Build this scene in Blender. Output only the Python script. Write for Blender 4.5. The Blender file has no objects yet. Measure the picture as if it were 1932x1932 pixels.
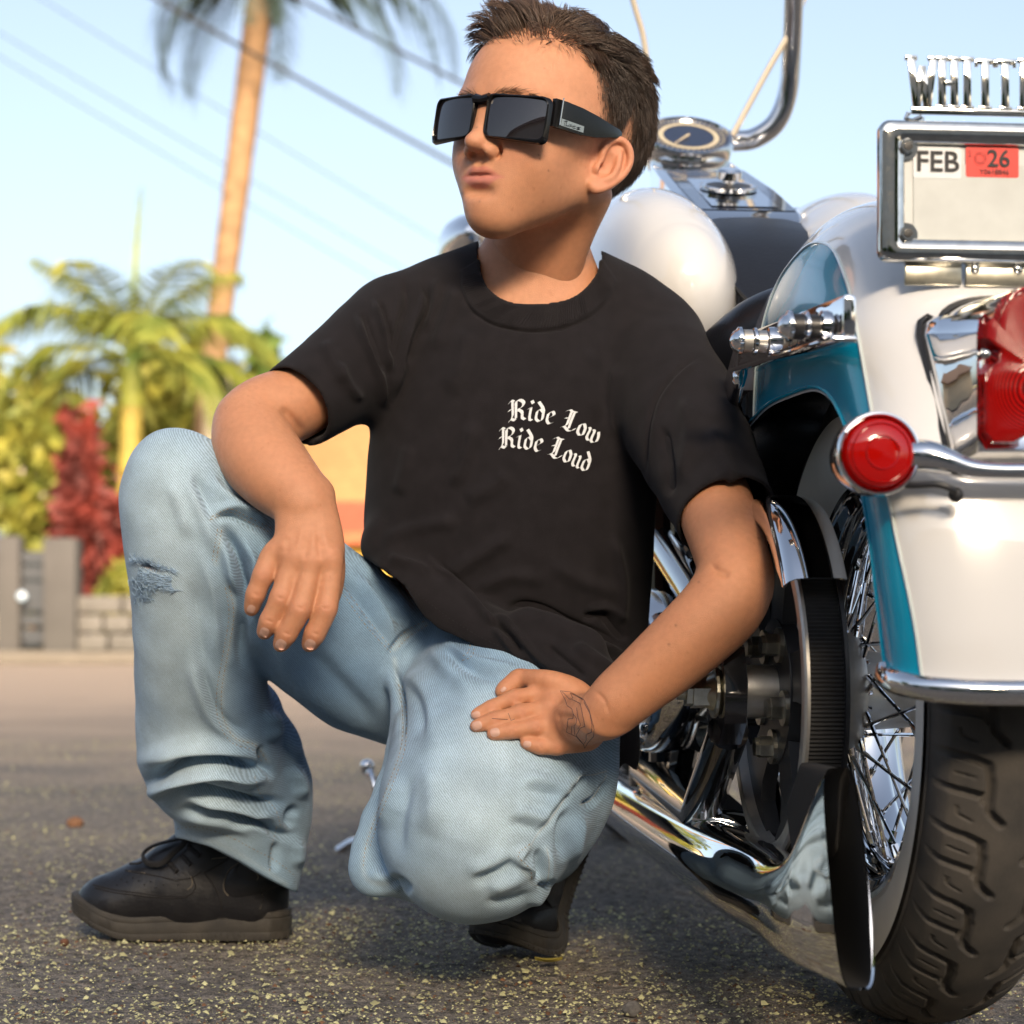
import bpy, bmesh, math, random
import numpy as np
import openvdb
from mathutils import Vector, Matrix
from mathutils.bvhtree import BVHTree

# ------------------------------------------------------------------ camera, sky, sun, exposure
R = math.radians
SC = bpy.context.scene
COL = SC.collection
F, CU, CV, HC = 3600.0, 966.0, 1180.0, 0.39      # focal length / image centre / horizon in a 1932 px frame, camera height
cam_data = bpy.data.cameras.new('camera')
cam = bpy.data.objects.new('camera', cam_data); COL.objects.link(cam)
cam.location = (0, 0, HC); cam.rotation_euler = (R(90), 0, 0)
cam_data.sensor_width = 24.0; cam_data.sensor_fit = 'HORIZONTAL'
cam_data.lens = 24.0 * F / 1932.0
cam_data.shift_y = (CV - 966.0) / 1932.0
cam_data.clip_start = 0.05; cam_data.clip_end = 3000
cam_data.dof.use_dof = True; cam_data.dof.focus_distance = 1.94; cam_data.dof.aperture_fstop = 3.8
SC.camera = cam

SUN_EL, SUN_ROT = 20.0, 171.0
world = bpy.data.worlds.new('World'); SC.world = world; world.use_nodes = True
wn = world.node_tree.nodes; wl = world.node_tree.links
sky = wn.new('ShaderNodeTexSky'); sky.sky_type = 'NISHITA'; sky.sun_disc = False
sky.sun_elevation = R(SUN_EL); sky.sun_rotation = R(SUN_ROT)
sky.air_density = 1.0; sky.dust_density = 3.0; sky.ozone_density = 2.0
hs = wn.new('ShaderNodeHueSaturation'); hs.inputs['Saturation'].default_value = 0.70      # pale, slightly hazy evening sky
wl.new(sky.outputs[0], hs.inputs['Color']); wl.new(hs.outputs[0], wn['Background'].inputs[0]); wn['Background'].inputs[1].default_value = 0.076
sd = bpy.data.lights.new('sun', 'SUN'); sd.energy = 3.7; sd.angle = R(22); sd.color = (1.0, 0.80, 0.57)
sun = bpy.data.objects.new('sun', sd); COL.objects.link(sun)
sv = Vector((math.sin(R(SUN_ROT)) * math.cos(R(SUN_EL)), math.cos(R(SUN_ROT)) * math.cos(R(SUN_EL)), math.sin(R(SUN_EL))))
sun.rotation_euler = sv.to_track_quat('Z', 'Y').to_euler(); sun.location = sv * 30
SC.view_settings.view_transform = 'Standard'; SC.view_settings.look = 'None'
SC.view_settings.gamma = 1.0; SC.view_settings.exposure = 1.76; SC.view_settings.use_curve_mapping = False
SC.cycles.use_denoising = True
SC.cycles.max_bounces = 8; SC.cycles.glossy_bounces = 5; SC.cycles.transmission_bounces = 6
SC.cycles.sample_clamp_indirect = 6.0

# ------------------------------------------------------------------ helpers
rng = np.random.default_rng(7)
random.seed(7)
A = lambda *v: np.array(v, float)

def W(u, v, d):                      # photo pixel (1932 frame) at distance d -> world point
    return np.array(((u - CU) / F * d, d, HC - (v - CV) / F * d))

def proj(p):
    return CU + F * p[:, 0] / p[:, 1], CV - F * (p[:, 2] - HC) / p[:, 1]

def tag(o, label=None, cat=None, group=None, kind=None):
    if label: o['label'] = label
    if cat: o['category'] = cat
    if group: o['group'] = group
    if kind: o['kind'] = kind
    return o

def empty(name, loc=(0, 0, 0), rz=0):
    o = bpy.data.objects.new(name, None); COL.objects.link(o)
    o.location = loc; o.rotation_euler = (0, 0, rz); o.empty_display_size = 0.05
    return o

def link(o, parent=None):
    COL.objects.link(o)
    if parent is not None:
        o.parent = parent
        bpy_upd.append(o)
    return o
bpy_upd = []

def mesh_obj(name, verts, faces, m=None, parent=None, smooth=True, local=False, autos=None):
    me = bpy.data.meshes.new(name)
    verts = np.asarray(verts, dtype=np.float64)
    if isinstance(faces, np.ndarray):
        n, c = faces.shape
        me.vertices.add(len(verts)); me.vertices.foreach_set('co', verts.astype(np.float32).ravel())
        me.loops.add(n * c); me.loops.foreach_set('vertex_index', faces.astype(np.int32).ravel())
        me.polygons.add(n); me.polygons.foreach_set('loop_start', np.arange(0, n * c, c, dtype=np.int32))
        me.polygons.foreach_set('loop_total', np.full(n, c, dtype=np.int32))
        me.update(calc_edges=True)
    else:
        me.from_pydata([tuple(v) for v in verts], [], [tuple(f) for f in faces])
        me.update()
    if smooth and len(me.polygons):
        me.polygons.foreach_set('use_smooth', np.ones(len(me.polygons), dtype=bool))
        if autos is not None:
            try: me.set_sharp_from_angle(angle=R(autos))
            except Exception: pass
    if m is not None: me.materials.append(m)
    o = bpy.data.objects.new(name, me)
    COL.objects.link(o)
    if parent is not None:
        o.parent = parent
        if not local:      # verts are given in world space: undo the parents' placement
            mw = Matrix.Identity(4); p = parent
            while p is not None:
                mw = p.matrix_basis @ mw if p is parent else p.matrix_basis @ mw
                p = p.parent
            inv = np.array(mw.inverted())
            co = np.c_[verts, np.ones(len(verts))] @ inv.T
            me.vertices.foreach_set('co', co[:, :3].astype(np.float32).ravel()); me.update()
    return o

class MB:                                # collects shapes into one mesh
    def __init__(s): s.v = []; s.f = []; s.n = 0
    def add(s, v, f):
        v = np.asarray(v, float).reshape(-1, 3)
        s.v.append(v); s.f += [tuple(int(i) + s.n for i in q) for q in f]; s.n += len(v); return s
    def build(s, name, m, parent=None, smooth=True, local=False, autos=35):
        return mesh_obj(name, np.concatenate(s.v), s.f, m, parent, smooth, local, autos)
    def xf(s, M):
        M = np.array(M)
        s.v = [(np.c_[v, np.ones(len(v))] @ M.T)[:, :3] for v in s.v]; return s
    def box(s, c, size, rot=None, bev=0.0):
        hx, hy, hz = np.asarray(size, float) / 2
        if bev <= 0:
            v = np.array([(x, y, z) for x in (-hx, hx) for y in (-hy, hy) for z in (-hz, hz)])
            f = [(0, 1, 3, 2), (4, 6, 7, 5), (0, 4, 5, 1), (2, 3, 7, 6), (0, 2, 6, 4), (1, 5, 7, 3)]
        else:
            bm = bmesh.new(); bmesh.ops.create_cube(bm, size=1)
            for q in bm.verts: q.co = Vector((q.co.x * 2 * hx, q.co.y * 2 * hy, q.co.z * 2 * hz))
            bmesh.ops.bevel(bm, geom=bm.edges[:], offset=bev, segments=2, affect='EDGES', profile=0.5)
            bm.verts.index_update()
            v = np.array([q.co[:] for q in bm.verts]); f = [[q.index for q in p.verts] for p in bm.faces]; bm.free()
        if rot is not None: v = v @ np.array(rot).T
        return s.add(v + np.asarray(c, float), f)
    def tube(s, pts, r, n=10, cap=True, flat=None, closed=False):
        pts = np.asarray(pts, float); k = len(pts)
        r = np.broadcast_to(np.asarray(r, float), (k,)) if np.ndim(r) < 2 else r
        t = np.zeros_like(pts)
        t[1:-1] = pts[2:] - pts[:-2]; t[0] = pts[1] - pts[0]; t[-1] = pts[-1] - pts[-2]
        if closed: t[0] = pts[1] - pts[-1]; t[-1] = pts[0] - pts[-2]
        t /= np.linalg.norm(t, axis=1)[:, None] + 1e-12
        up = np.array((0, 0, 1.0)) if abs(t[0][2]) < 0.9 else np.array((1.0, 0, 0))
        a = np.cross(t[0], up); a /= np.linalg.norm(a)
        V = []
        th = np.linspace(0, 2 * np.pi, n, endpoint=False)
        for i in range(k):
            a = a - t[i] * np.dot(a, t[i]); a /= np.linalg.norm(a) + 1e-12
            b = np.cross(t[i], a)
            fl = 1.0 if flat is None else flat
            V.append(pts[i] + r[i] * (np.cos(th)[:, None] * a + fl * np.sin(th)[:, None] * b))
        f = []
        for i in range(k if closed else k - 1):
            j = (i + 1) % k
            for q in range(n):
                p = (q + 1) % n
                f.append((i * n + q, i * n + p, j * n + p, j * n + q))
        if cap and not closed:
            f.append(tuple(range(n - 1, -1, -1))); f.append(tuple((k - 1) * n + q for q in range(n)))
        return s.add(np.concatenate(V), f)
    def lathe(s, prof, n=48, axis='x', c=(0, 0, 0), a0=0.0, a1=2 * math.pi, cap=False):
        prof = np.asarray(prof, float); full = abs(a1 - a0 - 2 * math.pi) < 1e-6
        m = n if full else n + 1
        th = a0 + (a1 - a0) * np.arange(m) / n
        V = []
        for t in th:
            h, r = prof[:, 0], prof[:, 1]
            if axis == 'x': V.append(np.c_[h, r * np.cos(t), r * np.sin(t)])
            elif axis == 'y': V.append(np.c_[r * np.sin(t), h, r * np.cos(t)])
            else: V.append(np.c_[r * np.cos(t), r * np.sin(t), h])
        k = len(prof); f = []
        for i in range(m if full else n):
            j = (i + 1) % m
            for q in range(k - 1): f.append((i * k + q, j * k + q, j * k + q + 1, i * k + q + 1))
        return s.add(np.concatenate(V) + np.asarray(c, float), f)
    def prism(s, poly, h0, h1, frame=None, o=(0, 0, 0)):
        """poly in 2D (p,q) extruded from h0 to h1; frame = (P,Q,N) world axes"""
        P, Q, N = frame if frame is not None else ((1, 0, 0), (0, 1, 0), (0, 0, 1))
        P, Q, N = map(lambda w: np.asarray(w, float), (P, Q, N))
        poly = np.asarray(poly, float); n = len(poly); o = np.asarray(o, float)
        b = o + poly[:, :1] * P + poly[:, 1:2] * Q
        v = np.concatenate([b + h0 * N, b + h1 * N])
        f = [tuple(range(n - 1, -1, -1)), tuple(range(n, 2 * n))] + [(i, (i + 1) % n, n + (i + 1) % n, n + i) for i in range(n)]
        return s.add(v, f)
    def ball(s, c, r, n=12, sc=(1, 1, 1), rot=None):
        th = np.linspace(0, np.pi, n // 2 + 1)
        prof = np.c_[-np.cos(th), np.sin(th) + 1e-6]
        t = MB().lathe(prof, n, 'z'); v = t.v[0] * np.asarray(sc) * r
        if rot is not None: v = v @ np.array(rot).T
        return s.add(v + np.asarray(c, float), t.f)

def spline(pts, n=8):                     # Catmull-Rom through rows (any number of columns)
    p = np.asarray(pts, float); p = np.vstack([2 * p[0] - p[1], p, 2 * p[-1] - p[-2]])
    out = []
    for i in range(1, len(p) - 2):
        t = np.linspace(0, 1, n, endpoint=False)[:, None]
        a, b, c, d = p[i - 1], p[i], p[i + 1], p[i + 2]
        out.append(0.5 * ((2 * b) + (-a + c) * t + (2 * a - 5 * b + 4 * c - d) * t ** 2 + (-a + 3 * b - 3 * c + d) * t ** 3))
    out.append(p[-2][None])
    return np.concatenate(out)

def smooth01(x, a, b):
    t = np.clip((x - a) / (b - a), 0, 1); return t * t * (3 - 2 * t)

# ------------------------------------------------------------------ signed distance modelling
class SDF:
    def __init__(s, lo, hi, vox):
        s.lo = np.asarray(lo, float); s.vox = vox
        s.n = np.ceil((np.asarray(hi, float) - s.lo) / vox).astype(int) + 1
        s.BIG = 0.06
        s.D = np.full(s.n, s.BIG, np.float32)
    def sub(s, lo, hi):
        a = np.clip(np.floor((np.asarray(lo) - s.lo) / s.vox).astype(int), 0, s.n)
        b = np.clip(np.ceil((np.asarray(hi) - s.lo) / s.vox).astype(int) + 1, 0, s.n)
        sl = tuple(slice(i, j) for i, j in zip(a, b))
        if any(j <= i for i, j in zip(a, b)): return None, None
        g = [(s.lo[q] + s.vox * np.arange(a[q], b[q])).astype(np.float32) for q in range(3)]
        return sl, (g[0][:, None, None], g[1][None, :, None], g[2][None, None, :])
    def comb(s, sl, d, k, op):
        D = s.D[sl]; k = max(k, 1e-5)
        if op == 'u':
            h = np.maximum(k - np.abs(D - d), 0) / k
            s.D[sl] = np.minimum(D, d) - h * h * k * 0.25
        else:
            h = np.maximum(k - np.abs(D + d), 0) / k
            s.D[sl] = np.maximum(D, -d) + h * h * k * 0.25
    def cone(s, a, b, ra, rb, k=0.01, op='u', flat=1.0, nrm=None):
        a = np.asarray(a, float); b = np.asarray(b, float); m = max(ra, rb) + k + 4 * s.vox
        sl, g = s.sub(np.minimum(a, b) - m, np.maximum(a, b) + m)
        if sl is None: return s
        ba = b - a; l2 = float(ba @ ba) + 1e-12
        px, py, pz = (g[i] - np.float32(a[i]) for i in range(3))
        t = np.clip((px * ba[0] + py * ba[1] + pz * ba[2]) / l2, 0, 1).astype(np.float32)
        qx, qy, qz = px - t * ba[0], py - t * ba[1], pz - t * ba[2]
        if nrm is not None:
            n = np.asarray(nrm, float); n = n / np.linalg.norm(n)
            w = (qx * n[0] + qy * n[1] + qz * n[2]) * (1.0 / flat - 1.0)
            qx, qy, qz = qx + w * n[0], qy + w * n[1], qz + w * n[2]
        d = np.sqrt(qx * qx + qy * qy + qz * qz) - (ra + (rb - ra) * t)
        if nrm is not None: d = d * (0.5 + 0.5 * flat)
        s.comb(sl, d.astype(np.float32), k, op); return s
    def chain(s, rows, k=0.01, op='u', n=0, **kw):     # rows: (P(3), r)
        q = np.array([list(p) + [r] for p, r in rows])
        if n: q = spline(q, n)
        for i in range(len(q) - 1): s.cone(q[i, :3], q[i + 1, :3], q[i, 3], q[i + 1, 3], k, op, **kw)
        return s
    def ell(s, c, r, k=0.01, op='u', rot=None):
        c = np.asarray(c, float); r = np.broadcast_to(np.asarray(r, float), (3,)); m = r.max() + k + 4 * s.vox
        sl, g = s.sub(c - m, c + m)
        if sl is None: return s
        p = [g[i] - np.float32(c[i]) for i in range(3)]
        if rot is not None:
            Rm = np.array(rot)      # columns = local axes in world
            p = [p[0] * Rm[0, i] + p[1] * Rm[1, i] + p[2] * Rm[2, i] for i in range(3)]
        k0 = np.sqrt((p[0] / r[0]) ** 2 + (p[1] / r[1]) ** 2 + (p[2] / r[2]) ** 2)
        k1 = np.sqrt((p[0] / r[0] ** 2) ** 2 + (p[1] / r[1] ** 2) ** 2 + (p[2] / r[2] ** 2) ** 2) + 1e-9
        s.comb(sl, (k0 * (k0 - 1.0) / k1).astype(np.float32), k, op); return s
    def grid(s):
        g = [(s.lo[q] + s.vox * np.arange(s.n[q])).astype(np.float32) for q in range(3)]
        return g[0][:, None, None], g[1][None, :, None], g[2][None, None, :]
    def blur(s, it=1):
        for _ in range(it):
            for ax in range(3):
                D = s.D; E = D.copy()
                a = [slice(None)] * 3; b = [slice(None)] * 3; c = [slice(None)] * 3
                a[ax] = slice(0, -2); b[ax] = slice(1, -1); c[ax] = slice(2, None)
                E[tuple(b)] = 0.25 * D[tuple(a)] + 0.5 * D[tuple(b)] + 0.25 * D[tuple(c)]
                s.D = E
        return s
    def mesh(s):
        g = openvdb.FloatGrid(background=float(s.BIG)); g.copyFromArray(np.ascontiguousarray(s.D))
        p, t, q = g.convertToPolygons(isovalue=0.0, adaptivity=0.0)
        p = np.asarray(p, float) * s.vox + s.lo
        q = np.asarray(q, int)
        a, b, c = p[q[:, 0]], p[q[:, 1]], p[q[:, 2]]
        if np.einsum('ij,ij->i', a - p.mean(0), np.cross(b - a, c - a)).sum() < 0: q = q[:, ::-1]
        return p, q

def vnormals(V, Q):
    a, b, c, d = (V[Q[:, i]] for i in range(4))
    n = np.cross(c - a, d - b); out = np.zeros_like(V)
    for i in range(4):
        for ax in range(3): out[:, ax] += np.bincount(Q[:, i], n[:, ax], len(V))
    return out / (np.linalg.norm(out, axis=1)[:, None] + 1e-12)

def relax(V, Q, it=2, lam=0.5):
    e = np.concatenate([Q[:, [0, 1]], Q[:, [1, 2]], Q[:, [2, 3]], Q[:, [3, 0]]])
    i = np.concatenate([e[:, 0], e[:, 1]]); j = np.concatenate([e[:, 1], e[:, 0]])
    cnt = np.bincount(i, minlength=len(V))[:, None]
    for _ in range(it):
        m = np.stack([np.bincount(i, V[j, a], len(V)) for a in range(3)], 1) / np.maximum(cnt, 1)
        V = V + lam * (m - V)
    return V

def seg_dist(u, v, poly):
    """distance and side of points to a 2-D polyline, and position along it 0..1"""
    poly = np.asarray(poly, float)
    best = np.full(len(u), 1e9); side = np.zeros(len(u)); pos = np.zeros(len(u))
    L = np.r_[0, np.cumsum(np.linalg.norm(np.diff(poly, axis=0), axis=1))]
    for i in range(len(poly) - 1):
        a, b = poly[i], poly[i + 1]; ab = b - a; l2 = ab @ ab + 1e-9
        t = np.clip(((u - a[0]) * ab[0] + (v - a[1]) * ab[1]) / l2, 0, 1)
        dx, dy = u - a[0] - t * ab[0], v - a[1] - t * ab[1]
        d = np.hypot(dx, dy); m = d < best
        best[m] = d[m]; side[m] = np.sign(ab[0] * dy - ab[1] * dx)[m]
        pos[m] = ((L[i] + t * np.sqrt(l2)) / L[-1])[m]
    return best, side, pos

def sculpt(V, Q, strokes, fade=0.15, gain=1.0):
    """strokes: (polyline, width px, amplitude m, kind) pressed into the side that the photograph shows"""
    N = vnormals(V, Q); u, v = proj(V)
    view = V - np.array((0, 0, HC)); view /= np.linalg.norm(view, axis=1)[:, None]
    face = smooth01(-(N * view).sum(1), -0.12, 0.15)
    disp = np.zeros(len(V))
    for st in strokes:
        poly, w, amp = st[0], st[1], st[2]; kind = st[3] if len(st) > 3 else 'g'
        poly = spline(poly, 6); m = w * 3.2
        lo = poly.min(0) - m; hi = poly.max(0) + m
        idx = np.nonzero((u > lo[0]) & (u < hi[0]) & (v > lo[1]) & (v < hi[1]) & (face > 0))[0]
        if not len(idx): continue
        d, s, t = seg_dist(u[idx], v[idx], poly)
        if kind == 'g': p = np.exp(-(d / w) ** 2)
        elif kind == 's': p = np.where(s > 0, np.exp(-(d / w) ** 2), -0.4 * np.exp(-(d / (0.6 * w)) ** 2))   # ridge one side, crease other
        elif kind == 'c': p = -np.exp(-(d / w) ** 2) + 0.55 * np.exp(-((d - 1.6 * w) / w) ** 2)      # crease with shoulders
        env = smooth01(t, -0.001, fade) * smooth01(1 - t, -0.001, fade) if fade > 0 else 1.0
        disp[idx] += amp * p * env * face[idx]
    return V + N * (gain * disp)[:, None]

def in_poly(u, v, poly):
    poly = np.asarray(poly, float); c = np.zeros(np.shape(u), bool); j = len(poly) - 1
    for i in range(len(poly)):
        xi, yi = poly[i]; xj, yj = poly[j]
        c ^= ((yi > v) != (yj > v)) & (u < (xj - xi) * (v - yi) / (yj - yi + 1e-12) + xi); j = i
    return c

def cut_px(s, poly, far=None, sign=1):      # trim a field along an outline given in photo pixels
    poly = np.asarray(poly, float); idx = np.nonzero(s.D < .014); P = np.stack([s.lo[k] + s.vox * idx[k] for k in range(3)], 1)
    u, v = proj(P); a, b = poly.min(0) - 12, poly.max(0) + 12; m = np.nonzero((u > a[0]) & (u < b[0]) & (v > a[1]) & (v < b[1]))[0]
    idx = tuple(i[m] for i in idx); P, u, v = P[m], u[m], v[m]; dd, _, _ = seg_dist(u, v, np.vstack([poly, poly[:1]])); ins = in_poly(u, v, poly)
    c = np.where(ins, dd, -dd) * P[:, 1] / F
    if far is not None: c = np.where(P[:, 1] > far, -1.0, c)
    s.D[idx] = np.maximum(s.D[idx], c.astype(np.float32))

def bvh_of(V, Q): return BVHTree.FromPolygons([tuple(p) for p in V.tolist()], Q.tolist())
def hit(bvh, u, v, off=0.0):               # point of a surface seen at a photo pixel
    o = Vector((0, 0, HC)); d = Vector(W(u, v, 1.0)) - o; d.normalize()
    p, n, i, t = bvh.ray_cast(o, d)
    if p is None: return None
    if n.dot(d) > 0: n = -n
    return np.array(p + n * off)

def surf_tube(mb, bvh, poly, r, step=4.0, off=0.0, n=5, dash=None, sp=True):
    """thread or seam lying on a surface along a photo polyline"""
    q = spline(poly, 10) if sp and len(poly) > 2 else np.asarray(poly, float)
    L = np.r_[0, np.cumsum(np.linalg.norm(np.diff(q, axis=0), axis=1))]
    s = np.arange(0, L[-1], step); uu = np.interp(s, L, q[:, 0]); vv = np.interp(s, L, q[:, 1])
    run = []; last = None
    def flush():
        if len(run) > 1: mb.tube(np.array(run), r, n)
        run.clear()
    for i, (a, b) in enumerate(zip(uu, vv)):
        if dash and (s[i] % (dash[0] + dash[1])) > dash[0]: flush(); last = None; continue
        p = hit(bvh, a, b, off)
        if p is None or (last is not None and np.linalg.norm(p - last) > 0.03): flush(); last = p; continue
        run.append(p); last = p
    flush()

# ------------------------------------------------------------------ materials
def mat(name, col=(0.5, 0.5, 0.5), rough=0.5, metal=0.0, var=0.0, vscale=20.0, bump=0.0, bscale=200.0, spec=0.5,
        coat=0.0, sss=0.0, attr=None, rvar=0.0, sheen=0.0, trans=0.0, emit=None, col2=None, detail=4.0):
    m = bpy.data.materials.new(name); m.use_nodes = True
    nt = m.node_tree; b = nt.nodes['Principled BSDF']; L = nt.links
    b.inputs['Base Color'].default_value = (*col, 1); b.inputs['Roughness'].default_value = rough
    b.inputs['Metallic'].default_value = metal; b.inputs['Specular IOR Level'].default_value = spec
    b.inputs['Coat Weight'].default_value = coat; b.inputs['Coat Roughness'].default_value = 0.03
    b.inputs['Sheen Weight'].default_value = sheen; b.inputs['Transmission Weight'].default_value = trans
    if sss:
        b.inputs['Subsurface Weight'].default_value = sss
        b.inputs['Subsurface Radius'].default_value = (1.0, 0.35, 0.2); b.inputs['Subsurface Scale'].default_value = 0.006
    tc = nt.nodes.new('ShaderNodeTexCoord')
    src = None
    if attr:
        a = nt.nodes.new('ShaderNodeAttribute'); a.attribute_name = attr; src = a.outputs['Color']
    if var or col2 or rvar:
        nz = nt.nodes.new('ShaderNodeTexNoise'); nz.inputs['Scale'].default_value = vscale
        nz.inputs['Detail'].default_value = detail; L.new(tc.outputs['Object'], nz.inputs['Vector'])
        if var or col2:
            mx = nt.nodes.new('ShaderNodeMix'); mx.data_type = 'RGBA'
            rp = nt.nodes.new('ShaderNodeMapRange'); rp.inputs[1].default_value = 0.3; rp.inputs[2].default_value = 0.7
            L.new(nz.outputs[0], rp.inputs[0]); L.new(rp.outputs[0], mx.inputs['Factor'])
            if src is not None:
                mx.blend_type = 'MULTIPLY'; mx.inputs['B'].default_value = (1 - var, 1 - var, 1 - var, 1); L.new(src, mx.inputs['A'])
            else:
                c2 = col2 if col2 else tuple(max(0, c * (1 - var)) for c in col)
                mx.inputs['A'].default_value = (*col, 1); mx.inputs['B'].default_value = (*c2, 1)
            src = mx.outputs['Result']
        if rvar:
            rr = nt.nodes.new('ShaderNodeMapRange'); rr.inputs[1].default_value = 0.3; rr.inputs[2].default_value = 0.7
            rr.inputs[3].default_value = max(0, rough - rvar); rr.inputs[4].default_value = rough + rvar
            L.new(nz.outputs[0], rr.inputs[0]); L.new(rr.outputs[0], b.inputs['Roughness'])
    if src is not None: L.new(src, b.inputs['Base Color'])
    if bump:
        n2 = nt.nodes.new('ShaderNodeTexNoise'); n2.inputs['Scale'].default_value = bscale; n2.inputs['Detail'].default_value = 3
        L.new(tc.outputs['Object'], n2.inputs['Vector'])
        bp = nt.nodes.new('ShaderNodeBump'); bp.inputs['Strength'].default_value = min(1, bump); bp.inputs['Distance'].default_value = 0.001
        L.new(n2.outputs[0], bp.inputs['Height']); L.new(bp.outputs[0], b.inputs['Normal'])
    if emit:
        b.inputs['Emission Color'].default_value = (*emit[0], 1); b.inputs['Emission Strength'].default_value = emit[1]
    return m

def set_color(o, col, name='tint'):
    at = o.data.color_attributes.new(name, 'FLOAT_COLOR', 'POINT')
    c = np.ones((len(o.data.vertices), 4), np.float32); c[:, :3] = col
    at.data.foreach_set('color', c.ravel())

def noise3(p, seed=0, oct=3):               # cheap smooth noise from sums of sines
    r = np.random.default_rng(seed); out = np.zeros(len(p)); a = 1.0; f = 1.0
    for _ in range(oct):
        for _ in range(3):
            k = r.normal(size=3); k /= np.linalg.norm(k)
            out += a * np.sin(f * (p @ k) + r.uniform(0, 6.28)) / 3
        a *= 0.55; f *= 2.1
    return out
# ================================================================== THE PLACE
def asphalt():
    m = mat('asphalt', (.075, .072, .070), .92, spec=.3)
    nt = m.node_tree; L = nt.links; b = nt.nodes['Principled BSDF']; tc = nt.nodes.new('ShaderNodeTexCoord')
    def nz(sc, det=3, rough=.6):
        n = nt.nodes.new('ShaderNodeTexNoise'); n.inputs['Scale'].default_value = sc; n.inputs['Detail'].default_value = det
        n.inputs['Roughness'].default_value = rough; L.new(tc.outputs['Object'], n.inputs['Vector']); return n
    fine = nz(420, 3); mid = nz(55, 4); big = nz(1.6, 5)
    vo = nt.nodes.new('ShaderNodeTexVoronoi'); vo.inputs['Scale'].default_value = 130; L.new(tc.outputs['Object'], vo.inputs['Vector'])
    r1 = nt.nodes.new('ShaderNodeValToRGB'); r1.color_ramp.elements[0].position = .30; r1.color_ramp.elements[0].color = (.095, .092, .088, 1)
    r1.color_ramp.elements[1].position = .72; r1.color_ramp.elements[1].color = (.36, .335, .305, 1); L.new(mid.outputs[0], r1.inputs[0])
    r2 = nt.nodes.new('ShaderNodeValToRGB'); r2.color_ramp.elements[0].position = .32; r2.color_ramp.elements[0].color = (.45, .45, .47, 1)
    r2.color_ramp.elements[1].position = .70; r2.color_ramp.elements[1].color = (1.5, 1.42, 1.3, 1); L.new(fine.outputs[0], r2.inputs[0])
    r3 = nt.nodes.new('ShaderNodeValToRGB'); r3.color_ramp.elements[0].position = .35; r3.color_ramp.elements[0].color = (.75, .76, .8, 1)
    r3.color_ramp.elements[1].position = .65; r3.color_ramp.elements[1].color = (1.2, 1.14, 1.05, 1); L.new(big.outputs[0], r3.inputs[0])
    def mul(a, c):
        x = nt.nodes.new('ShaderNodeMix'); x.data_type = 'RGBA'; x.blend_type = 'MULTIPLY'; x.inputs['Factor'].default_value = 1
        L.new(a, x.inputs['A']); L.new(c, x.inputs['B']); return x.outputs['Result']
    sx = nt.nodes.new('ShaderNodeSeparateXYZ'); L.new(tc.outputs['Object'], sx.inputs[0])        # sunlight on the far street painted in: grey blends to tan with distance
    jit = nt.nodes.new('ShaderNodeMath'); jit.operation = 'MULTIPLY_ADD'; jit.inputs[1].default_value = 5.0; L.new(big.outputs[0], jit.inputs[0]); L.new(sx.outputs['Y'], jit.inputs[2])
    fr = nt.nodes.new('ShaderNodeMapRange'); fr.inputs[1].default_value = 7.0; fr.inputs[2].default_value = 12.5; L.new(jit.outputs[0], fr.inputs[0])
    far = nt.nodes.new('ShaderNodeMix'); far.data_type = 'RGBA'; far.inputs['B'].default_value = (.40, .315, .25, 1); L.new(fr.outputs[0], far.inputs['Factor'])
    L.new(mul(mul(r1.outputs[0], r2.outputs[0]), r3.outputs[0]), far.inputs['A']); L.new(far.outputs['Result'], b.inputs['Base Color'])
    ad = nt.nodes.new('ShaderNodeMath'); ad.operation = 'SUBTRACT'; L.new(fine.outputs[0], ad.inputs[0]); L.new(vo.outputs['Distance'], ad.inputs[1])
    bp = nt.nodes.new('ShaderNodeBump'); bp.inputs['Strength'].default_value = 1.0; bp.inputs['Distance'].default_value = .0035
    L.new(ad.outputs[0], bp.inputs['Height']); L.new(bp.outputs[0], b.inputs['Normal'])
    return m
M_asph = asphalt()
def grid_lines(dense0, dense1, step, far0, far1, grow=1.12):
    a = list(np.arange(dense0, dense1, step)); s = step; x = dense1
    while x < far1: a.append(x); s *= grow; x += s
    a.append(far1); s = step; x = dense0 - step; pre = []
    while x > far0: pre.append(x); s *= grow; x -= s
    pre.append(far0); return np.array(pre[::-1] + a)
gx = grid_lines(-.85, .75, .0065, -420, 420); gy = grid_lines(1.55, 3.1, .0075, -200, 900)
GX, GY = np.meshgrid(gx, gy, indexing='ij'); P = np.c_[GX.ravel(), GY.ravel(), np.zeros(GX.size)]
nearw = smooth01(-np.abs(P[:, 0]), -1.6, -.8) * smooth01(P[:, 1], 1.2, 1.5) * smooth01(-P[:, 1], -4.0, -3.0)
P[:, 2] = nearw * (.0011 * noise3(P * 95, 1, 2) + .0014 * noise3(P * 230, 2, 2) + .0009 * np.random.default_rng(1).normal(size=len(P)))
P[:, 2] -= nearw * .0025
nxx, nyy = GX.shape; ii = (np.arange(nxx - 1)[:, None] * nyy + np.arange(nyy - 1)[None]).ravel()
ground = mesh_obj('ground', P, np.c_[ii, ii + nyy, ii + nyy + 1, ii + 1], M_asph); tag(ground, kind='structure')

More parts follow.
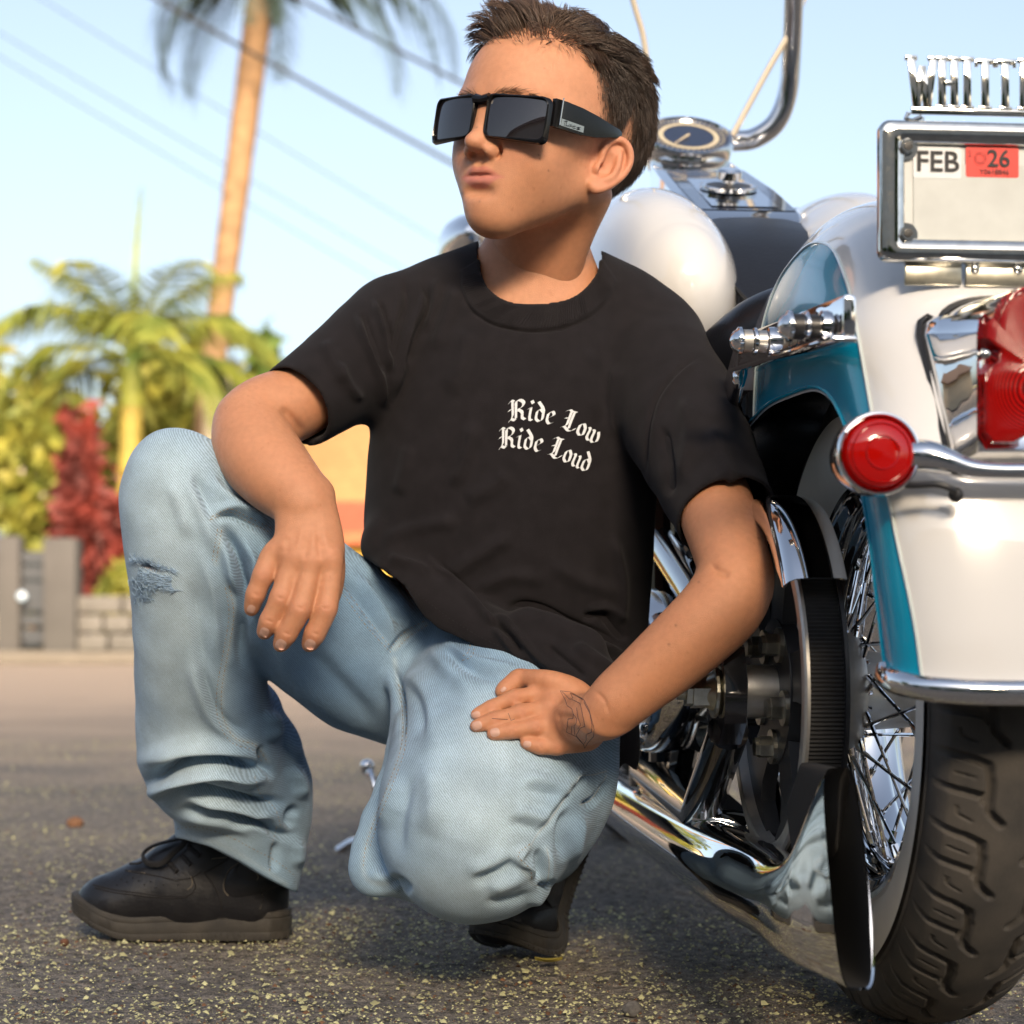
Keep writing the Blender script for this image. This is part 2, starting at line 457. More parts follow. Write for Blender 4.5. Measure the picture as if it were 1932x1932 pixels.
# pollen and blossom litter on the asphalt, thicker in drifts
def build_litter():
    r = np.random.default_rng(4); N = 110000
    d = 1.45 + 5.0 * r.uniform(0, 1, N) ** 1.5; u = r.uniform(-40, 1972, N); x = (u - CU) / F * d
    p = np.c_[x, d, np.zeros(N)]
    den = .35 + .55 * noise3(p * 3.0, 41, 3) + .45 * noise3(p * 14, 42, 2)
    line = np.exp(-(((d - 1.92 - .35 * (x + .45)) / .012) ** 2)) * (x < -.18) + np.exp(-(((d - 2.02 + .9 * (x + .28)) / .012) ** 2)) * (x > -.36) * (x < -.1)
    keep = r.uniform(0, 1, N) < np.clip(den * .75 + line * 1.2, .03, 1); p = p[keep]; n = len(p)
    s = r.lognormal(math.log(.0015), .5, n); s = np.clip(s, .0006, .0055); th = r.uniform(0, 6.28, n)
    z0 = .0012 + .3 * s
    V = np.zeros((n, 5, 3)); k = [(1, .0), (.15, .75), (-1, .1), (-.1, -.7)]
    for i, (a, b) in enumerate(k):
        V[:, i, 0] = p[:, 0] + s * (a * np.cos(th) - b * np.sin(th)); V[:, i, 1] = p[:, 1] + s * (a * np.sin(th) + b * np.cos(th)); V[:, i, 2] = z0 + s * r.uniform(-.45, .35, n)
    V[:, 4] = p; V[:, 4, 2] = z0 + s * .55
    b = np.arange(n)[:, None] * 5
    Fq = np.concatenate([b + np.array([[i, (i + 1) % 4, 4]]) for i in range(4)])
    o = mesh_obj('pollen_litter', V.reshape(-1, 3), Fq, mat('pollen', attr='tint', rough=.8), smooth=False)
    c = np.tile(A(.60, .57, .30), (n, 1)) * r.uniform(.5, 1.25, n)[:, None]; br = r.uniform(0, 1, n) < .15; c[br] = A(.16, .08, .04) * r.uniform(.5, 1.5, br.sum())[:, None]
    set_color(o, np.repeat(c, 5, 0)); tag(o, 'yellow green pollen and blossom flecks scattered over the asphalt', 'litter', kind='stuff')
build_litter()
def pebble(u, v, r, col, label, sq=.7):
    d = F * HC / (v - CV); c = W(u, v, d); c[2] = r * sq * .6; rr = np.random.default_rng(int(u))
    t = MB().ball((0, 0, 0), 1.0, 12); q = t.v[0]; q = q * (1 + .18 * noise3(q * 2.5, int(u), 2))[:, None] * A(r, r * .9, r * sq)
    o = MB().add(q + c, t.f).build('pebble', mat('pebble_brown', col, .9, var=.5, vscale=200, bump=.5, bscale=400)); tag(o, label, 'pebble')
pebble(141, 1559, .017, (.26, .13, .07), 'rust brown clod on the road behind the toe of the flat-footed sneaker')
pebble(122, 1782, .006, (.20, .09, .05), 'small reddish crumb on the asphalt below the toe of the flat-footed sneaker', .8)
pebble(1193, 1915, .010, (.15, .14, .13), 'grey stone on the asphalt in front of the fishtail exhaust', .9)
pebble(780, 1880, .004, (.30, .27, .22), 'tiny pale stone on bare asphalt between the two sneakers', .8)
lf = MB(); cl = W(1035, 1822, F * HC / (1822 - CV)); xs = np.linspace(-1, 1, 9)
V = [(cl[0] + x * .016, cl[1] + s * .006 * (1 - x * x), .004 + .006 * (s != 0) * .6 + .003 * x * x) for x in xs for s in (-1, 0, 1)]
lf.add(V, [(i * 3 + j, i * 3 + 3 + j, i * 3 + 4 + j, i * 3 + 1 + j) for i in range(8) for j in (0, 1)])
tag(lf.build('fallen_leaf', mat('dry_leaf', (.33, .27, .05), .7, var=.3, vscale=200)), 'curled yellow leaf lying beside the toe of the tucked-under sneaker', 'leaf')

# ------------------------------------------------------------------ far side of the street
YK = 19.0
M_conc = mat('concrete', (.17, .15, .125), .9, var=.25, vscale=3)
M_grass = mat('grass', (.16, .17, .035), .9, var=.4, vscale=6)
kerb = MB().box((0, YK + .08, .065), (160, .16, .13), bev=.02).build('kerb', M_conc); tag(kerb, kind='structure')
walk = MB().box((0, YK + 2.0, .06), (160, 1.4, .125)).build('pavement', M_conc); tag(walk, kind='structure')
vg = MB().box((0, YK + .73, .055), (160, 1.14, .11)).build('grass_verge', M_grass); tag(vg, kind='structure')
yard = MB().box((0, YK + 22.7, .05), (160, 40, .10)).build('front_yards', M_grass); tag(yard, kind='structure')

def leaves(c, rad, n, size, seed, up=.0):
    r = np.random.default_rng(seed); q = r.normal(size=(n, 3)); q /= np.linalg.norm(q, axis=1)[:, None]
    q *= r.uniform(.35, 1, n)[:, None] ** .6; q *= (1 + .55 * noise3(q * 4.5, seed, 3))[:, None]
    p = q * np.asarray(rad) + np.asarray(c)
    a = r.normal(size=(n, 3)); a /= np.linalg.norm(a, axis=1)[:, None]; b = np.cross(a, r.normal(size=(n, 3))); b /= np.linalg.norm(b, axis=1)[:, None]
    s = size * r.uniform(.5, 1.3, n)[:, None]
    V = np.stack([p - a * s, p + b * s * .4, p + a * s, p - b * s * .4], 1).reshape(-1, 3)
    return V, (np.arange(n)[:, None] * 4 + np.arange(4)[None])
def foliage_mat(name, col, col2): return mat(name, col, .6, col2=col2, vscale=2.5, spec=.3)
M_yg = foliage_mat('yellow_green_leaves', (.24, .21, .03), (.08, .11, .02)); M_gr = foliage_mat('green_leaves', (.12, .18, .03), (.04, .08, .015))
M_red = foliage_mat('red_leaves', (.20, .030, .020), (.06, .02, .02)); M_bark = mat('bark', (.20, .13, .08), .9, var=.4, vscale=8)
def shrub(name, u, v0, v1, hw_, Y, m, label, seed, n=2600, size=.16, cat='shrub', group=None):
    t = empty(name, (float(W(u, v0, Y)[0]), Y, 0.1)); tag(t, label, cat, group)
    zt = W(u, v1, Y)[2]; h = zt - .1; rx = hw_ / F * Y; x = t.location.x
    V, Fq = leaves((x, Y, .1 + h * .55), (rx, rx * .8, h * .5), n, size, seed)
    mesh_obj('crown', V, Fq, m, t, smooth=False)
    MB().tube([(x, Y, .0), (x + .03, Y, h * .35), (x, Y, h * .6)], [.05, .04, .02], 8).build('stem', M_bark, t)
shrub('red_shrub', 150, 1240, 840, 44, 22.5, M_red, 'dark red leafy shrub beside the dark parked truck beyond the fence posts', 1, 1500, .2)
shrub('red_shrub', 240, 1240, 905, 40, 21.9, M_red, 'dark red leafy shrub at the foot of the yellow palm trunk', 2, 1500, .2)
shrub('hedge_bush', 60, 1240, 700, 130, 31.5, M_yg, 'yellow green bush below the beige house wall', 3, 2600, .25)
shrub('hedge_bush', 330, 1240, 640, 150, 26, M_yg, 'big yellow green bush behind the palm with the yellow trunk', 4, 3800, .22)
shrub('hedge_bush', 505, 1240, 850, 60, 25.5, M_gr, 'dark green bush at the edge of the tan gabled house', 5, 2200, .22)
shrub('hedge_bush', 250, 1240, 1050, 60, 21.4, M_yg, 'low yellow green plant behind the pale stone wall', 6, 1200, .14)
shrub('hedge_bush', 500, 1240, 690, 60, 34, M_gr, 'tall green bush between stucco pillar and tan gabled house', 8, 2200, .26)

def frond(mb, base, az, el, length, droop, wide, seed, nleaf=46, curl=0.0):
    r = np.random.default_rng(seed); n = 12; pts = [np.asarray(base, float)]; e = el; st_ = length / n
    for i in range(n):
        pts.append(pts[-1] + st_ * A(math.cos(az) * math.cos(e), math.sin(az) * math.cos(e), math.sin(e))); e -= droop / n * (1 + i / n)
    pts = np.array(pts); mb.tube(pts, np.linspace(.03, .006, n + 1), 5)
    side = A(-math.sin(az), math.cos(az), 0); V = []; Fq = []
    for k in range(nleaf):
        t = .12 + .88 * k / nleaf; i = min(int(t * n), n - 1); p = pts[i] + (pts[i + 1] - pts[i]) * (t * n - i); tg = pts[i + 1] - pts[i]; tg /= np.linalg.norm(tg)
        L = wide * (math.sin(math.pi * min(1, t * .8 + .18)) ** .6) * r.uniform(.85, 1.1)
        for sgn in (-1, 1):
            d = side * sgn * .8 + tg * .55 + A(0, 0, -.25 + r.normal(0, .1)); d /= np.linalg.norm(d); w = tg * .011
            b = len(V); V += [p - w, p + w, p + d * L * .55 + w + A(0, 0, .02), p + d * L + A(0, 0, -.30 * L), p + d * L * .55 - w + A(0, 0, .02)]; Fq += [(b, b + 1, b + 2, b + 3, b + 4)]
    mb.add(V, Fq)
def palm(name, label, base, top, r0, r1, fronds, m_tr, m_fr, shaft=None):
    t = empty(name, tuple(base)); tag(t, label, 'palm tree')
    b, tp = np.asarray(base, float), np.asarray(top, float); n = 26; k = np.linspace(0, 1, n)[:, None]
    pts = b + (tp - b) * k; rad = (r0 + (r1 - r0) * k[:, 0]) * (1 + .03 * (np.arange(n) % 2))
    MB().tube(pts, rad, 14).build('trunk', m_tr, t)
    if shaft: MB().tube([tp - A(0, 0, .05), tp + A(0, 0, shaft * .5), tp + A(0, 0, shaft)], [r1 * 1.15, r1 * 1.05, r1 * .4], 12).build('crownshaft', m_fr, t); tp = tp + A(0, 0, shaft * .9)
    for i, f in enumerate(fronds):
        mb = MB(); frond(mb, tp, *f, seed=i); mb.build('frond', m_fr, t, smooth=False)
M_trunk = mat('palm_trunk', (.29, .17, .085), .85, var=.45, vscale=7); M_ktrunk = mat('king_palm_trunk', (.30, .23, .04), .7, var=.3, vscale=5)
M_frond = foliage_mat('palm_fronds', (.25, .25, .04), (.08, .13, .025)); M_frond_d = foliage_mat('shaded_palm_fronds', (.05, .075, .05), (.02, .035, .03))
pi = math.pi
b_ = W(228, 1230, 22); b_[2] = .05
palm('king_palm', 'short feather palm with bright yellow trunk and arching green fronds', b_, W(250, 760, 22), .155, .125,
     [(pi * .5, 1.50, 2.2, .30, .10), (pi * .95, .95, 2.0, 1.3, .75), (pi * 1.05, .45, 2.0, 1.5, .75), (pi * .85, .25, 1.7, 1.4, .7), (pi * 1.2, .9, 1.9, 1.3, .75), (pi * 1.6, .8, 1.9, 1.4, .75), (0, .80, 2.0, 1.4, .75), (pi * .1, .35, 2.3, 1.6, .8), (pi * 1.9, .2, 1.7, 1.5, .7), (pi * .3, 1.0, 1.9, 1.2, .75), (pi * .65, 1.05, 1.9, 1.1, .75), (pi * 1.4, 1.15, 1.8, 1.0, .7), (pi * 1.75, 1.2, 1.8, 1.0, .7), (pi * 1.0, 1.25, 1.7, .8, .6), (pi * .02, 1.2, 1.7, .9, .6)], M_ktrunk, M_frond, .55)
b_ = W(332, 1230, 25); b_[2] = .05
palm('tall_palm', 'very tall slender leaning palm with sunlit tan trunk and drooping fronds', b_, W(500, -70, 25), .135, .185,
     [(pi, .10, 2.5, 1.7, .9), (pi * 1.06, -.2, 2.4, 1.3, .9), (pi * .95, -.45, 2.2, 1.0, .9), (0, .15, 3.2, 1.3, .9), (pi * .08, .4, 3.5, 1.5, .9), (pi * 1.9, -.1, 3.0, 1.2, .9), (pi * 1.5, .2, 2.4, 1.6, .5), (pi * .5, .3, 2.4, 1.6, .5), (pi * .3, .8, 2.4, 1.4, .5), (pi * 1.3, .8, 2.4, 1.2, .5), (pi * .7, .9, 2.4, 1.3, .5), (pi * 1.7, -.9, 1.0, .6, .3)], M_trunk, M_frond_d)

M_post = mat('grey_stucco', (.085, .080, .078), .9, var=.2, vscale=3); M_dark = mat('dark_metal', (.035, .04, .05), .6)
def post(u0, u1, v1, Y, label):
    a, b = W(u0, v1, Y), W(u1, v1, Y); mb = MB(); mb.box(((a[0] + b[0]) / 2, Y, a[2] / 2), (b[0] - a[0], b[0] - a[0], a[2]), bev=.02)
    t = mb.build('fence_post', M_post, autos=30); tag(t, label, 'fence post')
post(-2, 42, 1012, 20.6, 'grey square fence post left of the dark slatted gate'); post(88, 150, 1016, 20.2, 'wide grey square fence post between dark gate and pale stone wall')
gt = empty('slatted_gate', (float(W(64, 1240, 20.6)[0]), 20.6, .1)); tag(gt, 'dark slatted gate between two grey fence posts', 'gate')
for k in range(6): MB().box((gt.location.x, 20.62, .28 + .17 * k), (.32, .04, .12)).build('slat', M_dark, gt, smooth=False)
for sx in (-.13, .13): MB().box((gt.location.x + sx, 20.66, .62), (.04, .03, 1.15)).build('stile', M_dark, gt, smooth=False)
rf = MB().ball(W(41, 1125, 20.44), .055, 14, sc=(1, .4, 1)).build('round_reflector', mat('pale_blue_reflector', (.4, .5, .62), .2, coat=1)); tag(rf, 'pale blue round reflector fixed to the grey post by the gate', 'reflector')
wl_ = MB()
gw = empty('garden_wall', (float(W(205, 1250, 20.3)[0]), 20.3, .1)); tag(gw, 'low pale stone garden wall right of the grey fence posts', 'wall')
M_stone = mat('pale_stone', (.15, .14, .13), .9, var=.3, vscale=4)
r_ = np.random.default_rng(12); xw0, xw1 = W(150, 0, 20.3)[0], W(480, 0, 20.3)[0]
for row in range(3):
    x = xw0
    while x < xw1:
        w_ = r_.uniform(.28, .5); MB().box((x + w_ / 2, 20.3, .11 + .2 * row + .1), (w_ - .02, .3 + r_.uniform(-.03, .03), .185), bev=.03).build('stone', M_stone, gw, autos=30); x += w_
pil = empty('stucco_pillar', (float(W(412, 1240, 23)[0]), 23, .1)); tag(pil, 'tall pale stucco pillar beside the leaning palm trunk', 'pillar')
pw = 52 / F * 23; zt = W(412, 700, 23)[2]
MB().box((pil.location.x, 23, zt / 2), (pw, pw, zt), bev=.02).build('shaft', mat('cream_stucco', (.62, .52, .40), .9, var=.15, vscale=3), pil, autos=30)
MB().box((pil.location.x, 23, zt + .06), (pw + .1, pw + .1, .12), bev=.02).build('cap', M_conc, pil, autos=30)

def house(name, label, cx, Y, wd, dp, wall_h, roof_h, m_wall, m_roof, wins=(), gable='x', eave=.45, thick=.18):
    t = empty(name, (cx, Y, .1)); tag(t, label, 'house')
    x0, x1, y0, y1 = cx - wd / 2, cx + wd / 2, Y, Y + dp
    mb = MB()
    if gable == 'x':     # gable end faces the street
        mb.prism([(x0, .1), (x1, .1), (x1, wall_h), (cx, wall_h + roof_h), (x0, wall_h)], y0, y1, ((1, 0, 0), (0, 0, 1), (0, 1, 0)))
    else:
        mb.prism([(y0, .1), (y1, .1), (y1, wall_h), ((y0 + y1) / 2, wall_h + roof_h), (y0, wall_h)], x0, x1, ((0, 1, 0), (0, 0, 1), (1, 0, 0)))
    mb.build('wall', m_wall, t, smooth=False)
    half = wd / 2 if gable == 'x' else dp / 2; sl = roof_h / half; h2 = half + eave
    for s in (-1, 1):
        q = [(0, wall_h + roof_h + .012), (s * h2, wall_h - sl * eave + .012), (s * h2, wall_h - sl * eave + thick), (0, wall_h + roof_h + thick)]
        mr = MB()
        if gable == 'x': mr.prism(q, y0 - eave, y1 + eave, ((1, 0, 0), (0, 0, 1), (0, 1, 0)), (cx, 0, 0))
        else: mr.prism(q, x0 - eave, x1 + eave, ((0, 1, 0), (0, 0, 1), (1, 0, 0)), (0, Y + dp / 2, 0))
        mr.build('roof_slope', m_roof, t, smooth=False)
    for (wx, wz, ww, wh) in wins:
        w = MB().box((cx + wx, y0 - .01, wz), (ww, .06, wh)).build('window', mat('window_frame', (.7, .68, .62), .6), t, smooth=False)
        MB().box((cx + wx, y0 - .045, wz), (ww - .16, .03, wh - .16)).build('pane', mat('pane_glass', (.03, .035, .04), .06, coat=1), w, smooth=False)
    return t
M_tan = mat('tan_stucco', (.52, .36, .17), .9, var=.12, vscale=2); M_tanroof = mat('tan_shingles', (.46, .25, .10), .9, var=.3, vscale=6)
M_terra = mat('terracotta', (.46, .13, .06), .85, var=.35, vscale=9); M_yel = mat('ochre_stucco', (.55, .36, .07), .9, var=.12, vscale=2); M_beige = mat('beige_stucco', (.50, .42, .30), .9, var=.12, vscale=2)
M_brroof = mat('brown_shingles', (.12, .08, .06), .9, var=.3, vscale=6)
house('tan_house', 'tan house with broad sunlit shingle gable roof behind the boy', W(760, 0, 33)[0], 33, 9.0, 8, 2.0, 2.2, M_tan, M_tanroof, ((-2.0, 1.3, 1.0, 1.0), (1.5, 1.3, 1.6, 1.0)), gable='y')
house('garage', 'ochre garage with low terracotta roof in front of the tan house', W(755, 0, 27)[0], 27, 4.2, 4, 1.6, .5, M_yel, M_terra, ((-.9, .95, .7, .7),), gable='y', eave=.35)
house('beige_house', 'beige house with brown roof behind the left palm', W(-90, 0, 36)[0], 36, 6.5, 8, 3.0, 1.5, M_beige, M_brroof, ((1.6, 1.6, 1.1, 1.0), (-1.5, 1.6, 1.1, 1.0)), gable='x')

# dark pickup parked in the yard, mostly out of frame
def truck():
    c = W(20, 0, 24.5)[0]; Y = 24.5
    t = empty('pickup_truck', (c - 1.2, Y, .1)); tag(t, 'dark pickup truck parked behind the grey fence posts', 'truck')
    M_tr = mat('dark_truck_paint', (.025, .03, .035), .25, coat=.8)
    X = c - 1.2
    body_ = [(-2.6, .55), (2.6, .55), (2.65, 1.05), (2.3, 1.28), (1.1, 1.32), (-2.6, 1.32)]
    cab = [(-.7, 1.32), (1.15, 1.32), (.55, 2.0), (-.6, 2.02)]
    MB().prism(body_, -.85, .85, ((1, 0, 0), (0, 0, 1), (0, 1, 0)), (X, Y, 0)).build('body', M_tr, t, smooth=False)
    MB().prism(cab, -.75, .75, ((1, 0, 0), (0, 0, 1), (0, 1, 0)), (X, Y, 0)).build('cab', M_tr, t, smooth=False)
    MB().prism([(-.5, 1.38), (.95, 1.38), (.48, 1.92), (-.45, 1.93)], -.78, -.76, ((1, 0, 0), (0, 0, 1), (0, 1, 0)), (X, Y, 0)).build('window', mat('truck_glass', (.05, .06, .07), .05, coat=1), t, smooth=False)
    for x in (-1.7, 1.7):
        for y in (-.8, .8): MB().lathe([(-.12, .18), (-.12, .34), (-.08, .38), (.08, .38), (.12, .34), (.12, .18)], 24, 'y', (X + x, Y + y, .48)).build('wheel', M_dark, t)
    for y in (-.6, .6): MB().box((X + 2.62, Y + y, .9), (.08, .3, .16), bev=.02).build('headlight', mat('lamp_glass', (.7, .5, .3), .1, coat=1), t)
truck()

def wire(p, q, sag, r, label):
    t = np.linspace(0, 1, 30)[:, None]; P = np.asarray(p) + (np.asarray(q) - np.asarray(p)) * t; P[:, 2] -= sag * 4 * (t * (1 - t))[:, 0]
    o = MB().tube(P, r, 6).build('power_line', mat('black_cable', (.02, .02, .022), .6)); tag(o, label, 'cable')
def lineuv(a, b, Y0, Y1, ext):          # along a line of the picture, ending at the utility pole behind the boy
    p = W(*a, Y0); q = W(1015, a[1] + (b[1] - a[1]) * (1015 - a[0]) / (b[0] - a[0]), 25.25); return p - (q - p) * ext, q
p, q = lineuv((360, 15), (860, 305), 24, 25, 2.0); wire(p, q, .15, .026, 'thick overhead cable crossing the leaning palm trunk down to the boy\'s head')
p, q = lineuv((610, 5), (900, 165), 24, 25, 3.0); wire(p, q, .15, .024, 'overhead cable between the leaning palm and the boy\'s hair')
for k, (a, b) in enumerate((((120, 120), (860, 560)), ((60, 130), (860, 610)), ((200, 60), (860, 470)))):
    p, q = lineuv(a, b, 26, 27, 1.5); wire(p, q, .1, .007, ('thin overhead wire, the middle one of three parallel wires', 'thin overhead wire, the lowest of three parallel wires', 'thin overhead wire, the highest of three parallel wires')[k])

up_ = empty('utility_pole', (float(W(1015, 0, 25.3)[0]), 25.3, .05)); tag(up_, 'wooden utility pole hidden behind the boy that carries the overhead cables', 'utility pole')
MB().tube([(up_.location.x, 25.3, 0), (up_.location.x, 25.3, 7.7)], [.14, .10], 14).build('shaft', M_bark, up_); MB().box((up_.location.x, 25.22, 7.15), (1.6, .1, .12), bev=.01).build('crossarm', M_bark, up_, autos=30)
house('cream_house', 'cream house with brown roof far behind the motorcycle', 11.5, 31, 9.0, 8, 2.6, 1.5, M_beige, M_brroof, ((-2.2, 1.5, 1.2, 1.1), (2.0, 1.5, 1.2, 1.1)), gable='y')

# houses and trees across the street behind the photographer: they shade the foreground and show in the chrome
M_house2 = mat('white_stucco_house', (.68, .64, .58), .9, var=.15, vscale=1.5)
house('street_house', 'long two storey house behind the photographer shading the driveway', -4.5, -17.5, 26.0, 8.0, 5.35, 1.95, M_house2, M_brroof, ((-7, 2.6, 1.5, 1.2), (-2, 2.6, 1.5, 1.2), (5, 2.6, 1.5, 1.2)), gable='y', eave=.4)
def round_tree(x, y, h, r, seed, label):
    t = empty('leafy_tree', (x, y, 0)); tag(t, label, 'tree')
    MB().tube([(x, y, 0), (x + .1, y, h * .35), (x, y + .1, h * .7)], [.2, .16, .06], 10).build('trunk', M_bark, t)
    V, Fq = leaves((x, y, h * .72), (r, r, h * .32), 2600, .28, seed); mesh_obj('crown', V, Fq, M_gr, t, smooth=False)
for k_, (x_, r_, l_) in enumerate(((-7.0, 1.5, 'rounded garden bush by the far end of the house behind the photographer'), (-2.2, 1.2, 'rounded garden bush before the middle of the house behind the photographer'), (1.8, 1.5, 'largest garden bush before the house behind the photographer'))):
    t_ = empty('garden_bush', (x_, -8.2, 0)); tag(t_, l_, 'bush'); V_, F_ = leaves((x_, -8.2, r_ * .8), (r_ * 1.2, r_, r_ * .8), 2000, .2, 90 + k_); mesh_obj('crown', V_, F_, M_gr, t_, smooth=False); MB().tube([(x_, -8.2, 0), (x_, -8.2, r_)], [.07, .03], 8).build('stem', M_bark, t_)
round_tree(9.5, -8.5, 5.0, 2.0, 61, 'leafy street tree standing behind the motorcycle\'s tail')

house('side_house', 'white stucco house down the street beside the photographer', -21.0, -9.0, 9.0, 9.0, 3.0, 1.8, M_house2, M_brroof, ((-2, 1.6, 1.2, 1.1), (2, 1.6, 1.2, 1.1)), gable='x')
house('side_house', 'beige cottage with brown roof down the street beside the photographer', -22.0, 4.0, 8.0, 8.0, 2.8, 1.6, M_beige, M_brroof, ((-2, 1.6, 1.2, 1.1), (2, 1.6, 1.2, 1.1)), gable='x')
round_tree(-15.5, -6.5, 4.6, 1.7, 62, 'leafy tree between the two houses down the street')
round_tree(-15.0, .5, 5.2, 1.8, 63, 'taller leafy tree before the beige cottage down the street')
# ================================================================== THE MOTORCYCLE  (local: x right, y forward, z up, rear axle above the origin)
BO = A(.373, 1.90, 0.0); BRZ = R(5.2)
bike = empty('motorcycle', tuple(BO), BRZ)
tag(bike, 'white and teal chrome laden cruiser motorcycle with whitewall tyres parked beside the boy', 'motorcycle')
BM = np.array(Matrix.Translation(Vector(BO)) @ Matrix.Rotation(BRZ, 4, 'Z')); BI = np.linalg.inv(BM)
def tol(p): return (np.c_[np.atleast_2d(p), np.ones(len(np.atleast_2d(p)))] @ BI.T)[:, :3]
def LU(u, v, by=None, bx=None):      # photo pixel -> bike point in the plane y=by or x=bx
    d0 = A((u - CU) / F, 1.0, -(v - CV) / F); o = tol(A(0, 0, HC))[0]; d = tol(A(0, 0, HC) + d0)[0] - o
    t = (by - o[1]) / d[1] if by is not None else (bx - o[0]) / d[0]
    return o + t * d
def part(mb, name, m, parent=None, smooth=True, autos=35): return mb.build(name, m, parent if parent is not None else bike, smooth, True, autos)

M_chrome = mat('chrome', (.80, .80, .81), .035, metal=1.0, rvar=.02, vscale=60)
M_chrome_w = mat('worn_chrome', (.72, .71, .67), .07, metal=1.0, rvar=.06, vscale=90, var=.25)
M_alu = mat('cast_aluminium', (.60, .58, .54), .48, metal=1.0, var=.25, vscale=40, bump=.15, bscale=300, rvar=.1)
M_zinc = mat('zinc_steel', (.50, .48, .40), .30, metal=1.0, var=.3, vscale=120)
M_white = mat('white_paint', (.70, .695, .69), .16, coat=1.0, var=.02, vscale=8)
M_teal = mat('teal_paint', (.002, .27, .44), .25, coat=.45, spec=.35, var=.10, vscale=14)
M_blackp = mat('black_paint', (.008, .008, .010), .12, coat=1.0)
M_blackm = mat('black_satin', (.018, .018, .020), .42, var=.3, vscale=30)
M_rubber = mat('tyre_rubber', (.042, .040, .038), .82, col2=(.085, .075, .064), vscale=22, bump=.25, bscale=350, spec=.35)
M_rubber2 = mat('belt_rubber', (.020, .019, .019), .7, var=.3, vscale=100)
M_ww = mat('whitewall', (.76, .73, .66), .6, var=.12, vscale=18)
M_redl = mat('red_lens', (.36, .003, .002), .05, coat=.3, spec=.5)
M_leather = mat('black_leather', (.009, .010, .014), .34, bump=.3, bscale=260, var=.2, vscale=40)
M_plate_w = mat('plate_white', (.62, .64, .63), .45, var=.10, vscale=30, coat=.2)

def hexn(c, axis, r, h, washer=0.0):     # hex head along an axis from c
    mb = MB(); ax = np.asarray(axis, float); ax /= np.linalg.norm(ax); up = A(0, 0, 1) if abs(ax[2]) < .9 else A(1, 0, 0)
    P = np.cross(ax, up); P /= np.linalg.norm(P); Q = np.cross(ax, P)
    if washer: mb.prism([(1.5 * r * math.cos(t), 1.5 * r * math.sin(t)) for t in np.linspace(0, 2 * pi, 20, endpoint=False)], 0, washer, (P, Q, ax), c)
    mb.prism([(r * math.cos(t), r * math.sin(t)) for t in np.linspace(.2, 2 * pi + .2, 6, endpoint=False)], washer, h * .8, (P, Q, ax), c)
    mb.prism([(.86 * r * math.cos(t), .86 * r * math.sin(t)) for t in np.linspace(.2, 2 * pi + .2, 6, endpoint=False)], h * .8, h, (P, Q, ax), c)
    return mb

ZA, RT = .325, .325
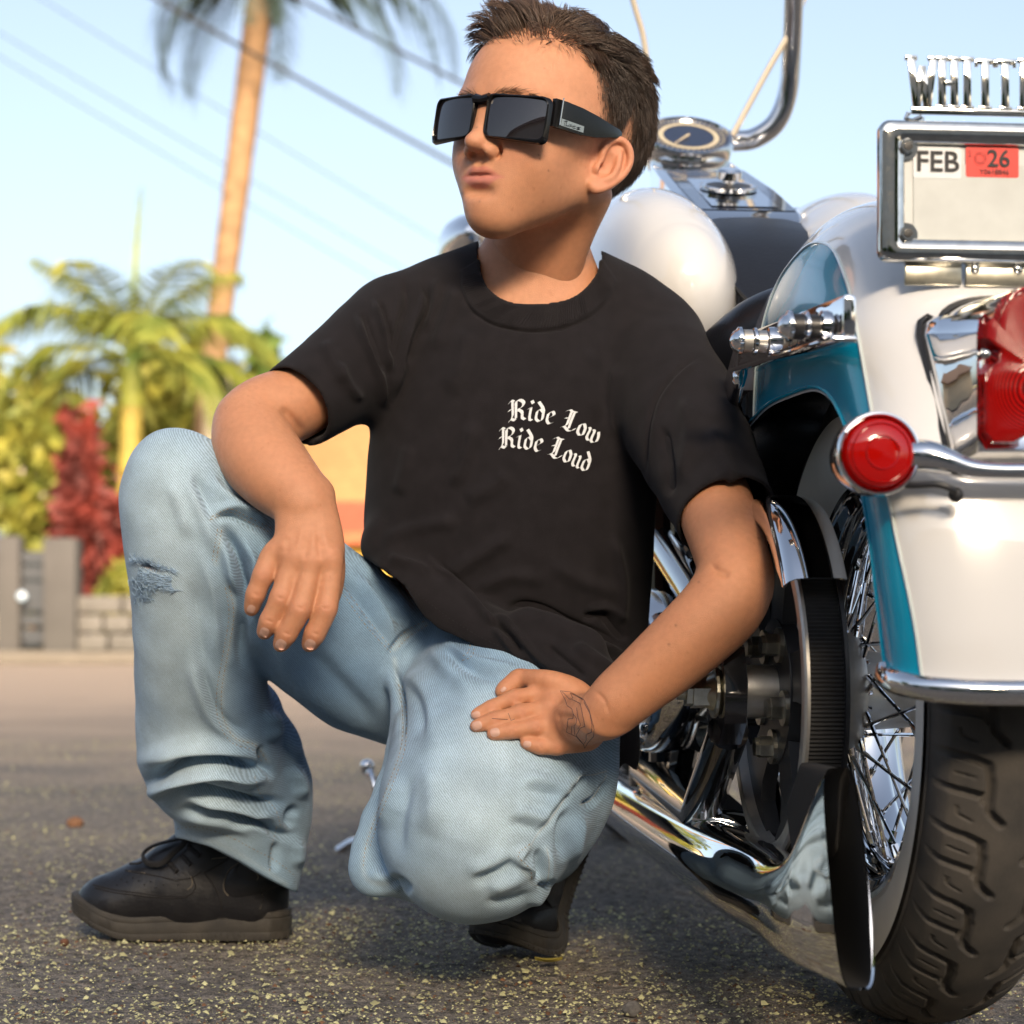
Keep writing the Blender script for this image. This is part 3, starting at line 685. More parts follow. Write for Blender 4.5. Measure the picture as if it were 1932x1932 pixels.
# ---- rear wheel: carved tyre, whitewall, rim, spokes, hub
def tyre(c, rt, name, parent, na=1500, carve=True, wide=1.0):
    px_ = np.array([-.046, -.058, -.066, -.0695, -.0690, -.066, -.061])*wide; pr = rt - np.array([.120, .105, .085, .062, .045, .030, .019])
    tx = np.linspace(-.059, .059, 62)*wide; tr = rt - .0165 * (np.abs(tx) / (.059*wide)) ** 2.4
    X = np.r_[px_, tx, -px_[::-1]]; Rr = np.r_[pr, tr, pr[::-1]]
    th = np.linspace(0, 2 * pi, na, endpoint=False); TH, XX = np.meshgrid(th, X, indexing='ij'); RR = np.broadcast_to(Rr, TH.shape).copy()
    if carve:
        pitch = 2 * pi / 29; dep = np.zeros_like(RR)
        pts = [((-.060, .10), (-.044, .16), (-.040, .16)), ((-.040, .16), (-.026, .24)), ((-.060, .56), (-.040, .60), (-.026, .64)), ((-.026, .24), (-.0235, .46), (-.0235, .66), (-.0265, .70)), ((-.0235, .66), (-.022, .84), (-.012, .98)),
               ((-.060, .10), (-.061, .02)), ((-.060, .56), (-.061, .48))]
        sip = [((-.050, .36), (-.036, .40)), ((-.048, .80), (-.046, .90), (-.036, .96))]
        def dist(Xm, S, polys):
            d = np.full(Xm.shape, 1.0)
            for pl in polys:
                for (x0, s0), (x1, s1) in zip(pl[:-1], pl[1:]):
                    for sh in (-1, 0, 1):
                        ax, ay, bx_, by_ = x0, (s0 + sh) * .070, x1, (s1 + sh) * .070; l2 = (bx_ - ax) ** 2 + (by_ - ay) ** 2
                        t = np.clip(((Xm - ax) * (bx_ - ax) + (S - ay) * (by_ - ay)) / l2, 0, 1); d = np.minimum(d, np.hypot(Xm - ax - t * (bx_ - ax), S - ay - t * (by_ - ay)))
            return d
        for sgn, ph in ((1, 0.0), (-1, .5)):
            S = ((TH / pitch + ph) % 1.0) * .070; Xm = XX * sgn
            d = dist(Xm, S, pts); dep = np.maximum(dep, .0070 * smooth01(-d, -.0042, -.0022))
            d = dist(Xm, S, sip); dep = np.maximum(dep, .0028 * smooth01(-d, -.0013, -.0005))
        RR -= dep * smooth01(RR, rt - .026, rt - .018)
    V = np.stack([XX, RR * np.cos(TH), RR * np.sin(TH)], -1).reshape(-1, 3) + np.asarray(c); k = len(X)
    i = (np.arange(na)[:, None] * k + np.arange(k - 1)[None]).ravel(); j = (((np.arange(na) + 1) % na)[:, None] * k + np.arange(k - 1)[None]).ravel()
    t = mesh_obj(name, V, np.c_[i, j, j + 1, i + 1], M_rubber, parent, True, True)
    for s in (-1, 1):
        q = np.array([(-.0475, .118), (-.0588, .1045), (-.0667, .085), (-.0702, .064), (-.0703, .052)]) * A(wide, 1); q = np.c_[(q[:, 0] - .0006) * -s, rt - q[:, 1]]
        part(MB().lathe(np.c_[q[:, 0] - s * -.0012 * -1, q[:, 1]] if False else np.c_[q[:, 0] + s * .0024, q[:, 1]], 600, 'x', c), 'whitewall', M_ww, t)
    ring = MB()
    for s in (-1, 1): ring.lathe([(s * (.0695*wide), rt - .050), (s * (.0712*wide), rt - .048), (s * (.0695*wide), rt - .045)], 160, 'x', c)
    part(ring, 'rubbing_strip', M_rubber, t)
    rim = [(-.046, .209), (-.0505, .206), (-.0500, .200), (-.045, .197), (-.0425, .188), (-.038, .184), (-.030, .182), (-.026, .172), (-.020, .168), (-.008, .166), (.008, .166), (.020, .168), (.026, .172), (.030, .182), (.038, .184), (.0425, .188), (.045, .197), (.0500, .200), (.0505, .206), (.046, .209)]
    part(MB().lathe(rim, 160, 'x', c), 'rim', M_chrome, t, autos=50)
    part(MB().lathe([(-.044, .21), (-.01, .178), (.01, .178), (.044, .21)], 96, 'x', c), 'rim_well', M_blackm, t)
    return t
WX = .020
wheel = tyre((WX, 0, ZA), RT, 'rear_wheel', bike, wide=.92)
hub = [(-.085, .0), (-.085, .053), (-.056, .053), (-.054, .056), (-.040, .058), (-.034, .056), (-.030, .040), (.030, .036), (.034, .050), (.044, .050), (.05, .03), (.09, .03), (.09, 0)]
part(MB().lathe(hub, 96, 'x', (0, 0, ZA)), 'hub', M_alu, wheel, autos=30)
def spoke_mesh(side, sgn):
    mb = MB(); a0, a1 = 0.0, sgn * .62; x0 = side * .047; x1 = side * .010
    p0 = A(x0, .050 * math.cos(a0), .050 * math.sin(a0)); p05 = A(x0 - side * .002, .060 * math.cos(a0 + sgn * .06), .060 * math.sin(a0 + sgn * .06)); p1 = A(x1, .166 * math.cos(a1), .166 * math.sin(a1))
    mb.tube([p0 - A(side * .008, 0, 0), p0, p05, p05 + (p1 - p05) * .25, p1], [.0026, .0026, .0026, .0019, .0019], 8)
    q = p05 + (p1 - p05) * .90; mb.tube([q, p1], [.0034, .0036], 6); return mb
proto = {}
for side in (-1, 1):
    for i in range(20):
        sgn = 1 if i % 2 else -1; key = (side, sgn)
        if key not in proto:
            o = part(spoke_mesh(side, sgn), 'spoke', M_chrome, wheel); o.location = (WX * .5, 0, ZA); proto[key] = o; o.rotation_euler = (2 * pi * i / 20, 0, 0)
        else:
            o = proto[key].copy(); COL.objects.link(o); o.parent = wheel; o.location = (WX * .5, 0, ZA); o.rotation_euler = (2 * pi * i / 20, 0, 0)

# ---- belt drive
RP = .163
ring = [(-.1225, .150), (-.1235, .152), (-.1235, RP), (-.1215, RP + .003), (-.1185, RP + .003)]
pl = part(MB().lathe(ring, 160, 'x', (0, 0, ZA)).lathe([(-.1225, .150), (-.110, .147)], 160, 'x', (0, 0, ZA)), 'pulley', M_alu, autos=25)
web = MB()
nw = 120
for q in range(5):     # five curved arms between the openings
    a0 = q * 2 * pi / 5 + .35
    rows = [(.060, -.42, .42), (.085, -.20, .36), (.11, -.12, .36), (.13, -.16, .42), (.149, -.42, .62)]
    V = []; 
    for r_, l_, h_ in rows:
        for t_ in np.linspace(l_, h_, 6): V.append((-.113, r_ * math.cos(a0 + t_), r_ * math.sin(a0 + t_)))
    for r_, l_, h_ in rows:
        for t_ in np.linspace(l_, h_, 6): V.append((-.098, r_ * math.cos(a0 + t_), r_ * math.sin(a0 + t_)))
    f = [(i * 6 + j, i * 6 + j + 1, i * 6 + 7 + j, i * 6 + 6 + j) for i in range(4) for j in range(5)] + [(30 + i * 6 + j, 30 + i * 6 + 6 + j, 30 + i * 6 + 7 + j, 30 + i * 6 + j + 1) for i in range(4) for j in range(5)]
    f += [(i * 6, i * 6 + 6, i * 6 + 36, i * 6 + 30) for i in range(4)] + [(i * 6 + 5, i * 6 + 35, i * 6 + 41, i * 6 + 11) for i in range(4)]
    web.add(np.array(V) + A(0, 0, ZA), f)
web.lathe([(-.1145, .0), (-.1145, .072), (-.100, .074), (-.098, 0)], 60, 'x', (0, 0, ZA))
part(web, 'pulley_web', M_blackm, pl)
for i in range(5):
    a = i * 2 * pi / 5 + .9; part(hexn((-.1145, .055 * math.cos(a), ZA + .055 * math.sin(a)), (-1, 0, 0), .0115, .020, .004), 'pulley_bolt', M_zinc, pl, smooth=False)
nt_ = 260; th = np.arange(nt_ * 4) * 2 * pi / (nt_ * 4); rr4 = np.tile([RP + .0002, RP + .0022, RP + .0022, RP + .0002], nt_)
V = np.concatenate([np.c_[np.full(len(th), x), rr4 * np.cos(th), rr4 * np.sin(th) + ZA] for x in (-.1185, -.0865)]); n4 = len(th)
mesh_obj('drive_belt', V, np.c_[np.arange(n4), (np.arange(n4) + 1) % n4, (np.arange(n4) + 1) % n4 + n4, np.arange(n4) + n4], M_rubber2, bike, False, True)
part(MB().lathe([(-.0865, RP - .01), (-.0865, RP + .006), (-.083, RP + .007), (-.083, RP - .01)], 160, 'x', (0, 0, ZA)), 'pulley_flange', M_blackm, pl)
part(MB().box((-.1025, .42, ZA + RP * .78), (.03, .85, .008), rot=Matrix.Rotation(R(-3), 3, 'X')).box((-.1025, .42, ZA - RP * .80), (.03, .85, .008), rot=Matrix.Rotation(R(5), 3, 'X')), 'belt_run', M_rubber2, smooth=False)
part(MB().lathe([(-.155, 0), (-.155, .026), (-.114, .026)], 40, 'x', (0, 0, ZA)), 'axle_spacer', M_alu)
# chrome guard over the belt
gp = [(-.1405, .170), (-.1405, .176), (-.1395, .182), (-.136, .188), (-.130, .192), (-.115, .194), (-.088, .193), (-.083, .191)]
gp2 = gp + [(x + (.0018 if i < 3 else 0), r_ - .0022) for i, (x, r_) in list(enumerate(gp))[::-1]]
gm_ = MB(); ths = np.linspace(R(205 - 62), R(60), 40) if False else np.linspace(R(146), R(40), 40)
Vg = []
for i, t in enumerate(ths):
    for x, r_ in gp2:
        k = smooth01(np.array([i / 39.0]), 0, .10)[0]; rr_ = r_ if r_ > .18 else (.178 + (r_ - .178) * k)
        Vg.append((x, rr_ * math.cos(t), ZA + rr_ * math.sin(t)))
m_ = len(gp2); f = [(i * m_ + q, i * m_ + (q + 1) % m_, (i + 1) * m_ + (q + 1) % m_, (i + 1) * m_ + q) for i in range(39) for q in range(m_)] + [tuple(range(m_ - 1, -1, -1)), tuple(39 * m_ + q for q in range(m_))]
part(MB().add(Vg, f), 'belt_guard', M_chrome, autos=40)

# ---- swingarm, axle nut, adjuster
sw = MB()
pl_ = [(.055, -.012), (.030, -.050), (-.012, -.052), (-.040, -.030), (-.046, .010), (-.030, .044), (.010, .060), (.050, .050)]
sw.prism([(y, z + ZA) for y, z in pl_], -.172, -.150, ((0, 1, 0), (0, 0, 1), (1, 0, 0)))
sw.tube([(-.158, .01, ZA - .04), (-.150, .20, .185), (-.14, .62, .20)], [.021, .022, .024], 12); sw.tube([(-.158, .02, ZA + .04), (-.15, .25, .43), (-.14, .60, .52)], [.017, .019, .020], 12)
sw.tube([(-.14, .62, .18), (-.14, .60, .54)], .024, 12)
part(sw, 'swingarm', M_blackp)
part(MB().box((-.161, -.008, ZA), (.008, .05, .07), bev=.004), 'adjuster_block', M_blackm)
part(MB().lathe([(-.190, 0), (-.190, .012), (-.174, .022), (-.172, .024)], 40, 'x', (0, -.005, ZA)), 'axle_washer', M_zinc)
an = hexn((-.174, -.005, ZA), (-1, 0, 0), .0175, .030, .003); an.lathe([(-.212, .0), (-.212, .008), (-.2, .0085)], 24, 'x', (0, -.005, ZA)); part(an, 'axle_nut', M_zinc, smooth=False)
q = LU(1400, 1560, by=.16); part(hexn(q + A(.02, 0, 0), (-.3, -.9, .1), .013, .03, .004), 'swingarm_bolt', M_zinc, smooth=False)
part(MB().tube([q + A(-.05, .02, .01), q + A(.0, .01, .0), q + A(.05, .0, -.01)], [.014, .016, .012], 12), 'pipe_bracket', M_chrome)
part(MB().tube([LU(1330, 1390, by=.35), LU(1395, 1392, by=.30)], .014, 14), 'brake_rod', M_zinc)

# ---- exhaust with fishtail
def exhaust():
    mb = MB(); st_ = []
    rows = [(1.30, .0325, .0325, -.155, .150), (.9, .034, .034, -.150, .143), (.45, .038, .038, -.147, .140), (.05, .042, .042, -.143, .140), (-.10, .040, .042, -.137, .139), (-.20, .036, .043, -.134, .1405), (-.245, .031, .049, -.132, .1465), (-.270, .0265, .060, -.130, .1575), (-.292, .0215, .073, -.1285, .1705), (-.312, .0180, .0825, -.1275, .180), (-.325, .0162, .0870, -.127, .184)]
    rows = spline(np.array(rows), 4); n = 44; th = np.linspace(0, 2 * pi, n, endpoint=False); V = []
    for by, a, b, cx, cz in rows:
        e = 2.0 + 3.0 * smooth01(np.array([-by]), .12, .30)[0]
        c, s = np.cos(th), np.sin(th); x = np.sign(c) * np.abs(c) ** (2 / e) * a; z = np.sign(s) * np.abs(s) ** (2 / (2 + .5 * (e - 2))) * b
        sl = .055 * (z / .09) * smooth01(np.array([-by]), .15, .32)[0]
        V.append(np.c_[cx + x, by + sl * .6, cz + z])
    last = V[-1]; cen = last.mean(0)
    V.append(cen + (last - cen) * A(.90, 1, .985) + A(0, .0025, 0)); V.append(cen + (last - cen) * A(.85, 1, .97) + A(0, .10, 0)); V.append(cen + (last - cen) * A(.5, 1, .5) + A(0, .16, 0))
    V = np.concatenate(V); k = len(V) // n
    f = [(i * n + q, i * n + (q + 1) % n, (i + 1) * n + (q + 1) % n, (i + 1) * n + q) for i in range(k - 1) for q in range(n)]
    nf = (k - 3) * n
    ex = part(MB().add(V, f[:nf - 0]), 'exhaust_pipe', M_chrome, autos=60)
    me = ex.data; me.materials.append(mat('pipe_soot', (.012, .011, .010), .9))
    for i_, p_ in enumerate(me.polygons):
        if i_ >= (k - 3) * n: p_.material_index = 1
    inner = MB().add(V, f[(k - 3) * n:]); part(inner, 'pipe_bore', me.materials[1], ex)
exhaust()

# ---- rear fender
FC = spline(np.array([(.34, .700), (.18, .772), (.03, .801), (-.09, .795), (-.20, .757), (-.29, .685), (-.35, .590), (-.383, .480), (-.398, .390), (-.402, .338)]), 8)
FE = spline(np.array([(.30, .575), (.17, .592), (.03, .606), (-.09, .605), (-.19, .598), (-.255, .572), (-.296, .528), (-.318, .470), (-.330, .395), (-.335, .350)]), 8)
FWd = np.interp(np.arange(len(FC)), np.linspace(0, len(FC) - 1, 10), [.105, .112, .116, .118, .118, .117, .114, .108, .102, .098])
def fender():
    nP = 40; ph = np.linspace(-pi / 2, pi / 2, 2 * nP + 1); V = []
    ex = 2 / 2.7
    for c, e, w in zip(FC, FE, FWd):
        sx = np.sign(np.sin(ph)) * np.abs(np.sin(ph)) ** ex; dr = 1 - np.abs(np.cos(ph)) ** ex
        V.append(np.c_[w * sx, c[0] + (e[0] - c[0]) * dr, c[1] + (e[1] - c[1]) * dr])
    V = np.array(V); N = V.shape[0]; M = V.shape[1]; out = V.reshape(-1, 3)
    f = [(i * M + j, i * M + j + 1, (i + 1) * M + j + 1, (i + 1) * M + j) for i in range(N - 1) for j in range(M - 1)]
    # inner skin
    cen = np.stack([np.zeros(N), (FC[:, 0] + FE[:, 0]) / 2 * .9, (FC[:, 1] + FE[:, 1]) / 2 - .02], 1)[:, None]
    inn = (V + (cen - V) / np.linalg.norm(cen - V, axis=2)[..., None] * .003).reshape(-1, 3)
    allv = np.concatenate([out, inn]); b = N * M
    f2 = [(b + i * M + j, b + (i + 1) * M + j, b + (i + 1) * M + j + 1, b + i * M + j + 1) for i in range(N - 1) for j in range(M - 1)]
    edge = [(i * M, (i + 1) * M, b + (i + 1) * M, b + i * M) for i in range(N - 1)] + [((i + 1) * M - 1, b + (i + 1) * M - 1, b + (i + 2) * M - 1, (i + 2) * M - 1) for i in range(N - 1)]
    edge += [((N - 1) * M + j, (N - 1) * M + j + 1, b + (N - 1) * M + j + 1, b + (N - 1) * M + j) for j in range(M - 1)]
    fd = mesh_obj('rear_fender', allv, f + f2 + edge, M_white, bike, True, True, 40)
    fd.data.materials.append(M_teal); fd.data.materials.append(M_blackm)
    nf = len(f)
    for i_, p_ in enumerate(fd.data.polygons):
        if i_ >= nf and i_ < nf + len(f2): p_.material_index = 2
    return fd, V
fend, FV = fender()
TEAL = spline(np.array([(.085, .600), (.078, .66), (.066, .711), (.042, .742), (-.028, .757), (-.092, .7515), (-.161, .730), (-.226, .690), (-.2775, .638), (-.318, .575), (-.345, .510), (-.366, .440), (-.378, .385), (-.382, .350)]), 10)
def fender_side(y, z, off=.0012):        # point on the left flank for side-view coordinates
    best = None
    d = (FV[:, :38, 1] - y) ** 2 + (FV[:, :38, 2] - z) ** 2; i, j = np.unravel_index(d.argmin(), d.shape)
    return FV[i, j] + A(-off, 0, 0)
fbv = BVHTree.FromPolygons([tuple(p) for p in FV.reshape(-1, 3)], [(i * FV.shape[1] + j, i * FV.shape[1] + j + 1, (i + 1) * FV.shape[1] + j + 1, (i + 1) * FV.shape[1] + j) for i in range(FV.shape[0] - 1) for j in range(FV.shape[1] - 1)])
def flank(y, z, s=-1, off=.0008):
    h = fbv.ray_cast(Vector((s * .4, y, z)), Vector((-s, 0, 0)))
    return None if h[0] is None else np.array(h[0]) + A(s * off, 0, 0)
# teal panel: its own skin lying on each flank, bounded by the pinstripe
lowE = FE
for s in (-1, 1):
    pts = []; rows = []
    for t in np.linspace(0, 1, 90):
        p = TEAL[int(t * (len(TEAL) - 1))]
        q = lowE[np.argmin((lowE[:, 0] - np.interp(t, [0, .2, .6, 1], [.085, .03, -.25, -.368])) ** 2 + .0 * lowE[:, 1])] if False else A(*[np.interp(np.interp(t, [0, .25, .45, .62, .75, 1], [.085, .05, -.06, -.19, -.275, -.334]), lowE[::-1, 0], lowE[::-1, k]) for k in (0, 1)])
        row = []
        for k in np.linspace(0, 1, 14):
            y, z = p + (q - p) * k; z = z + .002 * (k == 1) ; h = flank(y, z, s)
            if h is None: h = flank(y + .004, z + .006, s)
            row.append(h)
        if all(r_ is not None for r_ in row): rows.append(row)
    V = np.array(rows).reshape(-1, 3); n = 14
    mesh_obj('teal_panel', V, [(i * n + j, i * n + j + 1, (i + 1) * n + j + 1, (i + 1) * n + j) for i in range(len(rows) - 1) for j in range(n - 1)], M_teal, fend, True, True)
    ps = [flank(*p, s, .0014) for p in TEAL]; ps = [p for p in ps if p is not None]
    part(MB().tube(np.array(ps), .0014, 6), 'pinstripe', mat('silver_pinstripe', (.55, .62, .62), .3, coat=1), fend)
    if s == -1:
        lo_ = [A(*p) for p in FE[8:]]; bead = [flank(p[0] - .001, p[1] + .004, s, .0012) for p in lo_]; bead = [b for b in bead if b is not None]
        part(MB().tube(np.array(bead), .0016, 6), 'edge_bead', M_teal, fend)
for (u, v) in ((1686, 1020), (1697, 1105)):
    q = LU(u, v, bx=-.108); h = flank(q[1], q[2], -1, -.001)
    if h is not None: part(MB().ball(h, .0052, 12, sc=(.55, 1, 1)), 'rivet', M_teal, fend)
# chrome trim round the tip
tip = FV[-1]; tt = tip[::2]; tr = np.c_[tt[:, 0] * 1.03, tt[:, 1] - .004, tt[:, 2] - .001]
tr = np.r_[[tr[0] + A(-.0005, .003, .010)], tr, [tr[-1] + A(.0005, .003, .010)]]
part(MB().tube(tr, np.r_[.006, np.full(len(tr) - 2, .0105), .006], 12, flat=.8), 'fender_tip_trim', M_chrome, fend)

# ---- fender strut with docking posts
def strut(s):
    a, b = A(s * .133, .055, .668), A(s * .133, -.352, .640)
    mb = MB(); d = b - a; L = np.linalg.norm(d); ang = math.atan2(d[2], -d[1])
    Rm = np.array(Matrix.Rotation(-ang * -1, 3, 'X')) if False else np.array(Matrix.Rotation(-math.atan2(d[2], d[1]) * -1, 3, 'X'))
    dirv = d / L; upv = np.cross(A(1, 0, 0), dirv); upv = upv if upv[2] > 0 else -upv
    fr = np.stack([A(1, 0, 0), dirv, upv], 1)
    mb.box((a + b) / 2, (.012, L, .034), rot=fr, bev=.004); mb.box((a + b) / 2 - upv * .019 - A(s * -.004, 0, 0), (.022, L, .006), rot=fr, bev=.0025)
    c = A(s * .133, .19, .585); d2 = c - a; L2 = np.linalg.norm(d2); dv = d2 / L2; u2 = np.cross(A(1, 0, 0), dv); u2 = u2 if u2[2] > 0 else -u2
    mb.box((a + c) / 2, (.013, L2 + .02, .036), rot=np.stack([A(1, 0, 0), dv, u2], 1), bev=.004)
    o = part(mb, 'fender_strut', M_chrome)
    for by, bz in ((-.107, .655), (-.303, .638)):
        prof = [(0, .0135), (.006, .0135), (.007, .0095), (.016, .0095), (.017, .0125), (.0195, .0125), (.0205, .0100), (.030, .0100), (.031, .0130), (.034, .0130), (.0355, .0105), (.038, .0090), (.0405, .0060), (.042, 0)]
        part(MB().lathe([(s * (.139 + h), r_) for h, r_ in prof], 32, 'x', (0, by, bz)), 'docking_post', M_chrome, o, autos=30)
        part(MB().lathe([(s * (.139 + .0075), .0102), (s * (.139 + .0155), .0102)], 32, 'x', (0, by, bz)).lathe([(s * (.139 + .021), .0108), (s * (.139 + .0295), .0108)], 32, 'x', (0, by, bz)), 'bushing', M_blackm if by < -.2 else M_alu, o)
    q = A(s * .142, .045, .640); part(MB().ball(q, .011, 16, sc=(.6, 1, 1)), 'strut_bolt', M_chrome, o)
strut(-1); strut(1)

# ---- licence plate, frame, topper, bracket
PY = -.305; PC = A(.0, PY, .751)
def rrect(w, h, r_, n=6):
    P = []
    for cx, cz, a0 in ((w / 2 - r_, h / 2 - r_, 0), (-w / 2 + r_, h / 2 - r_, 90), (-w / 2 + r_, -h / 2 + r_, 180), (w / 2 - r_, -h / 2 + r_, 270)):
        P += [(cx + r_ * math.cos(R(a0 + 90 * k / (n - 1))), cz + r_ * math.sin(R(a0 + 90 * k / (n - 1)))) for k in range(n)]
    return np.array(P)
def plate():
    fw, fh = .193, .1175
    base = part(MB().prism(rrect(fw - .012, fh - .012, .006) , -.0012, .0, ((1, 0, 0), (0, 0, 1), (0, -1, 0)), PC), 'licence_plate', M_plate_w, autos=30)
    o1 = rrect(fw, fh, .009, 8); i1 = rrect(fw - .031, fh - .025, .004, 8)
    # scalloped inner corners clear the bolts
    for P in (i1,):
        for q in range(len(P)):
            if abs(P[q][0]) > fw / 2 - .0245 and abs(P[q][1]) > fh / 2 - .022: P[q] = P[q] * A(.93, .86)
    n = len(o1); mb = MB(); V = []
    for P, h in ((o1, -.003), (o1, .0035), (o1 * A(.992, .986), .0058), (o1 * A(.975, .955), .0072), (o1 * .5 + i1 * .5, .0076), (i1 * A(1.025, 1.035), .0068), (i1, .0045), (i1, .0006)): V.append(np.c_[PC[0] + P[:, 0], np.full(n, PC[1] - h), PC[2] + P[:, 1]])
    f = [(k * n + i, k * n + (i + 1) % n, (k + 1) * n + (i + 1) % n, (k + 1) * n + i) for k in range(7) for i in range(n)]
    part(mb.add(np.concatenate(V), f), 'plate_frame', M_chrome_w, base, autos=60)
    part(MB().prism(rrect(fw - .052, .068, .006), 0, .0006, ((1, 0, 0), (0, 0, 1), (0, -1, 0)), PC + A(.004, -.0006, -.010)), 'embossed_panel', mat('plate_panel', (.56, .58, .56), .5, var=.12, vscale=40), base, autos=30)
    for x in (-1, 1):
        for z in (-1, 1):
            c = PC + A(x * .0735, -.001, z * .0362); b_ = hexn(c, (0, -1, 0), .0068, .0085, .0015); b_.lathe([(-.0088, .0), (-.0088, .0034)], 16, 'y', tuple(c)); part(hexn(c, (0, -1, 0), .0068, .0085, .0015), 'plate_nut', M_chrome_w, base, smooth=False)
            part(MB().lathe([(-.0096, 1e-5), (-.0094, .0036), (-.007, .0038)], 16, 'y', tuple(c)), 'bolt_end', M_blackm, base)
    def text(s, size, c, m, name, bold=.0, parent=None, font_sx=1.0):
        cu = bpy.data.curves.new('t', 'FONT'); cu.body = s; cu.size = size; cu.align_x = 'CENTER'; cu.align_y = 'CENTER'; cu.offset = bold; cu.resolution_u = 4
        ob = bpy.data.objects.new('t', cu); COL.objects.link(ob); dg = bpy.context.evaluated_depsgraph_get(); me = bpy.data.meshes.new_from_object(ob.evaluated_get(dg)); bpy.data.objects.remove(ob)
        co = np.zeros(len(me.vertices) * 3); me.vertices.foreach_get('co', co); co = co.reshape(-1, 3)
        me.vertices.foreach_set('co', np.c_[c[0] + co[:, 0] * font_sx, np.full(len(co), c[1]), c[2] + co[:, 1]].astype(np.float32).ravel()); me.update()
        me.materials.clear(); me.materials.append(m); me.name = name
        o = bpy.data.objects.new(name, me); COL.objects.link(o); o.parent = parent or base; return o
    fx = lambda u, v, off: LU(u, v, by=PY - off)
    M_ink2 = mat('print_black', (.015, .015, .018), .6)
    c = fx(1768, 307, .0012); st_ = part(MB().prism(rrect(.041, .026, .002), 0, .0003, ((1, 0, 0), (0, 0, 1), (0, -1, 0)), c), 'month_sticker', mat('sticker_white', (.70, .72, .74), .4), base)
    text('FEB', .0240, c + A(0, -.0012, 0), M_ink2, 'lettering', .00035, st_, 1.02)
    c = fx(1872, 306, .0012); st2 = part(MB().prism(rrect(.0455, .0255, .002), 0, .0003, ((1, 0, 0), (0, 0, 1), (0, -1, 0)), c), 'year_sticker', mat('sticker_red', (.70, .035, .022), .4, coat=.3), base)
    text('26', .0200, c + A(.0052, -.0012, .0022), M_ink2, 'lettering', .0003, st2); text('Y0618846', .0062, c + A(.0015, -.0012, -.0085), M_ink2, 'lettering', 0, st2)
    text('C\nA', .0036, c + A(-.0195, -.0012, .0062), M_ink2, 'lettering', 0, st2)
    sl = MB()
    for rr_ in (.0050, .0036): sl.lathe([(-.0004, rr_ - .0002), (-.0004, rr_ + .0002)], 28, 'y', tuple(c + A(-.0105, -.0012, .003)))
    part(sl, 'seal_print', mat('seal_dark_red', (.28, .02, .015), .5), st2)
    # bracket below
    for x0, x1 in ((-.073, -.024), (-.021, .073)):
        part(MB().box(PC + A((x0 + x1) / 2, .004, -.0675), (x1 - x0, .004, .019), bev=.0015), 'plate_bracket', M_zinc, base)
    for x in (-.013, .024):
        part(MB().ball(PC + A(x, .001, -.0625), .0042, 14, sc=(1, .5, 1)), 'bracket_screw', M_chrome_w, base)
    # topper: WHITTIER in condensed slab letters
    H_ = .0405; z0 = .8225; x = LU(1712, 200, by=PY)[0]
    sw_ = .0066
    def slab(mb, x, z, w, h): mb.box((x, PY, z), (w, .0028, h), bev=.0006)
    glyph = {}
    def bars(ch):
        if ch == 'I': return .0150, [('v', .0075, 0, 1)], [(.0075, 0), (.0075, 1)]
        if ch == 'H': return .0205, [('v', .005, 0, 1), ('v', .0155, 0, 1), ('h', .005, .0155, .5)], [(.005, 0), (.005, 1), (.0155, 0), (.0155, 1)]
        if ch == 'T': return .0185, [('v', .009, 0, 1), ('h', .0015, .0165, .965)], [(.009, 0)]
        if ch == 'E': return .0175, [('v', .005, 0, 1), ('h', .003, .0150, .965), ('h', .003, .013, .5), ('h', .003, .0150, .035)], []
        if ch == 'R': return .0190, [('v', .005, 0, 1), ('h', .003, .0140, .965), ('h', .003, .0140, .5), ('v', .0148, .5, 1), ('v', .0148, 0, .45)], [(.005, 0), (.0148, 0)]
    for ch_ in 'WHITTIER':
        mb = MB()
        if ch_ == 'W':
            for p0, p1 in (((.003, 1), (.008, 0)), ((.008, 0), (.0125, .8)), ((.0125, .8), (.017, 0)), ((.017, 0), (.0225, 1))):
                a = A(x + p0[0], PY, z0 + p0[1] * H_); b = A(x + p1[0], PY, z0 + p1[1] * H_); d = b - a; L = np.linalg.norm(d); d /= L; nx = np.cross(d, A(0, 1, 0))
                mb.box((a + b) / 2, (sw_, .0028, L + .003), rot=np.stack([nx, A(0, 1, 0), d], 1), bev=.0006)
            for sx in (.003, .0225): slab(mb, x + sx, z0 + H_, .0105, .0040)
            adv = .0265
        else:
            adv, bs, sf = bars(ch_)
            for b in bs:
                if b[0] == 'v': slab(mb, x + b[1], z0 + H_ * (b[2] + b[3]) / 2, sw_, H_ * (b[3] - b[2]))
                else: slab(mb, x + (b[1] + b[2]) / 2, z0 + H_ * b[3], b[2] - b[1] + .002, .0046)
            for sx, sz in sf: slab(mb, x + sx, z0 + H_ * sz, .0112, .0040)
            if ch_ == 'T': 
                for sx in (.0012, .0168): slab(mb, x + sx, z0 + H_ * .93, .0026, .0065)
        part(mb, 'topper_letter', M_chrome_w, base); x += adv * .93
    xa = LU(1712, 200, by=PY)[0]
    part(MB().box(((xa + x) / 2, PY, z0 - .0032), (x - xa - .006, .0026, .0066), bev=.0008).tube([(xa + .001, PY, z0 - .0055), (xa - .0015, PY, z0 - .010), (xa + .004, PY, z0 - .012), (xa + .012, PY, z0 - .0085)], .0021, 8), 'topper_bar', M_chrome_w, base)
    part(MB().box((0, PY, z0 - .0165), (.150, .0026, .0040), bev=.001).box((-.03, PY, z0 - .0205), (.022, .0026, .006), bev=.001).tube([(xa + .013, PY, z0 - .009), (xa + .012, PY, z0 - .0155)], .0018, 6).tube([(x - .013, PY, z0 - .006), (x - .012, PY, z0 - .0155)], .0018, 6), 'topper_mount', M_chrome_w, base)
plate()

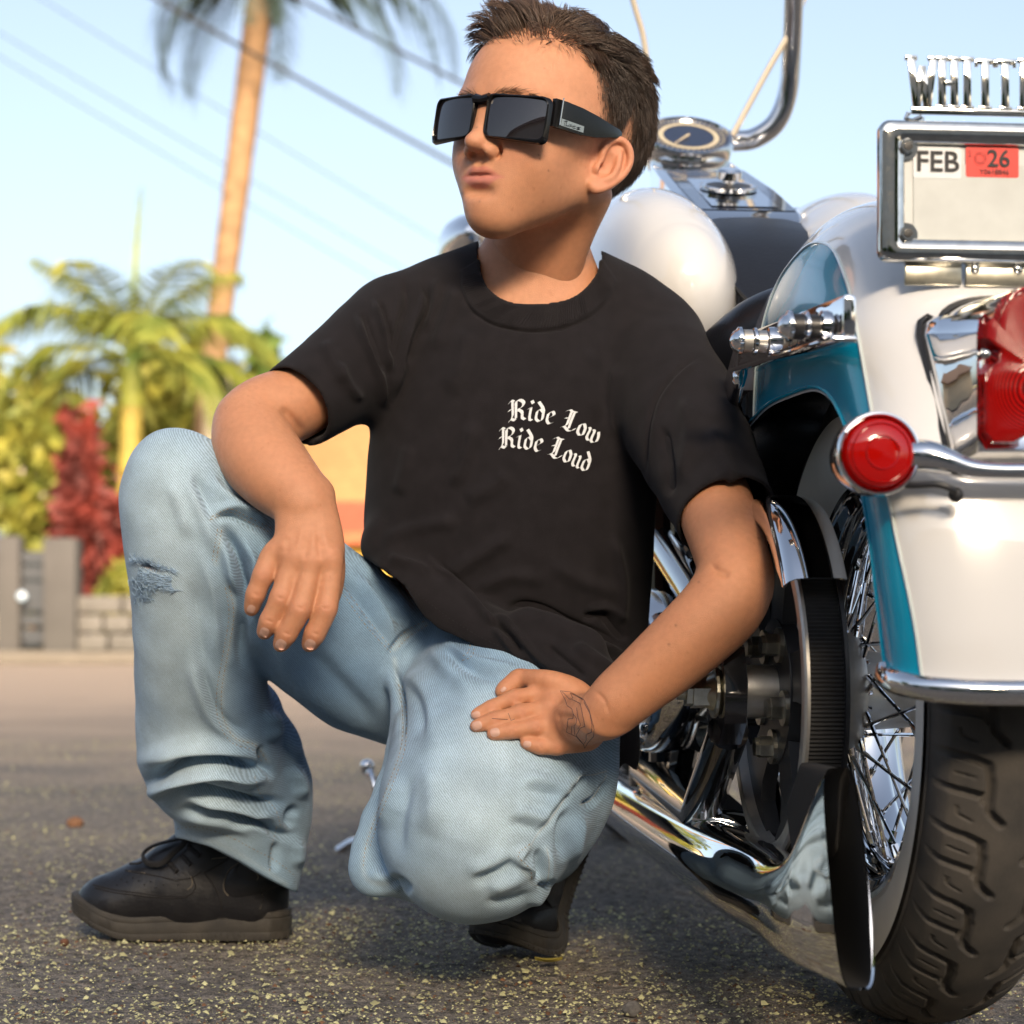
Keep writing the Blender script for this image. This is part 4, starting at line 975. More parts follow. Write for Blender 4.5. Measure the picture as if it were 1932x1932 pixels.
# ---- tail light
def tail():
    TY = -.388
    def ol(w_top, w_bot, z0, z1, dome):
        L = [(-w_bot, z0 + .010), (-w_bot + .008, z0)]; P = []
        th = np.linspace(pi, 0, 15)
        top = [(w_top * .72 * math.cos(t), z1 - dome + dome * math.sin(t)) for t in th]
        P = [(-w_bot + .006, z0), (-w_bot, z0 + .008), (-w_top, z1 - dome - .010), (-w_top * .96, z1 - dome + .001), (-w_top * .86, z1 - dome + .006)] + top
        P += [(w_top * .86, z1 - dome + .006), (w_top * .96, z1 - dome + .001), (w_top, z1 - dome - .010), (w_bot, z0 + .008), (w_bot - .006, z0)]
        return np.array(P)
    lens_o = ol(.0385, .0385, .533, .652, .026)
    def ring(P, ys): return [np.c_[P[:, 0] * s_, np.full(len(P), y), (P[:, 1] - .59) * s2 + .59] for s_, s2, y in ys]
    # housing: from a broad skirt on the fender to a narrow rim around the lens
    hs = ol(.066, .056, .520, .660, .022); hs[:, 0] *= 1.0
    V = []
    a = hs; b = lens_o * A(1.10, 1) ; b = np.c_[lens_o[:, 0] * 1.17, (lens_o[:, 1] - .59) * 1.08 + .59]
    def mix(t): return a * (1 - t) + b * t
    yb = np.interp(a[:, 1], FC[::-1, 1], FC[::-1, 0])
    for t, k in ((0, 0), (0.02, .10), (.10, .22), (.28, .36), (.62, .60), (.92, .90), (1.0, 1.0)):
        P = mix(t); base_y = np.interp(P[:, 1], FC[::-1, 1], FC[::-1, 0]) + .008 * (np.abs(P[:, 0]) / .066) ** 2; V.append(np.c_[P[:, 0], base_y * (1 - k) + (TY - .012) * k - .001, P[:, 1]])
    n = len(a); V.append(V[-1] * A(.89, 1, 1)); V[-1][:, 2] = (V[-1][:, 2] - .59) * .945 + .59; V[-1][:, 1] += .004
    f = [(k * n + i, k * n + (i + 1) % n, (k + 1) * n + (i + 1) % n, (k + 1) * n + i) for k in range(len(V) - 1) for i in range(n)] + [tuple((len(V) - 1) * n + i for i in range(n))]
    h = part(MB().add(np.concatenate(V), f), 'tail_light', M_chrome, autos=50)
    gk = np.c_[hs[:, 0] * 1.03, np.interp(hs[:, 1], FC[::-1, 1], FC[::-1, 0]) + .008 * (np.abs(hs[:, 0]) / .066) ** 2 - .002, (hs[:, 1] - .59) * 1.03 + .59]
    part(MB().tube(gk, .0028, 6, closed=True), 'gasket', M_blackm, h)
    # lens with notches for the screws
    P = []
    for p in lens_o: P.append(tuple(p))
    P = np.array(P); fine = []
    for i in range(len(P)):
        q0, q1 = P[i], P[(i + 1) % len(P)]
        for t in np.linspace(0, 1, 8, endpoint=False): fine.append(q0 + (q1 - q0) * t)
    fine = np.array(fine)
    for s in (-1, 1):
        d = fine - A(s * .0375, .603); r_ = np.linalg.norm(d, axis=1); m_ = r_ < .0115; fine[m_] = A(s * .0375, .603) + A(-s * .0115, 0) * np.sqrt(np.clip(1 - (d[m_][:, 1:] / .0115) ** 2, 0, 1)) + d[m_] * A(0, 1)
    d = fine - A(0, .532); r_ = np.linalg.norm(d, axis=1); m_ = r_ < .010; fine[m_] = A(0, .532) + np.c_[d[m_][:, 0], np.sqrt(np.clip(.010 ** 2 - d[m_][:, 0] ** 2, 0, 1))]
    cz = .592; V = []
    for sc_, y in ((1.0, TY - .006), (1.0, TY - .0125), (.98, TY - .0150), (.94, TY - .0160)):
        V.append(np.c_[fine[:, 0] * sc_, np.full(len(fine), y), (fine[:, 1] - cz) * sc_ + cz])
    for sc_ in (.8, .6, .4, .2):
        V.append(np.c_[fine[:, 0] * sc_, np.full(len(fine), TY - .0160 - .0030 * (1 - sc_)), (fine[:, 1] - cz) * sc_ + cz])
    n = len(fine); f = [(k * n + i, k * n + (i + 1) % n, (k + 1) * n + (i + 1) % n, (k + 1) * n + i) for k in range(len(V) - 1) for i in range(n)] + [tuple((len(V) - 1) * n + i for i in range(n))]
    part(MB().add(np.concatenate(V), f), 'lens', M_redlens, h, autos=40)
    for x, z in ((-.0375, .603), (.0375, .603), (0, .531)):
        part(MB().ball((x, TY - .0125, z), .0045, 14, sc=(1, .7, 1)), 'lens_screw', M_chrome_w, h)
def red_lens_mat():
    m = mat('ribbed_red_lens', (.50, .006, .006), .10, coat=0, spec=.32)
    nt = m.node_tree; L = nt.links; b = nt.nodes['Principled BSDF']; tc = nt.nodes.new('ShaderNodeTexCoord')
    wv = nt.nodes.new('ShaderNodeTexWave'); wv.wave_type = 'RINGS'; wv.rings_direction = 'SPHERICAL'; wv.inputs['Scale'].default_value = 170
    mp = nt.nodes.new('ShaderNodeMapping'); mp.inputs['Location'].default_value = (0, .44, -.575); L.new(tc.outputs['Object'], mp.inputs[0]); L.new(mp.outputs[0], wv.inputs[0])
    bp = nt.nodes.new('ShaderNodeBump'); bp.inputs['Strength'].default_value = .35; bp.inputs['Distance'].default_value = .0008; L.new(wv.outputs['Fac'], bp.inputs['Height']); L.new(bp.outputs[0], b.inputs['Normal'])
    rp = nt.nodes.new('ShaderNodeValToRGB'); rp.color_ramp.elements[0].color = (.07, .001, .001, 1); rp.color_ramp.elements[1].color = (.42, .005, .004, 1); L.new(wv.outputs['Fac'], rp.inputs[0]); L.new(rp.outputs[0], b.inputs['Base Color'])
    return m
M_redlens = red_lens_mat()
tail()

# ---- turn signals on their bar
def signal(s):
    c = A(s * .122, -.392, .5246)
    prof = [(.072, .0), (.070, .010), (.060, .020), (.040, .028), (.018, .0325), (.004, .0335), (-.004, .0335), (-.0065, .0325), (-.0070, .0310), (-.0060, .0295), (-.002, .0285), (.002, .0282)]
    o = part(MB().lathe([(h, r_) for h, r_ in prof], 56, 'y', c), 'turn_signal', M_chrome, autos=40)
    lp = [(.001, .0284), (-.004, .0282), (-.0080, .0265), (-.0095, .0255), (-.0110, .0225), (-.0135, .0180), (-.0150, .010), (-.0155, .0)]
    part(MB().lathe(lp, 56, 'y', c), 'lens', M_redl, o, autos=28)
    part(MB().lathe([(-.0108, .0236), (-.0122, .0232), (-.0108, .0222)], 56, 'y', c).lathe([(-.0146, .0135), (-.0158, .013), (-.0150, .0122)], 56, 'y', c), 'lens_ring', M_redl, o)
    t = spline(np.array([(s * .104, -.380, .5250, .0125), (s * .085, -.392, .5235, .0130), (s * .070, -.398, .5190, .0110), (s * .052, -.401, .5130, .0085), (s * .03, -.403, .5110, .0075), (0, -.404, .5110, .0075)]), 6)
    part(MB().tube(t[:, :3], t[:, 3], 16), 'signal_arm', M_chrome, o)
    w = spline(np.array([(s * .112, -.382, .502), (s * .095, -.396, .500), (s * .078, -.405, .500), (s * .066, -.406, .496), (s * .060, -.396, .492)]), 6)
    part(MB().tube(w, .0028, 8), 'wire', M_blackm, o); part(MB().ball((s * .0615, -.400, .4925), .0062, 14, sc=(1, .8, 1)), 'grommet', M_blackm, o)
signal(-1); signal(1)

# ---- seat, tank, dash
def sdf_part(name, m, lo, hi, vox, fn, parent=None, it=2):
    s = SDF(lo, hi, vox); fn(s); V, Q = s.mesh(); V = relax(V, Q, it); return mesh_obj(name, V, Q, m, parent or bike, True, True)
def seat_fn(s):
    s.ell((0, .38, .610), (.150, .20, .070), k=.03); s.ell((0, .20, .630), (.110, .13, .070), k=.04); s.ell((0, .32, .690), (.10, .13, .045), k=.04, op='s')
    s.chain([((-.125, .50, .645), .028), ((-.130, .38, .650), .030), ((-.112, .25, .680), .034), ((-.06, .17, .715), .034), ((.06, .17, .715), .034), ((.112, .25, .680), .034), ((.13, .38, .650), .030), ((.125, .50, .645), .028)], k=.03, n=3)
sdf_part('seat', M_leather, (-.19, .0, .50), (.19, .62, .80), .005, seat_fn)
def tank_fn(s):
    for x in (-1, 1):
        s.ell((x * .138, .84, .862), (.095, .36, .128), k=.02); s.ell((x * .128, .62, .800), (.098, .25, .125), k=.06)
    s.cone((0, .70, .84), (0, 1.15, .93), .06, .07, k=.04)
tank = sdf_part('fuel_tank', M_white, (-.26, .32, .64), (.26, 1.27, 1.07), .006, tank_fn)
for x in (-1, 1):
    c = A(x * .140, .90, .982)
    part(MB().lathe([(0, .040), (.006, .040), (.010, .037), (.014, .030), (.018, .029), (.020, .020), (.020, 0)], 40, 'z', c), 'fuel_cap', M_chrome, tank, autos=35)
# dash console
def dash():
    rows = [(.595, .905, .070, .035), (.635, .938, .076, .045), (.78, 1.000, .076, .06), (.95, 1.068, .070, .08), (1.07, 1.118, .062, .09)]
    V = []; 
    for by, z, w, h in rows:
        V.append([(-w, by, z - h), (-w, by, z - .008), (-w + .010, by, z), (w - .010, by, z), (w, by, z - .008), (w, by, z - h)])
    V = np.array(V).reshape(-1, 3); n = 6
    f = [(i * n + q, i * n + q + 1, (i + 1) * n + q + 1, (i + 1) * n + q) for i in range(len(rows) - 1) for q in range(n - 1)] + [tuple(range(n)), tuple((len(rows) - 1) * n + q for q in range(n - 1, -1, -1))]
    d = part(MB().add(V, f), 'dash_console', M_chrome, autos=30)
    V = []
    for by, z, w, h in [(.645, .9425, .066, 0), (.78, 1.0005, .066, 0), (.95, 1.0685, .060, 0)]: V += [(-w, by, z + .0012), (w, by, z + .0012)]
    part(MB().add(V, [(0, 1, 3, 2), (2, 3, 5, 4)]), 'dash_inlay', mat('blue_black_enamel', (.010, .014, .035), .12, coat=1), d, smooth=False)
    V = []
    for by, z, w in [(.660, .9495, .046), (.86, 1.0330, .044)]: V += [(-w, by, z + .0022), (w, by, z + .0022)]
    part(MB().add(V, [(0, 1, 3, 2)]), 'switch_plate', M_chrome, d, smooth=False)
    nrm = A(0, -.36, .93); nrm /= np.linalg.norm(nrm)
    def disc(c, prof, m, name, par, tilt=nrm):
        mb = MB().lathe(prof, 56, 'z'); zax = tilt; xax = A(1, 0, 0); yax = np.cross(zax, xax); v = mb.v[0] @ np.stack([xax, yax, zax], 0); mb.v = [v + np.asarray(c)]; return part(mb, name, m, par, autos=35)
    c = A(0, .775, 1.001)
    sw2 = disc(c, [(0, .040), (.005, .040), (.006, .036), (.005, .032), (.004, 0)], M_chrome, 'ignition_ring', d)
    disc(c, [(.0045, .032), (.0055, .031), (.0055, 0)], M_blackm, 'ignition_face', d)
    disc(c, [(.004, .010), (.012, .010), (.014, .017), (.024, .018), (.028, .014), (.028, 0)], M_chrome, 'ignition_knob', d)
    tilt = A(0, -.62, .78); tilt /= np.linalg.norm(tilt); c = A(0, 1.08, 1.150)
    sp = disc(c, [(-.05, .060), (-.03, .068), (-.012, .071), (.0, .071), (.006, .068), (.007, .064), (.003, .0625)], M_chrome, 'speedometer', d, tilt)
    disc(c, [(.003, .0627), (.003, 0)], mat('dial_blue_black', (.015, .022, .05), .3, coat=1), 'dial', sp, tilt)
    disc(c, [(.0036, .048), (.0036, .040)], mat('dial_ring_cream', (.48, .42, .30), .5), 'dial_ring', sp, tilt)
    xax = A(1, 0, 0); yax = np.cross(tilt, xax)
    tk = MB()
    for i in range(40):
        t = i / 40 * 2 * pi; a = c + tilt * .0042 + (xax * math.cos(t) + yax * math.sin(t)) * .052; b = c + tilt * .0042 + (xax * math.cos(t) + yax * math.sin(t)) * .058
        tk.tube([a, b], .0006, 4)
    part(tk, 'dial_ticks', mat('dial_ivory', (.6, .55, .42), .5), sp)
    part(MB().tube([c + tilt * .006, c + tilt * .006 + (xax * -.6 - yax * .75) * .045], [.0018, .0008], 6), 'needle', mat('needle_cream', (.6, .5, .35), .5), sp)
dash()
bib = []
for by, z, w in [(.62, .915, .086), (.56, .890, .084), (.50, .852, .078), (.44, .800, .060), (.40, .760, .036), (.38, .740, .012)]:
    bib.append([(-w, by, z + .004), (-w * .5, by, z + .012), (0, by, z + .014), (w * .5, by, z + .012), (w, by, z + .004)])
bib = np.array(bib).reshape(-1, 3)
part(MB().add(bib, [(i * 5 + j, i * 5 + j + 1, i * 5 + 6 + j, i * 5 + 5 + j) for i in range(5) for j in range(4)]), 'leather_bib', M_leather, autos=None)
lace = MB()
for s in (0, 4): lace.tube(spline(bib.reshape(6, 5, 3)[:, s] + A(0, 0, .001), 5), .0035, 6)
part(lace, 'bib_lacing', M_leather)

# ---- handlebars, cables, front end
hb = MB().tube(spline(np.array([LU(1300, 262, by=1.20), LU(1390, 266, by=1.20), LU(1430, 258, by=1.19), LU(1466, 228, by=1.18), LU(1487, 170, by=1.17), LU(1494, 80, by=1.15), LU(1499, -60, by=1.10), LU(1500, -150, by=1.05), LU(1540, -200, by=.95)]), 8), .0165, 16)
hb.tube(spline(np.array([LU(1300, 262, by=1.20), LU(1230, 266, by=1.20), LU(1160, 250, by=1.19), LU(1060, 190, by=1.18), LU(1000, 100, by=1.17), LU(982, 20, by=1.15), LU(976, -60, by=1.10), LU(940, -170, by=.95)]), 8), .0165, 16)
part(hb, 'handlebar', M_chrome)
M_cable = mat('braided_cable', (.55, .47, .36), .4, metal=.5)
for name_, pts in (('throttle_cable', [(1382, 256), (1412, 200), (1450, 130), (1500, 40), (1535, -60)]), ('clutch_cable', [(1186, -30), (1200, 20), (1214, 70), (1222, 130), (1232, 220), (1240, 280)])):
    part(MB().tube(spline(np.array([LU(u, v, by=1.14) for u, v in pts]), 8), .0048, 8), name_, M_cable)
fk = MB()
for s in (-1, 1): fk.tube([(s * .10, 1.32, .96), (s * .10, 1.60, ZA)], [.027, .032], 16)
part(fk, 'front_fork', M_chrome)
fwheel = tyre((0, 1.64, ZA), RT, 'front_wheel', bike, 200, False, .9)
part(MB().lathe([(-.06, 0), (-.06, .03), (-.05, .06), (-.045, .06), (-.04, .03), (.04, .03), (.045, .06), (.06, .03), (.06, 0)], 40, 'x', (0, 1.64, ZA)), 'hub', M_alu, fwheel)
ff = []
for t in np.linspace(R(200), R(20), 30):
    for ph in np.linspace(-1.2, 1.2, 13): ff.append((.10 * math.sin(ph), 1.64 + (.29 + .075 * math.cos(ph)) * math.cos(t), ZA + (.29 + .075 * math.cos(ph)) * math.sin(t)))
part(MB().add(ff, [(i * 13 + j, i * 13 + j + 1, i * 13 + 14 + j, i * 13 + 13 + j) for i in range(29) for j in range(12)]), 'front_fender', M_white, autos=None)
def lamp(c, r_, name):
    prof = [(-.105 * r_ / .05, 0), (-.10 * r_ / .05, r_ * .25), (-.07 * r_ / .05, r_ * .62), (-.03 * r_ / .05, r_ * .88), (0, r_ * .98), (.018, r_), (.028, r_), (.032, r_ * .92)]
    o = part(MB().lathe(prof, 40, 'y', c), name, M_chrome); part(MB().lathe([(.030, r_ * .93), (.036, r_ * .5), (.038, 0)], 40, 'y', c), 'lens', mat('lamp_lens', (.6, .6, .58), .1, coat=1), o); return o
lamp(LU(884, 462, by=1.62), .056, 'passing_lamp'); c2 = LU(884, 462, by=1.62); c2[0] *= -1; lamp(c2, .056, 'passing_lamp'); lamp(A(0, 1.50, 1.0), .095, 'headlamp')
part(MB().tube(spline(np.array([LU(884, 500, by=1.62), (-.2, 1.58, .97), (0, 1.5, .93), (.2, 1.58, .97), c2 - A(0, 0, .04)]), 6), .011, 10), 'lamp_bar', M_chrome)

# ---- engine and frame
def cyl(c, tilt, n=11):
    ax = A(0, math.sin(tilt), math.cos(tilt)); P = A(1, 0, 0); Q = np.cross(ax, P); mb = MB()
    circ = lambda r_: [(r_ * math.cos(t), r_ * math.sin(t)) for t in np.linspace(0, 2 * pi, 28, endpoint=False)]
    mb.prism(circ(.055), 0, .17, (P, Q, ax), c)
    for i in range(n): mb.prism(circ(.080 + .004 * (i > 7)), .012 + i * .0145, .018 + i * .0145, (P, Q, ax), c)
    o = part(mb, 'cylinder', M_blackm, autos=30); part(MB().prism([(-.075, -.075), (.075, -.075), (.085, -.03), (.085, .05), (.06, .08), (-.06, .08), (-.085, .05), (-.085, -.03)], .172, .232, (P, Q, ax), c), 'rocker_cover', M_chrome, o, autos=30)
    return o
cyl((0, .92, .40), R(-22)); cyl((0, 1.00, .40), R(24))
part(MB().lathe([(-.12, 0), (-.12, .09), (-.10, .115), (.10, .115), (.12, .09), (.12, 0)], 40, 'x', (0, .95, .33)), 'crankcase', M_alu, autos=30)
def primary():
    mb = MB(); n = 60; P = []
    for t in np.linspace(0, 2 * pi, n, endpoint=False):
        y = .68 + (.24 if math.cos(t) > 0 else -.24) + math.cos(t) * (.085 if math.cos(t) > 0 else .10); z = .335 + math.sin(t) * .10; P.append((y, z))
    P = np.array(P); cen = P.mean(0); V = [np.c_[np.full(n, x), (P - cen) * s_ + cen] for x, s_ in ((-.10, 1.0), (-.165, 1.0), (-.178, .97), (-.184, .90), (-.186, .4))]
    f = [(k * n + i, k * n + (i + 1) % n, (k + 1) * n + (i + 1) % n, (k + 1) * n + i) for k in range(4) for i in range(n)] + [tuple(4 * n + i for i in range(n))]
    o = part(MB().add(np.concatenate(V), f), 'primary_cover', M_chrome, autos=40)
    for t in np.linspace(0, 2 * pi, 14, endpoint=False):
        y = .68 + (.24 if math.cos(t) > 0 else -.24) + math.cos(t) * .085; part(MB().ball((-.183, y, .335 + math.sin(t) * .088), .008, 10, sc=(.6, 1, 1)), 'cover_screw', M_chrome, o)
primary()
part(MB().box((0, .52, .36), (.22, .24, .24), bev=.03), 'gearbox', M_blackm)
part(MB().box((0, .40, .53), (.24, .22, .20), bev=.05), 'oil_tank', M_blackp)
fr_ = MB()
for s in (-1, 1):
    fr_.tube(spline(np.array([(s * .10, .30, .62), (s * .12, .34, .45), (s * .125, .42, .25), (s * .125, .6, .17), (s * .12, 1.1, .17), (s * .10, 1.30, .35), (s * .03, 1.36, .90)]), 6), .017, 10)
    fr_.tube(spline(np.array([(s * .11, .10, .62), (s * .11, .40, .66), (s * .06, .8, .78), (s * .02, 1.3, .95)]), 6), .016, 10)
    fr_.tube(spline(np.array([(s * .14, .50, .22), (s * .14, .50, .56), (s * .12, .42, .63)]), 6), .017, 10)
part(fr_, 'frame_tubes', M_blackp)
ln_ = MB(); 
for pts, r_ in (([(1228, 936), (1232, 980), (1250, 1005), (1285, 1020), (1312, 1060), (1318, 1130)], .0085), ([(1246, 1010), (1268, 1000), (1290, 1030), (1322, 1095)], .011)):
    ln_.tube(spline(np.array([LU(u, v, by=.52) for u, v in pts]), 6), r_, 10)
part(ln_, 'oil_line', M_chrome)
part(MB().tube(np.array([LU(1195, 1172, by=.70), LU(1330, 1168, by=.55)]), .0125, 12), 'passenger_peg_bar', M_chrome)
part(MB().tube(np.array([LU(1205, 1085, by=.75), LU(1230, 1090, by=.75)]), .022, 14).ball(LU(1222, 1115, by=.72), .012, 12), 'starter_motor', M_chrome)
for k, (u, v, r_) in enumerate(((1200, 1345, .015), (1224, 1352, .013), (1246, 1350, .011), (1212, 1385, .010), (1238, 1382, .010), (1226, 1318, .014), (1250, 1310, .010), (1262, 1372, .010))):
    part(hexn(LU(u, v, by=.62), (-.5, -.8, .1), r_ * .8, r_ * 1.6, .003), 'case_bolt', M_chrome_w, smooth=False)
part(MB().box((-.26, .95, .25), (.11, .36, .02), bev=.008), 'footboard', M_blackm)
part(MB().tube(spline(np.array([W(694, 1447, 3.05), W(704, 1470, 3.03), W(722, 1500, 3.02), W(800, 1520, 3.0)]) @ BI[:3, :3].T + BI[:3, 3], 5), .0065, 10).ball(tol(W(693, 1446, 3.05))[0], .0125, 14), 'shift_lever', M_chrome)
ft = W(668, 1608, 3.28); ft[2] = .018
part(MB().tube(spline(np.array([W(640, 1604, 3.30), ft + A(.01, 0, .002), W(740, 1612, 3.2), (0.10, 2.95, .16)]) @ BI[:3, :3].T + BI[:3, 3], 5), [.012] * 5 + [.0125] * 5 + [.013] * 6, 12, flat=.7), 'kickstand', M_chrome)
# ================================================================== THE BOY
person = empty('person', W(760, 1800, 2.25) * A(1, 1, 0))
tag(person, 'boy in black printed t-shirt, ripped light jeans and sunglasses crouching beside the motorcycle', 'person')

M_skin = mat('skin', attr='tint', rough=0.43, var=0.10, vscale=160, bump=0.6, bscale=1300, rvar=.08, sss=0.16, spec=0.4)
M_nail = mat('nail', (0.60, 0.36, 0.28), 0.42, spec=0.4, var=0.1, vscale=300)
M_shirt = mat('black_cotton', (0.0140, 0.0120, 0.0140), 0.92, spec=0.20, sheen=0.04, var=0.3, vscale=60, bump=0.5, bscale=1500)
M_print = mat('white_print', (0.68, 0.71, 0.74), 0.7, var=0.08, vscale=600)
M_hair = mat('hair', attr='tint', rough=0.42, spec=0.45)
M_thread = mat('ochre_thread', (0.30, 0.24, 0.16), 0.8)
M_thread_pale = mat('pale_thread', (0.42, 0.50, 0.56), 0.85, var=0.3, vscale=300)
M_black_thread = mat('black_thread', (0.010, 0.009, 0.010), 0.9)
M_ink = mat('pen_ink', (0.045, 0.035, 0.05), 0.7)

def denim(name):
    m = mat(name, attr='tint', rough=0.88, spec=0.2, sheen=0.12)
    nt = m.node_tree; L = nt.links; b = nt.nodes['Principled BSDF']
    tc = nt.nodes.new('ShaderNodeTexCoord')
    mp = nt.nodes.new('ShaderNodeMapping'); mp.inputs['Rotation'].default_value = (0, R(38), R(8)); L.new(tc.outputs['Object'], mp.inputs['Vector'])
    nz = nt.nodes.new('ShaderNodeTexWave'); nz.wave_type = 'BANDS'; nz.bands_direction = 'X'; nz.inputs['Scale'].default_value = 165; nz.inputs['Distortion'].default_value = 2.5
    nz.inputs['Detail'].default_value = 2; nz.inputs['Detail Scale'].default_value = 2.2; L.new(mp.outputs[0], nz.inputs['Vector'])
    n3 = nt.nodes.new('ShaderNodeTexNoise'); n3.inputs['Scale'].default_value = 700; n3.inputs['Detail'].default_value = 2; L.new(tc.outputs['Object'], n3.inputs['Vector'])
    n2 = nt.nodes.new('ShaderNodeTexNoise'); n2.inputs['Scale'].default_value = 28; n2.inputs['Detail'].default_value = 5
    L.new(tc.outputs['Object'], n2.inputs['Vector'])
    m1 = nt.nodes.new('ShaderNodeMapRange'); m1.inputs[1].default_value = 0.55; m1.inputs[2].default_value = 1.45; m1.inputs[3].default_value = 0.74; m1.inputs[4].default_value = 1.20
    aw = nt.nodes.new('ShaderNodeMath'); aw.operation = 'ADD'; L.new(nz.outputs['Fac'], aw.inputs[0]); L.new(n3.outputs[0], aw.inputs[1]); L.new(aw.outputs[0], m1.inputs[0])
    m2 = nt.nodes.new('ShaderNodeMapRange'); m2.inputs[1].default_value = 0.3; m2.inputs[2].default_value = 0.7; m2.inputs[3].default_value = 0.86; m2.inputs[4].default_value = 1.12
    L.new(n2.outputs[0], m2.inputs[0])
    mu = nt.nodes.new('ShaderNodeMath'); mu.operation = 'MULTIPLY'; L.new(m1.outputs[0], mu.inputs[0]); L.new(m2.outputs[0], mu.inputs[1])
    at = [n for n in nt.nodes if n.type == 'ATTRIBUTE'][0]
    vm = nt.nodes.new('ShaderNodeVectorMath'); vm.operation = 'SCALE'
    L.new(at.outputs['Color'], vm.inputs[0]); L.new(mu.outputs[0], vm.inputs['Scale']); L.new(vm.outputs[0], b.inputs['Base Color'])
    bp = nt.nodes.new('ShaderNodeBump'); bp.inputs['Strength'].default_value = 0.5; bp.inputs['Distance'].default_value = 0.0006
    L.new(aw.outputs[0], bp.inputs['Height']); L.new(bp.outputs[0], b.inputs['Normal'])
    return m
M_denim = denim('light_denim')

def ch(rows): return [(W(u, v, d), r / F * d) for u, v, d, r in rows]

